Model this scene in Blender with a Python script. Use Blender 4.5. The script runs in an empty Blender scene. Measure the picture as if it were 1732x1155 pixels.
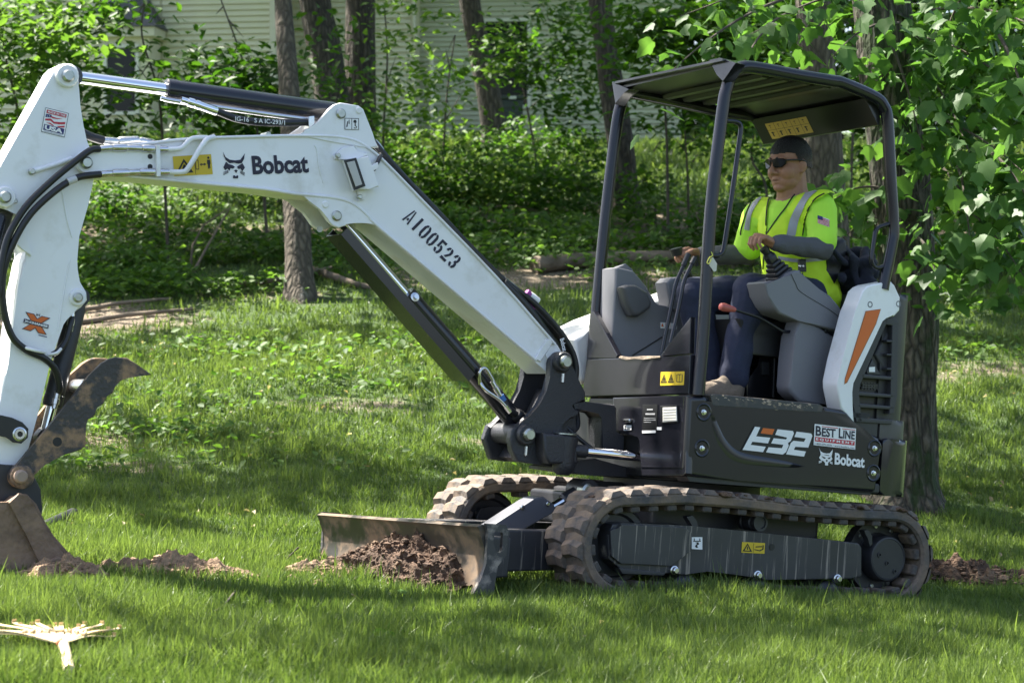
import bpy, bmesh, math, random
import numpy as np
from mathutils import Vector, Matrix, noise as mnoise
from mathutils.bvhtree import BVHTree

R = math.radians
random.seed(7)
rng = np.random.default_rng(11)
SC = bpy.context.scene
COL = SC.collection

# ------------------------------------------------------------------ camera
F, CX, CY, HZ, CH = 3400.0, 866.0, 577.5, 520.0, 1.45      # focal length in photo pixels, centre, horizon row, eye height
TILT = math.atan((CY - HZ) / F)
cam_d = bpy.data.cameras.new('camera')
cam_d.sensor_width = 36.0
cam_d.lens = F / 1732.0 * 36.0
cam_d.clip_start = 0.1
cam_d.clip_end = 400.0
cam_d.dof.use_dof = True
cam_d.dof.focus_distance = 9.6
cam_d.dof.aperture_fstop = 4.6
cam = bpy.data.objects.new('camera', cam_d)
COL.objects.link(cam)
cam.location = (0, 0, CH)
cam.rotation_euler = (math.pi / 2 - TILT, 0, 0)
SC.camera = cam

# ------------------------------------------------------------------ sky, sun, exposure
SUN_EL, SUN_AZ = R(58), R(-58)        # azimuth from +Y (away from the camera) towards +X
world = bpy.data.worlds.new('World')
SC.world = world
world.use_nodes = True
wn = world.node_tree
sky = wn.nodes.new('ShaderNodeTexSky')
sky.sky_type = 'NISHITA'
sky.sun_disc = False
sky.sun_elevation = SUN_EL
sky.sun_rotation = SUN_AZ
sky.dust_density = 3.0
sky.ozone_density = 0.4
bg = wn.nodes['Background']
bg.inputs['Strength'].default_value = 0.08
wn.links.new(sky.outputs[0], bg.inputs['Color'])
sun_d = bpy.data.lights.new('sun', 'SUN')
sun_d.energy = 5.0
sun_d.angle = R(0.55)
sun_d.color = (1.0, 0.95, 0.86)
sun = bpy.data.objects.new('sun', sun_d)
COL.objects.link(sun)
SUN_DIR = Vector((math.sin(SUN_AZ) * math.cos(SUN_EL), math.cos(SUN_AZ) * math.cos(SUN_EL), math.sin(SUN_EL)))
sun.rotation_euler = SUN_DIR.to_track_quat('Z', 'Y').to_euler()
sun.location = SUN_DIR * 40
SC.view_settings.view_transform = 'Standard'
SC.view_settings.look = 'None'
SC.view_settings.gamma = 1
SC.view_settings.use_curve_mapping = False
SC.view_settings.exposure = 2.15
SC.cycles.use_denoising = True
SC.cycles.max_bounces = 6
SC.cycles.diffuse_bounces = 3
SC.cycles.glossy_bounces = 3
SC.cycles.transmission_bounces = 4
SC.cycles.transparent_max_bounces = 6
SC.cycles.sample_clamp_indirect = 6

# ------------------------------------------------------------------ pixel -> place
FW = Vector((0, math.cos(TILT), -math.sin(TILT)))
UP = Vector((0, math.sin(TILT), math.cos(TILT)))
RT = Vector((1, 0, 0))
CAMP = Vector((0, 0, CH))
def ray(px, py):
    return FW + RT * ((px - CX) / F) + UP * ((CY - py) / F)
def at(px, py, d):
    """point on a pixel's ray at distance d in front of the camera"""
    return CAMP + ray(px, py) * d

def machine_matrix():
    y, p, r = R(28.82), R(6.0), R(1.63)
    f0 = Vector((-math.cos(y), -math.sin(y), 0)); l0 = Vector((math.sin(y), -math.cos(y), 0)); u0 = Vector((0, 0, 1))
    f = f0 * math.cos(p) + u0 * math.sin(p); u = u0 * math.cos(p) - f0 * math.sin(p)
    l = l0 * math.cos(r) + u * math.sin(r); u2 = u * math.cos(r) - l0 * math.sin(r)
    m = Matrix((f, l, u2)).transposed().to_4x4()
    m.translation = Vector((0.821, 10.21, -0.025))
    return m
MM = machine_matrix()
MI = MM.inverted()
M3 = MI.to_3x3()
CM = MI @ CAMP
def mp(px, py, Y):
    d = M3 @ ray(px, py); return CM + d * ((Y - CM.y) / d.y)
def mpx(px, py, X):
    d = M3 @ ray(px, py); return CM + d * ((X - CM.x) / d.x)
def mpz(px, py, Z):
    d = M3 @ ray(px, py); return CM + d * ((Z - CM.z) / d.z)

# ------------------------------------------------------------------ ground
def sstep(a, b, x):
    t = np.clip((x - a) / (b - a), 0, 1); return t * t * (3 - 2 * t)
def ground_z(x, y):
    x = np.asarray(x, float); y = np.asarray(y, float)
    fade = 1 - 0.85 * sstep(10.5, 18, y)
    xs = np.clip(x, -6, 6)
    base = 0.055 - 0.07 * (xs - 0.8) * fade - 0.03 * (np.clip(y, 4, 12) - 10.2)
    def softplus(v, k): return k * np.logaddexp(0, v / k)
    rise = 0.20 * softplus(y - 11.3, 0.35) - 0.11 * softplus(y - 31, 1.5)
    bump = 0.012 * np.sin(x * 2.1 + y * 1.3) + 0.01 * np.sin(x * 4.7 - y * 3.1 + 1)
    return base + rise + bump
def gz(x, y): return float(ground_z(x, y))
def ground_at(px, py):
    """where a pixel's ray meets the ground"""
    r = ray(px, py); d = 5.0
    while d < 120:
        p = CAMP + r * d
        if p.z <= gz(p.x, p.y): break
        d += 0.02
    return CAMP + r * d

# ------------------------------------------------------------------ tags
def tag(o, label=None, cat=None, group=None, kind=None):
    if label: o['label'] = label
    if cat: o['category'] = cat
    if group: o['group'] = group
    if kind: o['kind'] = kind
    return o
def empty(name, mat=None, loc=None):
    o = bpy.data.objects.new(name, None)
    o.empty_display_size = 0.1
    COL.objects.link(o)
    if mat is not None: o.matrix_world = mat
    if loc is not None: o.location = loc
    return o
def link(name, me, mat=None, parent=None):
    o = bpy.data.objects.new(name, me)
    COL.objects.link(o)
    if mat is not None and len(me.materials) == 0: me.materials.append(mat)
    if parent is not None: o.parent = parent
    return o

# ------------------------------------------------------------------ materials
MATS = {}
def _n(nt, t, **kw):
    n = nt.nodes.new(t)
    for k, v in kw.items(): setattr(n, k, v)
    return n
def mat(name, base, rough=0.5, metal=0.0, spec=None, coat=0.0, var=0.0, vscale=6.0, dirt=None, dscale=5.0, dlo=0.55, dhi=0.7,
        bump=0.0, bscale=40.0, stretch=(1, 1, 1), drough=0.9, sheen=0.0, dstretch=None, ddetail=6.0):
    if name in MATS: return MATS[name]
    m = bpy.data.materials.new(name); m.use_nodes = True
    nt = m.node_tree; b = nt.nodes['Principled BSDF']
    b.inputs['Base Color'].default_value = (*base, 1); b.inputs['Roughness'].default_value = rough; b.inputs['Metallic'].default_value = metal
    if spec is not None: b.inputs['Specular IOR Level'].default_value = spec
    if coat: b.inputs['Coat Weight'].default_value = coat; b.inputs['Coat Roughness'].default_value = 0.08
    if sheen: b.inputs['Sheen Weight'].default_value = sheen
    tc = _n(nt, 'ShaderNodeTexCoord')
    def coords(st):
        mpn = _n(nt, 'ShaderNodeMapping'); mpn.inputs['Scale'].default_value = st
        nt.links.new(tc.outputs['Object'], mpn.inputs['Vector']); return mpn.outputs[0]
    cur = None
    if var:
        t = _n(nt, 'ShaderNodeTexNoise'); t.inputs['Scale'].default_value = vscale; t.inputs['Detail'].default_value = 5
        nt.links.new(coords(stretch), t.inputs['Vector'])
        r = _n(nt, 'ShaderNodeValToRGB')
        r.color_ramp.elements[0].position = 0.3; r.color_ramp.elements[1].position = 0.72
        r.color_ramp.elements[0].color = (*[c * (1 - var) for c in base], 1); r.color_ramp.elements[1].color = (*[min(1, c * (1 + var)) for c in base], 1)
        nt.links.new(t.outputs['Fac'], r.inputs[0]); cur = r.outputs[0]
        nt.links.new(cur, b.inputs['Base Color'])
    if dirt:
        t = _n(nt, 'ShaderNodeTexNoise'); t.inputs['Scale'].default_value = dscale; t.inputs['Detail'].default_value = ddetail; t.inputs['Roughness'].default_value = 0.65
        nt.links.new(coords(dstretch or stretch), t.inputs['Vector'])
        r = _n(nt, 'ShaderNodeMapRange'); r.inputs['From Min'].default_value = dlo; r.inputs['From Max'].default_value = dhi
        nt.links.new(t.outputs['Fac'], r.inputs['Value'])
        mx = _n(nt, 'ShaderNodeMix', data_type='RGBA')
        mx.inputs['B'].default_value = (*dirt, 1); mx.inputs['A'].default_value = (*base, 1)
        if cur: nt.links.new(cur, mx.inputs['A'])
        nt.links.new(r.outputs[0], mx.inputs['Factor']); nt.links.new(mx.outputs['Result'], b.inputs['Base Color'])
        mr = _n(nt, 'ShaderNodeMapRange'); mr.inputs['To Min'].default_value = rough; mr.inputs['To Max'].default_value = drough
        nt.links.new(r.outputs[0], mr.inputs['Value']); nt.links.new(mr.outputs[0], b.inputs['Roughness'])
        if metal:
            mm = _n(nt, 'ShaderNodeMapRange'); mm.inputs['To Min'].default_value = metal; mm.inputs['To Max'].default_value = 0
            nt.links.new(r.outputs[0], mm.inputs['Value']); nt.links.new(mm.outputs[0], b.inputs['Metallic'])
    if bump:
        t = _n(nt, 'ShaderNodeTexNoise'); t.inputs['Scale'].default_value = bscale; t.inputs['Detail'].default_value = 6
        nt.links.new(coords(stretch), t.inputs['Vector'])
        bn = _n(nt, 'ShaderNodeBump'); bn.inputs['Strength'].default_value = bump; bn.inputs['Distance'].default_value = 0.02
        nt.links.new(t.outputs['Fac'], bn.inputs['Height']); nt.links.new(bn.outputs[0], b.inputs['Normal'])
    MATS[name] = m
    return m

def leaf_mat(name, c0, c1, trans=0.45, rough=0.42, tr_boost=2.0):
    """leaf: colour per leaf from the face attribute 'tone', light passes through"""
    if name in MATS: return MATS[name]
    m = bpy.data.materials.new(name); m.use_nodes = True
    nt = m.node_tree; b = nt.nodes['Principled BSDF']; out = nt.nodes['Material Output']
    at_ = _n(nt, 'ShaderNodeAttribute'); at_.attribute_name = 'tone'
    oi = _n(nt, 'ShaderNodeObjectInfo')
    ad = _n(nt, 'ShaderNodeMath', operation='MULTIPLY_ADD'); ad.inputs[1].default_value = 0.35
    nt.links.new(oi.outputs['Random'], ad.inputs[0]); nt.links.new(at_.outputs['Fac'], ad.inputs[2])
    r = _n(nt, 'ShaderNodeValToRGB'); r.color_ramp.elements[0].color = (*c0, 1); r.color_ramp.elements[1].color = (*c1, 1)
    r.color_ramp.elements[1].position = 1.2 if False else 1.0
    nt.links.new(ad.outputs[0], r.inputs[0])
    nt.links.new(r.outputs[0], b.inputs['Base Color'])
    b.inputs['Roughness'].default_value = rough; b.inputs['Specular IOR Level'].default_value = 0.28
    tb = _n(nt, 'ShaderNodeBsdfTranslucent')
    sc = _n(nt, 'ShaderNodeMix', data_type='RGBA', blend_type='MULTIPLY'); sc.inputs['Factor'].default_value = 1
    sc.inputs['B'].default_value = (tr_boost, tr_boost * 1.05, tr_boost * 0.55, 1)
    nt.links.new(r.outputs[0], sc.inputs['A']); nt.links.new(sc.outputs['Result'], tb.inputs['Color'])
    mix = _n(nt, 'ShaderNodeMixShader'); mix.inputs[0].default_value = trans
    nt.links.new(b.outputs[0], mix.inputs[1]); nt.links.new(tb.outputs[0], mix.inputs[2]); nt.links.new(mix.outputs[0], out.inputs['Surface'])
    MATS[name] = m
    return m

# ------------------------------------------------------------------ mesh helpers
def finish(bm, name, m, parent=None, smooth=True, angle=38, recalc=True, hard=False):
    if recalc: bmesh.ops.recalc_face_normals(bm, faces=bm.faces)
    if smooth:
        ca = R(angle)
        for f in bm.faces: f.smooth = True
        for e in bm.edges:
            if len(e.link_faces) == 2: e.smooth = e.calc_face_angle(0) < ca
    me = bpy.data.meshes.new(name); bm.to_mesh(me); bm.free()
    o = link(name, me, m, parent)
    if hard:
        w = o.modifiers.new('flat faces', 'WEIGHTED_NORMAL'); w.keep_sharp = True; w.weight = 100
    return o

def prism_bm(bm, pts, y0, y1, bevel=0.0, seg=2, axis=1):
    """polygon given by (a, b) pairs, extruded along an axis (1: y with (x,z); 0: x with (y,z); 2: z with (x,y))"""
    def v(a, b, c):
        if axis == 1: return (a, c, b)
        if axis == 0: return (c, a, b)
        return (a, b, c)
    A = [bm.verts.new(v(a, b, y0)) for a, b in pts]; B = [bm.verts.new(v(a, b, y1)) for a, b in pts]
    n = len(pts)
    fa = bm.faces.new(A); fb = bm.faces.new(B[::-1])
    side = [bm.faces.new((A[i], B[i], B[(i + 1) % n], A[(i + 1) % n])) for i in range(n)]
    if bevel:
        ed = list(set(fa.edges) | set(fb.edges))
        bmesh.ops.bevel(bm, geom=ed, offset=bevel, segments=seg, profile=0.5, affect='EDGES', clamp_overlap=True)
    return bm
def xz(pts_px, Y):
    r = []
    for p in pts_px:
        q = mp(p[0], p[1], Y); r.append((q.x, q.z))
    return r
def yz(pts_px, X):
    r = []
    for p in pts_px:
        q = mpx(p[0], p[1], X); r.append((q.y, q.z))
    return r
def plate(name, px, Yt, y0, y1, m, parent, bevel=0.006, seg=2):
    """outline traced in photo pixels on the machine plane y = Yt, real thickness y0..y1"""
    bm = bmesh.new(); prism_bm(bm, xz(px, Yt), y0, y1, bevel, seg)
    return finish(bm, name, m, parent, hard=True)
def prism(name, pts, y0, y1, m, parent, bevel=0.006, seg=2, axis=1):
    bm = bmesh.new(); prism_bm(bm, pts, y0, y1, bevel, seg, axis)
    return finish(bm, name, m, parent, hard=True)
def box_bm(bm, lo, hi, bevel=0.0, seg=2):
    r = bmesh.ops.create_cube(bm, size=1.0)
    vs = r['verts']
    for v in vs:
        v.co = Vector([lo[i] + (v.co[i] + 0.5) * (hi[i] - lo[i]) for i in range(3)])
    if bevel:
        es = list({e for v in vs for e in v.link_edges})
        bmesh.ops.bevel(bm, geom=es, offset=bevel, segments=seg, profile=0.5, affect='EDGES', clamp_overlap=True)
def box(name, lo, hi, m, parent=None, bevel=0.005, seg=2):
    bm = bmesh.new(); box_bm(bm, lo, hi, bevel, seg)
    return finish(bm, name, m, parent, hard=True)
def frames(pts):
    n = len(pts); T = []
    for i in range(n):
        a = pts[max(i - 1, 0)]; b = pts[min(i + 1, n - 1)]
        t = (b - a); T.append(t.normalized() if t.length > 1e-9 else Vector((0, 0, 1)))
    up = Vector((0, 0, 1)) if abs(T[0].z) < 0.9 else Vector((0, 1, 0))
    nrm = (up - T[0] * up.dot(T[0])).normalized(); out = []
    for t in T:
        nrm = (nrm - t * nrm.dot(t))
        nrm = nrm.normalized() if nrm.length > 1e-6 else t.orthogonal().normalized()
        out.append((t, nrm, t.cross(nrm)))
    return out
def tube_bm(bm, pts, rad, seg=12, cap=True):
    pts = [Vector(p) for p in pts]
    if not hasattr(rad, '__len__'): rad = [rad] * len(pts)
    rings = []
    for p, r, (t, a, b) in zip(pts, rad, frames(pts)):
        rings.append([bm.verts.new(p + (a * math.cos(2 * math.pi * k / seg) + b * math.sin(2 * math.pi * k / seg)) * r) for k in range(seg)])
    for A, B in zip(rings, rings[1:]):
        for k in range(seg): bm.faces.new((A[k], A[(k + 1) % seg], B[(k + 1) % seg], B[k]))
    if cap:
        bm.faces.new(rings[0][::-1]); bm.faces.new(rings[-1])
def spline(pts, n=6):
    P = [Vector(p) for p in pts]; out = []
    for i in range(len(P) - 1):
        p0 = P[i - 1] if i else P[0] * 2 - P[1]; p1, p2 = P[i], P[i + 1]; p3 = P[i + 2] if i + 2 < len(P) else P[-1] * 2 - P[-2]
        for k in range(n):
            t = k / n
            out.append(0.5 * ((2 * p1) + (p2 - p0) * t + (2 * p0 - 5 * p1 + 4 * p2 - p3) * t * t + (3 * p1 - p0 - 3 * p2 + p3) * t ** 3))
    out.append(P[-1]); return out
def tube(name, pts, rad, m, parent=None, seg=12, smooth_n=0):
    if smooth_n: pts = spline(pts, smooth_n)
    bm = bmesh.new(); tube_bm(bm, pts, rad, seg)
    return finish(bm, name, m, parent, angle=50)
def rounded(pts, r=0.06, n=6):
    """polyline with its inner corners rounded"""
    P = [Vector(p) for p in pts]; out = [P[0]]
    for i in range(1, len(P) - 1):
        a, b, c = P[i - 1], P[i], P[i + 1]
        ra = min(r, (a - b).length * 0.48); rc = min(r, (c - b).length * 0.48)
        s = b + (a - b).normalized() * ra; e = b + (c - b).normalized() * rc
        for k in range(n + 1):
            t = k / n; out.append(s * (1 - t) ** 2 + b * 2 * t * (1 - t) + e * t * t)
    out.append(P[-1]); return out
def lathe_bm(bm, p0, p1, prof, seg=24):
    """prof: (fraction along p0->p1 in metres from p0, radius)"""
    p0 = Vector(p0); p1 = Vector(p1); t = (p1 - p0).normalized(); a = t.orthogonal().normalized(); b = t.cross(a)
    rings = []
    for s, r in prof:
        c = p0 + t * s
        if r < 1e-6: rings.append([bm.verts.new(c)]); continue
        rings.append([bm.verts.new(c + (a * math.cos(2 * math.pi * k / seg) + b * math.sin(2 * math.pi * k / seg)) * r) for k in range(seg)])
    for A, B in zip(rings, rings[1:]):
        for k in range(seg):
            k2 = (k + 1) % seg
            if len(A) == 1 and len(B) == 1: continue
            if len(A) == 1: bm.faces.new((A[0], B[k2], B[k]))
            elif len(B) == 1: bm.faces.new((A[k], A[k2], B[0]))
            else: bm.faces.new((A[k], A[k2], B[k2], B[k]))
    if len(rings[0]) > 1: bm.faces.new(rings[0][::-1])
    if len(rings[-1]) > 1: bm.faces.new(rings[-1])
def lathe(name, p0, p1, prof, m, parent=None, seg=24):
    bm = bmesh.new(); lathe_bm(bm, p0, p1, prof, seg)
    return finish(bm, name, m, parent)
def cyl(name, p0, p1, r, m, parent=None, seg=24, bev=0.004):
    L = (Vector(p1) - Vector(p0)).length
    return lathe(name, p0, p1, [(0, r - bev), (bev, r), (L - bev, r), (L, r - bev)], m, parent, seg)

# flat print laid on a surface
def text_data(s, bold=0.0):
    cu = bpy.data.curves.new('t', 'FONT'); cu.body = s; cu.offset = bold; cu.resolution_u = 3
    o = bpy.data.objects.new('t', cu); COL.objects.link(o)
    dg = bpy.context.evaluated_depsgraph_get()
    me = bpy.data.meshes.new_from_object(o.evaluated_get(dg))
    V = [(v.co.x, v.co.y) for v in me.vertices]; Fc = [tuple(p.vertices) for p in me.polygons]
    bpy.data.objects.remove(o); bpy.data.curves.remove(cu); bpy.data.meshes.remove(me)
    x0 = min(v[0] for v in V); x1 = max(v[0] for v in V); y0 = min(v[1] for v in V); y1 = max(v[1] for v in V)
    return [((x - x0) / (x1 - x0), (y - y0) / (y1 - y0)) for x, y in V], Fc
def flat(name, V3, Fc, m, parent):
    me = bpy.data.meshes.new(name); me.from_pydata([tuple(v) for v in V3], [], Fc); me.update()
    return link(name, me, m, parent)
def quad_map(TL, TR, BL, place):
    a, b, c = place(*TL), place(*TR), place(*BL)
    return lambda u, v: c + (b - a) * u + (a - c) * v
def lettering(name, s, TL, TR, BL, place, m, parent, bold=0.012):
    V, Fc = text_data(s, bold); q = quad_map(TL, TR, BL, place)
    return flat(name, [q(u, v) for u, v in V], Fc, m, parent)
def print_polys(name, polys, TL, TR, BL, place, m, parent):
    """polygons in 0..1 coordinates (v up) mapped on the quad"""
    q = quad_map(TL, TR, BL, place); V = []; Fc = []
    for P in polys:
        s = len(V); V += [q(u, v) for u, v in P]; Fc.append(tuple(range(s, s + len(P))))
    return flat(name, V, Fc, m, parent)
def print_px(name, polys, place, m, parent):
    V = []; Fc = []
    for P in polys:
        s = len(V); V += [place(*p) for p in P]; Fc.append(tuple(range(s, s + len(P))))
    return flat(name, V, Fc, m, parent)

# ================================================================== GROUND
def ground_material():
    m = bpy.data.materials.new('lawn soil'); m.use_nodes = True
    nt = m.node_tree; b = nt.nodes['Principled BSDF']; b.inputs['Roughness'].default_value = 0.95
    tc = _n(nt, 'ShaderNodeTexCoord')
    def noise(scale, detail=6):
        t = _n(nt, 'ShaderNodeTexNoise'); t.inputs['Scale'].default_value = scale; t.inputs['Detail'].default_value = detail
        nt.links.new(tc.outputs['Object'], t.inputs['Vector']); return t.outputs['Fac']
    def ramp(src, stops):
        r = _n(nt, 'ShaderNodeValToRGB'); e = r.color_ramp.elements
        e[0].position, e[0].color = stops[0][0], (*stops[0][1], 1); e[1].position, e[1].color = stops[-1][0], (*stops[-1][1], 1)
        for p, c in stops[1:-1]:
            x = e.new(p); x.color = (*c, 1)
        nt.links.new(src, r.inputs[0]); return r.outputs[0]
    grass = ramp(noise(26), [(0.3, (0.022, 0.04, 0.009)), (0.55, (0.05, 0.09, 0.018)), (0.75, (0.09, 0.14, 0.035))])
    litter = ramp(noise(45), [(0.3, (0.05, 0.035, 0.02)), (0.48, (0.14, 0.105, 0.07)), (0.58, (0.24, 0.19, 0.13)), (0.72, (0.42, 0.36, 0.28))])
    a = _n(nt, 'ShaderNodeAttribute'); a.attribute_name = 'bare'
    nb = noise(9); add = _n(nt, 'ShaderNodeMath', operation='MULTIPLY_ADD'); add.inputs[1].default_value = 0.9; add.inputs[2].default_value = -0.45
    nt.links.new(nb, add.inputs[0])
    s = _n(nt, 'ShaderNodeMath', operation='ADD'); nt.links.new(a.outputs['Fac'], s.inputs[0]); nt.links.new(add.outputs[0], s.inputs[1])
    mr = _n(nt, 'ShaderNodeMapRange'); mr.inputs['From Min'].default_value = 0.35; mr.inputs['From Max'].default_value = 0.65
    nt.links.new(s.outputs[0], mr.inputs['Value'])
    mx = _n(nt, 'ShaderNodeMix', data_type='RGBA'); nt.links.new(mr.outputs[0], mx.inputs['Factor'])
    nt.links.new(grass, mx.inputs['A']); nt.links.new(litter, mx.inputs['B']); nt.links.new(mx.outputs['Result'], b.inputs['Base Color'])
    bp = _n(nt, 'ShaderNodeBump'); bp.inputs['Strength'].default_value = 0.8; bp.inputs['Distance'].default_value = 0.03
    nt.links.new(noise(60), bp.inputs['Height']); nt.links.new(bp.outputs[0], b.inputs['Normal'])
    return m

# bare patches of soil and leaf litter: (x, y, rx, ry, strength)
def gxy(px, py):
    p = ground_at(px, py); return p.x, p.y
BARE = []
for px, py, rx, ry, s in [(590, 685, 0.7, 0.4, 0.62), (150, 745, 0.9, 0.35, 0.65), (230, 790, 0.5, 0.25, 0.62), (160, 540, 1.1, 0.9, 0.9), (60, 560, 0.8, 0.9, 0.9),
                          (1690, 625, 1.0, 0.5, 0.6), (1600, 640, 0.5, 0.4, 0.55), (930, 470, 2.2, 0.8, 0.9), (420, 500, 1.6, 0.6, 0.5), (810, 745, 0.25, 0.2, 0.6)]:
    x, y = gxy(px, py); BARE.append((x, y, rx, ry, s))
def bareness(x, y):
    v = np.zeros_like(x)
    for bx, by, rx, ry, s in BARE:
        v = np.maximum(v, s * np.exp(-(((x - bx) / rx) ** 2 + ((y - by) / ry) ** 2)))
    wood = sstep(20.3, 22.0, y + 0.5 * np.sin(x * 1.1) + 0.3 * np.sin(x * 2.7 + 1)) * (1 - sstep(0, 1.6, y - (24.6 - 2.2 * (1 - sstep(-2.0, .5, x))))) * 0.85
    return np.maximum(v, wood)
def build_ground():
    ys = np.concatenate([np.arange(3, 22, 0.14), np.arange(22, 40, 0.4), np.arange(40, 121, 4.0)])
    xs = np.concatenate([np.arange(-60, -9, 3.0), np.arange(-9, 9, 0.16), np.arange(9, 61, 3.0)])
    X, Y = np.meshgrid(xs, ys); Z = ground_z(X, Y)
    V = np.stack([X, Y, Z], -1).reshape(-1, 3); nx, ny = len(xs), len(ys)
    idx = np.arange(nx * ny).reshape(ny, nx)
    Fq = np.stack([idx[:-1, :-1], idx[:-1, 1:], idx[1:, 1:], idx[1:, :-1]], -1).reshape(-1, 4)
    me = np_mesh('ground', V, Fq)
    a = me.attributes.new('bare', 'FLOAT', 'POINT'); a.data.foreach_set('value', bareness(V[:, 0], V[:, 1]).astype(np.float32))
    me.polygons.foreach_set('use_smooth', np.ones(len(me.polygons), bool))
    o = link('ground', me, ground_material()); tag(o, kind='structure'); o['label'] = 'sloping lawn and woodland floor'
def np_mesh(name, V, Fq):
    """mesh from numpy; Fq is an (n,k) index array or a list of such arrays"""
    me = bpy.data.meshes.new(name)
    if not isinstance(Fq, list): Fq = [Fq]
    nl = sum(f.size for f in Fq); npoly = sum(len(f) for f in Fq)
    me.vertices.add(len(V)); me.vertices.foreach_set('co', np.asarray(V, np.float32).ravel())
    me.loops.add(nl); me.loops.foreach_set('vertex_index', np.concatenate([f.ravel() for f in Fq]).astype(np.int32))
    st = []; s = 0
    for f in Fq:
        k = f.shape[1]; st.append(s + np.arange(len(f)) * k); s += f.size
    me.polygons.add(npoly); me.polygons.foreach_set('loop_start', np.concatenate(st).astype(np.int32))
    me.update(calc_edges=True); me.validate()
    return me
build_ground()

# ================================================================== GRASS
GRASS = leaf_mat('grass blade', (0.024, 0.060, 0.010), (0.155, 0.21, 0.062), trans=0.42, rough=0.4, tr_boost=1.6)
def grass_points(n, y0, y1, margin=1.12, keep=None):
    y = np.sqrt(rng.uniform(y0 * y0, y1 * y1, n)); half = y * CX / F * margin
    x = rng.uniform(-1, 1, n) * half
    return x, y
MMn = np.array(MI)
def in_machine(x, y):
    z = ground_z(x, y); P = np.stack([x, y, z, np.ones_like(x)]); q = MMn @ P
    a = (np.abs(q[0]) < 1.0) & (np.abs(np.abs(q[1]) - 0.615) < 0.17)
    return a
MOUNDS = []     # (x, y, rx, ry, h) heaps of dug soil, filled in before the grass is sown
def grass_mesh(x, y, h, w, lean, seed):
    r = np.random.default_rng(seed); n = len(x)
    z = ground_z(x, y) - 0.006
    th = r.uniform(0, 2 * np.pi, n); la = r.uniform(0, 2 * np.pi, n); ln = np.abs(r.normal(0, lean, n)) * h
    c, s = np.cos(th) * w / 2, np.sin(th) * w / 2
    dx, dy = np.cos(la) * ln, np.sin(la) * ln
    hz = h * np.sqrt(np.clip(1 - (ln / h) ** 2 * 0.6, 0.1, 1))
    V = np.empty((n, 5, 3))
    V[:, 0] = np.stack([x - c, y - s, z], 1); V[:, 1] = np.stack([x + c, y + s, z], 1)
    V[:, 2] = np.stack([x + dx * .3 + c * .85, y + dy * .3 + s * .85, z + hz * .55], 1); V[:, 3] = np.stack([x + dx * .3 - c * .85, y + dy * .3 - s * .85, z + hz * .55], 1)
    V[:, 4] = np.stack([x + dx, y + dy, z + hz], 1)
    i = np.arange(n)[:, None] * 5
    return V.reshape(-1, 3), i + np.array([[0, 1, 2, 3]]), i + np.array([[3, 2, 4]])
def patchy(x, y, k, s):
    return 0.5 + 0.25 * (np.sin(x * k + 1.7 * np.sin(y * k * .7 + s)) + np.sin(y * k * 1.3 + 1.3 * np.sin(x * k * .8 + 2 * s)))
def build_grass():
    Vs, Q, T, tone = [], [], [], []; off = 0
    for n, y0, y1, hm, w, lean, seed in [(150000, 5.7, 8.2, 0.082, 0.0056, 0.55, 1), (150000, 8.0, 10.4, 0.082, 0.0062, 0.55, 2), (130000, 10.2, 13.5, 0.058, 0.0062, 0.6, 3), (120000, 13.2, 17.5, 0.060, 0.009, 0.65, 4), (70000, 17.2, 23.0, 0.07, 0.014, 0.7, 5), (60000, 22.5, 36.0, 0.12, 0.03, 0.6, 6)]:
        x, y = grass_points(n, y0, y1)
        b = bareness(x, y); ok = rng.random(n) > np.clip(b * 1.25, 0, 0.97)
        ok &= ~in_machine(x, y)
        for mx, my, rx, ry, hh in MOUNDS:
            dd = ((x - mx) / rx) ** 2 + ((y - my) / ry) ** 2
            ok &= ~((dd < 0.75) & (rng.random(n) > 0.02))
        x, y = x[ok], y[ok]; n = len(x)
        pt = patchy(x, y, 2.2, seed); pt2 = patchy(x, y, 7.5, 3.0)
        h = hm * rng.uniform(0.45, 1.25, n) * (0.65 + 0.5 * pt + 0.35 * pt2)
        long = rng.random(n) < 0.012; h[long] *= 1.6
        if y0 > 10: h *= 0.9 + 0.8 * (pt2 > 0.72) * rng.random(n)
        V, q, t = grass_mesh(x, y, h, w * rng.uniform(0.6, 1.3, n), lean, seed)
        tn = np.clip(0.12 + 0.32 * pt + 0.2 * rng.normal(0, 1, n) + 0.18 * pt2, 0, 0.85)
        tn[rng.random(n) < 0.02] = 0.98
        Vs.append(V); Q.append(q + off); T.append(t + off); tone.append(tn); off += len(V)
    me = np_mesh('grass', np.concatenate(Vs), [np.concatenate(Q), np.concatenate(T)])
    a = me.attributes.new('tone', 'FLOAT', 'FACE'); tt = np.concatenate(tone); a.data.foreach_set('value', np.concatenate([tt, tt]).astype(np.float32))
    o = link('grass', me, GRASS); tag(o, 'short green lawn grass covering the sloping yard', 'grass', kind='stuff')

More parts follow.
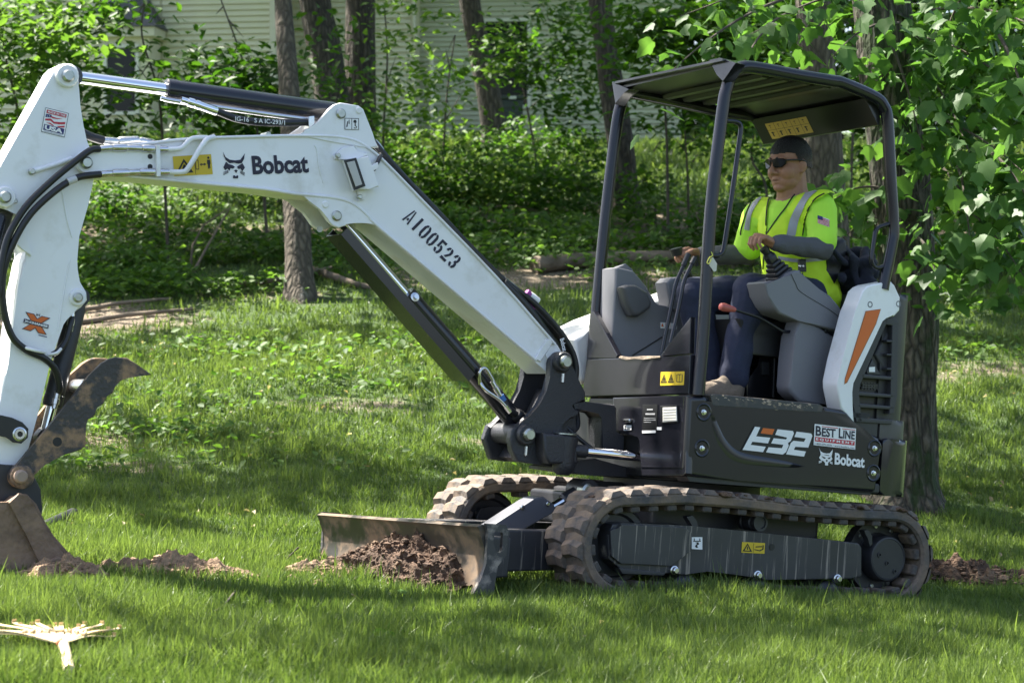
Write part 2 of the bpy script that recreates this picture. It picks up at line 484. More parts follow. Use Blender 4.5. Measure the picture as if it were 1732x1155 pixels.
# ================================================================== FOLIAGE
def leaf_arrays(C, up, ax, size, wid=0.55, fold=0.16, droop=0.12):
    """leaves as folded six-point blades: C centres, up normals, ax long axes (all n x 3)"""
    n = len(C)
    ax = ax - up * (ax * up).sum(1, keepdims=True); ax /= np.linalg.norm(ax, axis=1, keepdims=True) + 1e-9
    sd = np.cross(up, ax); L = size[:, None]; W = L * wid * 0.5
    P = np.empty((n, 6, 3))
    P[:, 0] = C - ax * L * .5
    P[:, 1] = C - ax * L * .12 + sd * W + up * L * fold * .5
    P[:, 2] = C + ax * L * .22 + sd * W * .8 + up * L * (fold * .4 - droop * .3)
    P[:, 3] = C + ax * L * .55 - up * L * droop
    P[:, 4] = C + ax * L * .22 - sd * W * .8 + up * L * (fold * .4 - droop * .3)
    P[:, 5] = C - ax * L * .12 - sd * W + up * L * fold * .5
    i = np.arange(n)[:, None] * 6
    return P.reshape(-1, 3), np.concatenate([i + np.array([[0, 1, 2, 3]]), i + np.array([[0, 3, 4, 5]])])
def foliage(name, clumps, size, m, parent, tilt=0.5, sub=14, wid=0.55, seed=0):
    """clumps: (centre, (rx, ry, rz), n). Leaves gather in small flat sprays inside every clump."""
    r = np.random.default_rng(seed); Cs = []
    for c, rad, n in clumps:
        k = max(2, n // sub)
        d = r.normal(0, 1, (k, 3)); d /= np.linalg.norm(d, axis=1, keepdims=True); d *= r.uniform(0.25, 1, (k, 1)) ** 0.5
        sc = np.array(c) + d * np.array(rad)
        w = r.integers(0, k, n); sp = size * 2.0
        Cs.append(sc[w] + r.normal(0, 1, (n, 3)) * np.array([sp, sp, sp * .33]))
    C = np.concatenate(Cs); n = len(C)
    up = np.stack([r.normal(0, tilt, n), r.normal(-0.12, tilt, n), np.ones(n)], 1); up /= np.linalg.norm(up, axis=1, keepdims=True)
    ax = r.normal(0, 1, (n, 3)); V, Fq = leaf_arrays(C, up, ax, size * r.uniform(0.6, 1.25, n), wid)
    me = np_mesh(name, V, Fq)
    t = np.clip(r.normal(0.35, 0.2, n), 0, 0.8); a = me.attributes.new('tone', 'FLOAT', 'FACE'); a.data.foreach_set('value', np.concatenate([t, t]).astype(np.float32))
    o = link(name, me, m, parent); tag(o, kind='stuff'); return o

LEAF_A = leaf_mat('woodland leaf', (0.013, 0.045, 0.005), (0.062, 0.135, 0.014), trans=0.42, tr_boost=2.0, rough=0.5)
LEAF_B = leaf_mat('pale leaf', (0.025, 0.07, 0.010), (0.11, 0.19, 0.035), trans=0.45, tr_boost=1.9, rough=0.55)
LEAF_M = leaf_mat('maple leaf', (0.04, 0.10, 0.022), (0.10, 0.19, 0.045), trans=0.45, rough=0.48, tr_boost=1.8)
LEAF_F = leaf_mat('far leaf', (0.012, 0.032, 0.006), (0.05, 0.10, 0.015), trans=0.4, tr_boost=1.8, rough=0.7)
def bark_mat(name, dark, light, moss, sx, sz, bump=1.0, mosslo=.56):
    """furrowed bark: stretched cell ridges, fine grain, patches of moss or lichen"""
    m = bpy.data.materials.new(name); m.use_nodes = True; nt = m.node_tree; b = nt.nodes['Principled BSDF']; b.inputs['Roughness'].default_value = .95
    tc = _n(nt, 'ShaderNodeTexCoord')
    def mpg(s):
        q = _n(nt, 'ShaderNodeMapping'); q.inputs['Scale'].default_value = s; nt.links.new(tc.outputs['Object'], q.inputs[0]); return q.outputs[0]
    wob = _n(nt, 'ShaderNodeTexNoise'); wob.inputs['Scale'].default_value = 6; nt.links.new(tc.outputs['Object'], wob.inputs['Vector'])
    add = _n(nt, 'ShaderNodeVectorMath', operation='MULTIPLY_ADD'); add.inputs[1].default_value = (.9, .9, .9); nt.links.new(wob.outputs['Color'], add.inputs[0]); nt.links.new(mpg((sx, sx, sz)), add.inputs[2])
    v = _n(nt, 'ShaderNodeTexVoronoi', feature='DISTANCE_TO_EDGE'); v.inputs['Scale'].default_value = 1; nt.links.new(add.outputs[0], v.inputs['Vector'])
    g = _n(nt, 'ShaderNodeTexNoise'); g.inputs['Scale'].default_value = 55; g.inputs['Detail'].default_value = 6; nt.links.new(mpg((1, 1, .35)), g.inputs['Vector'])
    h = _n(nt, 'ShaderNodeMath', operation='MULTIPLY_ADD'); h.inputs[1].default_value = .35; nt.links.new(g.outputs['Fac'], h.inputs[0]); nt.links.new(v.outputs['Distance'], h.inputs[2])
    r = _n(nt, 'ShaderNodeValToRGB'); r.color_ramp.elements[0].position = .12; r.color_ramp.elements[1].position = .55; r.color_ramp.elements[0].color = (*dark, 1); r.color_ramp.elements[1].color = (*light, 1)
    nt.links.new(h.outputs[0], r.inputs[0])
    p = _n(nt, 'ShaderNodeTexNoise'); p.inputs['Scale'].default_value = 4; p.inputs['Detail'].default_value = 8; p.inputs['Roughness'].default_value = .7; nt.links.new(mpg((1, 1, .5)), p.inputs['Vector'])
    mr = _n(nt, 'ShaderNodeMapRange'); mr.inputs['From Min'].default_value = mosslo; mr.inputs['From Max'].default_value = mosslo + .08; nt.links.new(p.outputs['Fac'], mr.inputs['Value'])
    mx = _n(nt, 'ShaderNodeMix', data_type='RGBA'); mx.inputs['B'].default_value = (*moss, 1); nt.links.new(mr.outputs[0], mx.inputs['Factor']); nt.links.new(r.outputs[0], mx.inputs['A']); nt.links.new(mx.outputs['Result'], b.inputs['Base Color'])
    bp = _n(nt, 'ShaderNodeBump'); bp.inputs['Strength'].default_value = bump; bp.inputs['Distance'].default_value = .05; nt.links.new(h.outputs[0], bp.inputs['Height']); nt.links.new(bp.outputs[0], b.inputs['Normal'])
    return m
BARK_M = bark_mat('maple bark', (.016, .013, .010), (.15, .125, .092), (.03, .045, .014), 24, 5.5, 1.0, .50)
BARK_P = bark_mat('pale bark', (.04, .032, .024), (.14, .115, .085), (.21, .20, .17), 20, 4, .7, .58)
BARK = bark_mat('grey bark', (.022, .018, .013), (.11, .09, .066), (.05, .06, .03), 22, 4, 1.0, .6)
TWIG = mat('twig bark', (0.075, 0.06, 0.045), 0.9, var=0.3, vscale=20)

def trunk_mesh(name, pts, rad, m, parent, seg=18, rough=0.06, furrow=0.0, seed=0, flare=0.0):
    """tapered bark surface with an uneven outline; furrow gives vertical ridges"""
    P = spline(pts, 10); n = len(P); r = [np.interp(i / (n - 1), np.linspace(0, 1, len(rad)), rad) for i in range(n)]
    bm = bmesh.new(); rings = []
    for i, (p, rr, (t, a, b)) in enumerate(zip(P, r, frames(P))):
        ring = []
        for k in range(seg):
            an = 2 * math.pi * k / seg; d = a * math.cos(an) + b * math.sin(an)
            f = 1 + rough * mnoise.noise(Vector((math.cos(an) * 1.6 + seed, math.sin(an) * 1.6, p.z * 1.7)))
            if furrow: f += furrow * mnoise.noise(Vector((math.cos(an) * 7 + seed, math.sin(an) * 7, p.z * 1.3)))
            if flare: f += flare * max(0, 1 - i / (n * 0.12)) ** 2 * (1 + 0.5 * math.cos(an * 5 + seed))
            ring.append(bm.verts.new(p + d * rr * f))
        rings.append(ring)
    for A, B in zip(rings, rings[1:]):
        for k in range(seg): bm.faces.new((A[k], A[(k + 1) % seg], B[(k + 1) % seg], B[k]))
    bm.faces.new(rings[-1])
    return finish(bm, name, m, parent, angle=180)

def foot(px, py, d=None):
    """ground point under a pixel column at distance d, or where the pixel meets the ground"""
    if d is None: return ground_at(px, py)
    x = (px - CX) / F * d; return Vector((x, d, gz(x, d)))

def shade(px, py, h, rx, ry, rz, n):
    """leaf clump of a crown h metres up, on the sun's path to that spot of ground"""
    g = ground_at(px, py); k = SUN_DIR / SUN_DIR.z * h
    return (g.x + k.x, g.y + k.y, g.z + h, rx, ry, rz, n)
def tall_tree(label, base, top_px, d_top, r0, r1, bark, crown, nleaf, seed, leaf=0.16, furrow=0.0, seg=20, name='forest_tree', rises=12.0, group=None):
    """trunk seen in the frame, limbs and leafy crown above it"""
    t = empty(name, loc=base); tag(t, label, 'tree', group)
    top = at(top_px[0], top_px[1], d_top) - base
    dirv = top.normalized(); full = dirv * (rises / max(dirv.z, .5))
    full = top + (full - top) * 0.9 + Vector((0, 0, 0.2))
    pts = [Vector((0, 0, -0.15)), top * 0.35 + Vector((0.02, 0, 0)), top, top + (full - top) * 0.5, full]
    trunk_mesh('trunk', pts, [r0 * 1.08, r0, r1, r1 * .75, r1 * .3], bark, t, seg, 0.10, furrow, seed, 0.45)
    rr = random.Random(seed); cl = []
    for (cx, cy, cz, rx, ry, rz, n) in crown:
        c = Vector((cx, cy, cz)) - base; s = full * rr.uniform(0.55, 0.85)
        mid = (s + c) * 0.5 + Vector((0, 0, 0.5))
        if n >= 130: tube('limb', [s, mid, c], [r1 * .4, r1 * .28, r1 * .08], bark, t, 8, 5)
        cl.append(((c.x, c.y, c.z), (rx, ry, rz), n))
    if cl: foliage('crown', cl, leaf, LEAF_A, t, 0.45, 12, 0.7, seed)
    return t

# ================================================================== WOODS
# overhead crowns (x, y, z, rx, ry, rz, leaves): the closed roof of the wood, shared out among its trees, open above the two sunlit glades
ROOF_CELLS = []
_r = random.Random(12)
for _i in range(9):
    for _j in range(9):
        _x = -14 + _i * 3.4 + _r.uniform(-.8, .8); _y = 20.5 + _j * 3.1 + _r.uniform(-.8, .8)
        if -12.3 < _x < -7.2 and 27.5 < _y < 32.5: continue
        if -10 < _x < -6.0 and _y < 24: continue
        if _x > 3.5 and _y < 22.5: continue
        ROOF_CELLS.append((_x, _y, gz(_x, _y) + _r.uniform(7.8, 10.5), 1.7, 1.5, .7, 250))
def roof(k):
    return ROOF_CELLS[k::4]
tall_tree('pale slim tree trunk at the lawn edge behind the raised boom', foot(508, 508), (478, -10), 19.8, 0.125, 0.085, BARK_P,
          [(-3.4, 21.6, 10, 2.2, 2, 1.0, 1300), shade(560, 430, 9, 1.6, 1.2, .6, 900), shade(330, 430, 9, 2.2, 1.2, .6, 900), shade(760, 400, 9, 2.4, 1.4, .6, 1000), shade(950, 420, 9, 1.8, 1.2, .6, 800)], 0, 21, leaf=.22)
tall_tree('thick dark tree trunk, left one of the close pair behind the arm cylinder', foot(590, 470, 25.5), (530, -10), 25.5, 0.23, 0.20, BARK,
          roof(0), 0, 22, furrow=0.12, leaf=.3)
tall_tree('thick dark tree trunk, right one of the close pair behind the arm cylinder', foot(606, 460, 26.5), (610, -10), 26.5, 0.215, 0.19, BARK,
          roof(1), 0, 23, furrow=0.12, leaf=.3)
tall_tree('leaning dark tree trunk beside the air conditioner and house window', foot(842, 300, 31.5), (792, -10), 31.5, 0.19, 0.16, BARK,
          roof(2), 0, 24, furrow=0.1, leaf=.3)
tall_tree('straight grey tree trunk behind the front post of the excavator canopy', foot(1062, 372, 24.0), (1012, -10), 24.0, 0.16, 0.135, BARK,
          roof(3), 0, 25, furrow=0.05, leaf=.3)
tall_tree('thick smooth grey tree trunk directly behind the seated operator', foot(1405, 455, 18.5), (1374, -10), 18.0, 0.185, 0.155, BARK_P,
          [shade(1200, 420, 8.5, 1.8, 1.2, .6, 800), shade(1400, 420, 8.5, 1.6, 1.2, .6, 600), shade(1600, 440, 8.5, 1.8, 1.0, .6, 700)], 0, 26, furrow=0.05, leaf=.2)
FLECKS = []                            # loose sprays that break the sun into small patches on the slope
_r = random.Random(21)
for _k in range(75):
    _px, _py = _r.uniform(-60, 1790), _r.uniform(560, 960) if _r.random() < .75 else _r.uniform(990, 1150)
    if _py > 860 and (_px < 520 or (_px < 880 and _py < 1060)): continue
    FLECKS.append(shade(_px, _py, _r.uniform(8.2, 9.8), _r.uniform(.3, .65), _r.uniform(.2, .4), .3, _r.randrange(35, 80)))
g0 = Vector((1.3, 10.2, 1.6)) + SUN_DIR / SUN_DIR.z * 7.5
tall_tree('shade tree with high crown standing left of the digging bucket', Vector((-6.6, 14.2, gz(-6.6, 14.2))), (-760, -400), 14.2, 0.24, 0.2, BARK,
          [shade(610, 1118, 8.5, .8, .35, .4, 280), shade(1000, 1100, 8.6, .9, .5, .4, 170), shade(1340, 1080, 8.4, 1.0, .6, .5, 190), shade(1640, 1050, 8.5, .9, .6, .5, 190),
           shade(450, 832, 8.6, 1.1, .3, .3, 260), shade(150, 830, 9, .6, .25, .3, 130), shade(700, 822, 8.5, .6, .3, .3, 140)] + FLECKS + [
           shade(1660, 850, 8.2, .9, .45, .4, 240), shade(1650, 560, 8.8, .9, .5, .4, 120), (g0.x, g0.y, g0.z, 1.2, 1.2, .5, 420), (g0.x + .9, g0.y + .5, g0.z + .2, .9, .9, .4, 260)], 0, 27, furrow=0.1)

# the maple at the right: trunk, limbs, big leaves one by one
def maple():
    base = foot(1527, 850)
    t = empty('maple_tree', loc=base); tag(t, 'big maple tree with furrowed mossy trunk and hanging leafy branches beside the excavator', 'tree')
    D = base.y
    top = at(1488, -20, D) - base; mid = at(1532, 420, D) - base
    pts = [Vector((0, 0, -0.15)), Vector((0.01, 0, 0.5)), mid, top, top + Vector((-0.3, 0.3, 3.5)), top + Vector((-0.5, 0.5, 7.0))]
    trunk_mesh('trunk', pts, [0.225, 0.192, 0.185, 0.178, 0.13, 0.05], BARK_M, t, 40, 0.06, 0.16, 31, 0.8)
    cl = []
    for c, rad, n in [((4.6, 12.2, 7.6), (2.0, 1.6, .9), 420), ((1.2, 13.5, 8.4), (1.5, 1.4, .9), 330), ((3.0, 15.0, 9.0), (1.8, 1.7, .9), 420), ((5.2, 14.8, 8.4), (1.6, 1.5, .9), 350)]:
        c = Vector(c) - base
        s = top + Vector((-0.3, 0.3, 2.5)); tube('limb', [s, (s + c) * .5 + Vector((0, 0, .3)), c], [0.07, 0.05, 0.015], BARK_M, t, 8, 5)
        cl.append((tuple(c), rad, n))
    foliage('crown', cl, 0.17, LEAF_M, t, 0.5, 16, 0.8, 31)
    # leaf shapes: five-lobed blades, gently bent, four kinds
    def leaf_shape(seed):
        r = random.Random(seed)
        half = [(0.0, -0.02), (0.18, -0.07), (0.34, 0.02), (0.36, 0.16), (0.46, 0.30), (0.52, 0.46), (0.38, 0.47), (0.30, 0.52), (0.22, 0.70), (0.09, 0.88), (0.0, 1.0)]
        out = [(x * r.uniform(.9, 1.1), y) for x, y in half] + [(-x * r.uniform(.9, 1.1), y) for x, y in half[-2:0:-1]]
        cup, dr, tw = r.uniform(-.25, .35), r.uniform(.05, .35), r.uniform(-.15, .15)
        V = [(0, 0.36, 0.0)] + [(x, y, abs(x) * cup - dr * max(0, y - .3) ** 2 + tw * x * y) for x, y in out]
        n = len(out); Fc = [(0, 1 + i, 1 + (i + 1) % n) for i in range(n)]
        V += [(-.008, 0, 0), (.008, 0, 0), (.008, -.45, .04), (-.008, -.45, .04)]; Fc.append((n + 1, n + 2, n + 3, n + 4))
        return V, Fc
    shapes = [leaf_shape(s) for s in range(5)]
    meshes = []
    for k, (V, Fc) in enumerate(shapes):
        me = bpy.data.meshes.new('leaf'); me.from_pydata(V, [], Fc); me.update()
        a = me.attributes.new('tone', 'FLOAT', 'FACE'); a.data.foreach_set('value', np.full(len(Fc), 0.1 + 0.1 * k, np.float32))
        me.materials.append(LEAF_M); me.polygons.foreach_set('use_smooth', np.ones(len(Fc), bool)); meshes.append(me)
    # twigs hanging into view: (start px, end px, distance start, distance end, leaves)
    rr = random.Random(5); leaves = []
    tw = [((1540, 60), (1730, 150), 12.6, 11.8, 60), ((1560, 20), (1760, 40), 12.8, 11.6, 60), ((1545, 190), (1740, 290), 12.6, 11.6, 62), ((1550, 240), (1690, 420), 12.6, 11.9, 46),
          ((1600, 330), (1740, 470), 12.3, 11.6, 42), ((1520, 40), (1405, 90), 12.3, 11.9, 15), ((1500, -20), (1270, 50), 12.4, 12.0, 36), ((1480, -40), (1150, 20), 12.4, 12.2, 30), ((1350, -10), (1120, 125), 12.1, 11.3, 16),
          ((1340, 20), (1250, 110), 12.0, 11.4, 9), ((1520, 330), (1410, 330), 12.7, 12.9, 30), ((1515, 380), (1420, 400), 12.7, 13.0, 20), ((1550, 400), (1590, 480), 12.5, 12.2, 26), ((1560, 120), (1640, 250), 12.7, 12.0, 44),
          ((1500, 60), (1560, 240), 12.5, 12.2, 34), ((1600, 60), (1650, -30), 12.3, 11.6, 26), ((1660, 250), (1750, 350), 11.9, 11.4, 36), ((1620, 280), (1640, 390), 12, 11.7, 30), ((1690, 60), (1750, 220), 11.8, 11.3, 34)]
    for a, b, d0, d1, n in tw:
        A = at(*a, d0) - base; B = at(*b, d1) - base
        P = spline([A, A * .66 + B * .34 + Vector((0, 0, .05)), A * .33 + B * .67 + Vector((0, 0, .04)), B - Vector((0, 0, .03))], 5)
        tube('twig', P, [0.012 - 0.009 * i / (len(P) - 1) for i in range(len(P))], TWIG, t, 6)
        for k in range(int(n * 1.75)):
            u = rr.random() ** 0.8; i = min(int(u * (len(P) - 1)), len(P) - 2); p = P[i].lerp(P[i + 1], rr.random())
            o = Vector((rr.gauss(0, .15), rr.gauss(0, .15), rr.gauss(-.06, .12))); leaves.append((p + o, o))
    rr.shuffle(leaves)
    V2, F2, T2 = [], [], []
    def orient(o):
        az = rr.uniform(0, 2 * math.pi) if rr.random() < .5 else math.atan2(o.y, o.x) - math.pi / 2
        e = rr.gauss(-0.75, 0.45)
        q = Matrix.Rotation(az, 4, 'Z') @ Matrix.Rotation(e, 4, 'X') @ Matrix.Rotation(rr.gauss(0, .45), 4, 'Y')
        return q @ Matrix.Scale(rr.uniform(.07, .15), 4)
    for i, (p, o) in enumerate(leaves):
        q = Matrix.Translation(p) @ orient(o); k = rr.randrange(5)
        if i < 300:
            l = link('leaf', meshes[k], None, t); l.matrix_local = q
        else:
            V, Fc = shapes[k]; s = len(V2); V2 += [tuple(q @ Vector(v)) for v in V]; F2 += [tuple(j + s for j in f) for f in Fc]; T2 += [rr.random() * .6] * len(Fc)
    me = bpy.data.meshes.new('leaf_mass'); me.from_pydata(V2, [], F2); me.update()
    a = me.attributes.new('tone', 'FLOAT', 'FACE'); a.data.foreach_set('value', np.array(T2, np.float32))
    l = link('leaf_mass', me, LEAF_M, t); tag(l, kind='stuff')
    return meshes
MAPLE_LEAVES = maple()

# saplings and shrubs of the understory
def sapling(label, base_px, d, stem_px, clumps, leaf, m, seed, group, name='sapling', r=0.018, cat='sapling'):
    base = foot(base_px[0], base_px[1], d); t = empty(name, loc=base); tag(t, label, cat, group)
    S = [Vector((0, 0, -0.05))] + [at(px, py, d) - base for px, py in stem_px]
    P = spline(S, 6) if len(S) > 2 else S
    tube('stem', P, [r * (1 - .6 * i / max(1, len(P) - 1)) for i in range(len(P))], TWIG, t, 8)
    cl = []; rr = random.Random(seed)
    for px, py, rx, ry, n in clumps:
        c = at(px, py, d + rr.uniform(-.5, .5)) - base; k = d / F
        s = P[rr.randrange(len(P) // 2, len(P))]
        tube('branch', [s, (s + c) * .5 + Vector((0, 0, .06)), c], [r * .5, r * .35, r * .12], TWIG, t, 6, 3)
        cl.append((tuple(c), (rx * k, rx * k * .8, ry * k), int(n * .72)))
    foliage('crown', cl, leaf, m, t, 0.55, 12, 0.55, seed)
    return t
G1 = 'leafy saplings in front of the houses'
sapling('leafy sapling with curved dark stem left of the arm tip', (60, 330), 19.5, [(35, 220), (10, 100), (-5, 0)], [(40, 60, 90, 60, 700), (95, 30, 70, 45, 430), (30, 170, 70, 70, 540), (135, 110, 45, 45, 230), (60, 260, 70, 45, 360)], .135, LEAF_B, 41, G1)
sapling('leafy sapling with forked dark stem by the bay window', (285, 420), 20.5, [(278, 300), (268, 160), (240, 60), (248, -10)], [(130, 150, 42, 60, 260), (190, 225, 60, 32, 220), (130, 230, 50, 50, 220), (330, 145, 75, 32, 400), (285, 100, 25, 25, 50), (150, 25, 55, 30, 240), (215, 25, 30, 18, 60)], .13, LEAF_A, 42, G1)
sapling('leafy sapling with slim leaning stem before the cream siding', (455, 420), 21, [(440, 260), (415, 120), (370, -10)], [(405, 128, 80, 32, 430), (370, 190, 85, 40, 480), (430, 205, 70, 42, 380), (465, 150, 40, 50, 240), (340, 75, 60, 12, 60)], .13, LEAF_A, 43, G1)
sapling('leafy sapling between the close pair of dark trunks', (575, 420), 23, [(572, 250), (568, 120)], [(565, 150, 22, 45, 120), (500, 110, 22, 40, 90), (575, 210, 40, 40, 180), (568, 40, 16, 40, 60)], .12, LEAF_A, 44, G1)
sapling('thin sapling with sparse leaf sprays before the grey siding', (650, 420), 24, [(648, 240), (655, 100), (650, 10)], [(672, 60, 45, 30, 120), (695, 130, 50, 28, 120), (660, 160, 35, 30, 90), (705, 15, 50, 18, 80), (660, 215, 55, 30, 200)], .115, LEAF_B, 45, G1)
sapling('thin sapling with sparse leaf sprays beside the leaning trunk', (750, 400), 25, [(750, 260), (757, 150), (770, 60)], [(745, 110, 45, 24, 100), (730, 165, 55, 24, 150), (860, 130, 40, 22, 100), (770, 225, 80, 30, 280), (850, 65, 45, 20, 90), (740, 30, 35, 18, 50)], .115, LEAF_B, 46, G1)
sapling('leafy sapling covering the house window above the air conditioner', (905, 390), 26, [(905, 260), (885, 150), (870, 70)], [(880, 70, 45, 25, 180), (840, 115, 45, 20, 130), (920, 110, 60, 40, 330), (960, 60, 60, 45, 400), (940, 170, 60, 40, 340), (985, 130, 40, 50, 280), (920, 20, 50, 20, 140)], .12, LEAF_A, 47, G1)
sapling('leafy sapling spreading behind the canopy roof', (1130, 400), 22, [(1128, 250), (1120, 130), (1100, 20)], [(1060, 40, 60, 45, 420), (1130, 60, 65, 40, 480), (1190, 40, 60, 40, 420), (1100, 130, 50, 45, 330), (1160, 150, 55, 45, 330), (1220, 120, 45, 35, 250), (1280, 50, 60, 45, 500), (1240, 20, 70, 30, 450), (1340, 60, 40, 50, 300)], .13, LEAF_A, 48, G1)
sapling('slim sapling with drooping sprays seen through the canopy frame', (1165, 420), 23, [(1163, 300), (1158, 220)], [(1110, 215, 45, 28, 130), (1160, 235, 40, 30, 130), (1240, 210, 35, 30, 110), (1195, 250, 30, 25, 80)], .11, LEAF_A, 49, G1)
sapling('crooked sapling stem seen past the operator shoulder', (1300, 400), 21, [(1296, 320), (1272, 270), (1278, 210)], [(1270, 215, 40, 25, 120), (1300, 260, 30, 28, 90)], .11, LEAF_A, 50, G1)
sapling('leafy sapling rising above the canopy rear corner', (1440, 430), 20, [(1440, 300), (1445, 150), (1440, 20)], [(1310, 40, 50, 40, 260), (1430, 30, 55, 40, 300), (1440, 130, 45, 60, 260), (1450, 300, 40, 70, 260)], .13, LEAF_A, 51, G1)
G2 = 'thin bare saplings in the understory'
for px, d, top, lab in [(283, 21.5, (276, 240), 'thin dark bare stem under the boom beside the sunlit patch'), (360, 24, (348, 290), 'thin dark bare stem under the warning label of the boom'), (405, 24.5, (410, 290), 'thin dark bare stem under the cat emblem of the boom'), (448, 23.5, (452, 300), 'thin dark bare stem under the boom lettering'),
                        (475, 22.5, (462, 300), 'thin dark bare stem close to the pale slim trunk'), (1107, 23, (1104, 150), 'thin dark bare stem through the canopy frame, next to the far post'), (1185, 23.5, (1160, 190), 'thin dark bare stem through the canopy frame, midway between front posts'), (1212, 24, (1184, 200), 'thin dark bare stem through the canopy frame, next to the near post'),
                        (1390, 20, (1385, 60), 'thin dark bare stem beside the thick smooth trunk'), (705, 25, (735, 150), 'thin dark bare stem among the shrubs')]:
    b = foot(px, 0, d); t = empty('bare_sapling', loc=b); tag(t, lab, 'sapling', G2)
    e = at(top[0], top[1], d) - b
    tube('stem', [Vector((0, 0, -.05)), e * .5 + Vector((.03, 0, 0)), e], [.028, .022, .008], TWIG, t, 8, 5)
    tube('branch', [e * .55, e * .7 + Vector((.18, .05, .05)), e * .8 + Vector((.4, .1, .2))], [.01, .007, .003], TWIG, t, 6, 4)

G3 = 'shrubs along the wood edge'
shr = [(690, 330, 24, 80, 55, 520, LEAF_A), (780, 300, 24.5, 80, 55, 520, LEAF_A), (870, 300, 24, 85, 55, 560, LEAF_B), (950, 330, 23.5, 70, 60, 470, LEAF_A), (760, 385, 22.5, 80, 40, 430, LEAF_B), (860, 400, 22, 90, 40, 480, LEAF_B), (950, 410, 22, 70, 36, 380, LEAF_B),
       (660, 260, 25.5, 60, 50, 330, LEAF_A), (900, 240, 27, 80, 40, 380, LEAF_A), (980, 260, 26, 50, 50, 280, LEAF_A), (720, 430, 21.5, 70, 26, 260, LEAF_B), (820, 440, 21.3, 80, 24, 280, LEAF_B),
       (60, 340, 22, 80, 45, 380, LEAF_A), (190, 350, 23, 60, 40, 240, LEAF_A), (250, 420, 21.5, 80, 38, 380, LEAF_A), (340, 420, 21.5, 80, 36, 360, LEAF_A), (430, 430, 21.3, 70, 34, 320, LEAF_A), (560, 450, 21, 70, 34, 300, LEAF_A), (200, 450, 20.6, 70, 26, 280, LEAF_B),
       (40, 420, 20.5, 70, 45, 320, LEAF_A), (380, 210, 24.5, 90, 40, 420, LEAF_A), (470, 240, 25, 60, 40, 260, LEAF_A), (330, 260, 24, 70, 25, 230, LEAF_A), (550, 215, 26, 50, 40, 200, LEAF_A), (210, 250, 22.5, 60, 35, 220, LEAF_A), (600, 420, 22.5, 50, 45, 240, LEAF_A),
       (1080, 330, 23, 35, 50, 200, LEAF_A), (1100, 420, 21.5, 60, 30, 260, LEAF_A), (1200, 400, 21.5, 70, 34, 300, LEAF_A), (1290, 380, 21, 60, 45, 280, LEAF_A), (1310, 300, 22, 40, 45, 190, LEAF_A),
       (1440, 380, 19.5, 50, 60, 250, LEAF_A), (1600, 330, 20.5, 80, 70, 420, LEAF_A), (1700, 330, 21, 70, 70, 360, LEAF_A), (1650, 180, 21, 110, 80, 900, LEAF_A), (1560, 80, 21.5, 90, 90, 800, LEAF_A), (1720, 50, 21, 90, 80, 700, LEAF_A), (1640, 420, 19.8, 70, 22, 200, LEAF_A)]
SHRUB_AT = ['behind the upper bend of the boom', 'at the foot of the leaning trunk', 'in front of the air conditioner', 'left of the straight grey trunk', 'above the boom number', 'behind the boom hoses', 'beside the end of the long log',
            'right of the close trunk pair', 'under the tall house window', 'against the straight grey trunk', 'beside the upper edge of the sloping boom', 'before the long log', 'behind the arm pivot', 'beyond the looping arm hoses', 'around the arched stick',
            'under the boom lettering', 'left of the pale slim trunk', 'right of the pale slim trunk, behind the boom cylinder', 'above the bleached branches', 'behind the arm, at the sunlit strip', 'behind the rod of the arm cylinder', 'between the pale trunk and the dark pair',
            'below the bay window', 'at the foot of the close trunk pair', 'behind the pin of the arm cylinder', 'behind the rod guard of the boom cylinder', 'seen through the canopy frame, right of the grey trunk', 'above the long log, between the canopy posts', 'behind the right hand of the operator', 'behind the chest of the operator',
            'beside the face of the operator', 'between the smooth trunk and the maple', 'right of the maple trunk', 'far right of the maple, on the slope', 'behind the middle maple twigs', 'behind the maple trunk top', 'behind the outer maple twigs', 'low beside the maple trunk']
for i, (px, py, d, rx, ry, n, m) in enumerate(shr):
    b = foot(px, 0, d); t = empty('shrub', loc=b); tag(t, ('pale green leafy shrub ' if m is LEAF_B else 'dark green leafy shrub ') + SHRUB_AT[i], 'shrub', G3)
    c = at(px, py, d) - b; k = d / F
    tube('stem', [Vector((0, 0, -.05)), c * .5 + Vector((.05, 0, 0)), c], [.016, .012, .004], TWIG, t, 6, 3)
    foliage('crown', [(tuple(c), (rx * k, rx * k * .8, ry * k), int(n * 1.5))], .095, m, t, .6, 10, .6, 60 + i)

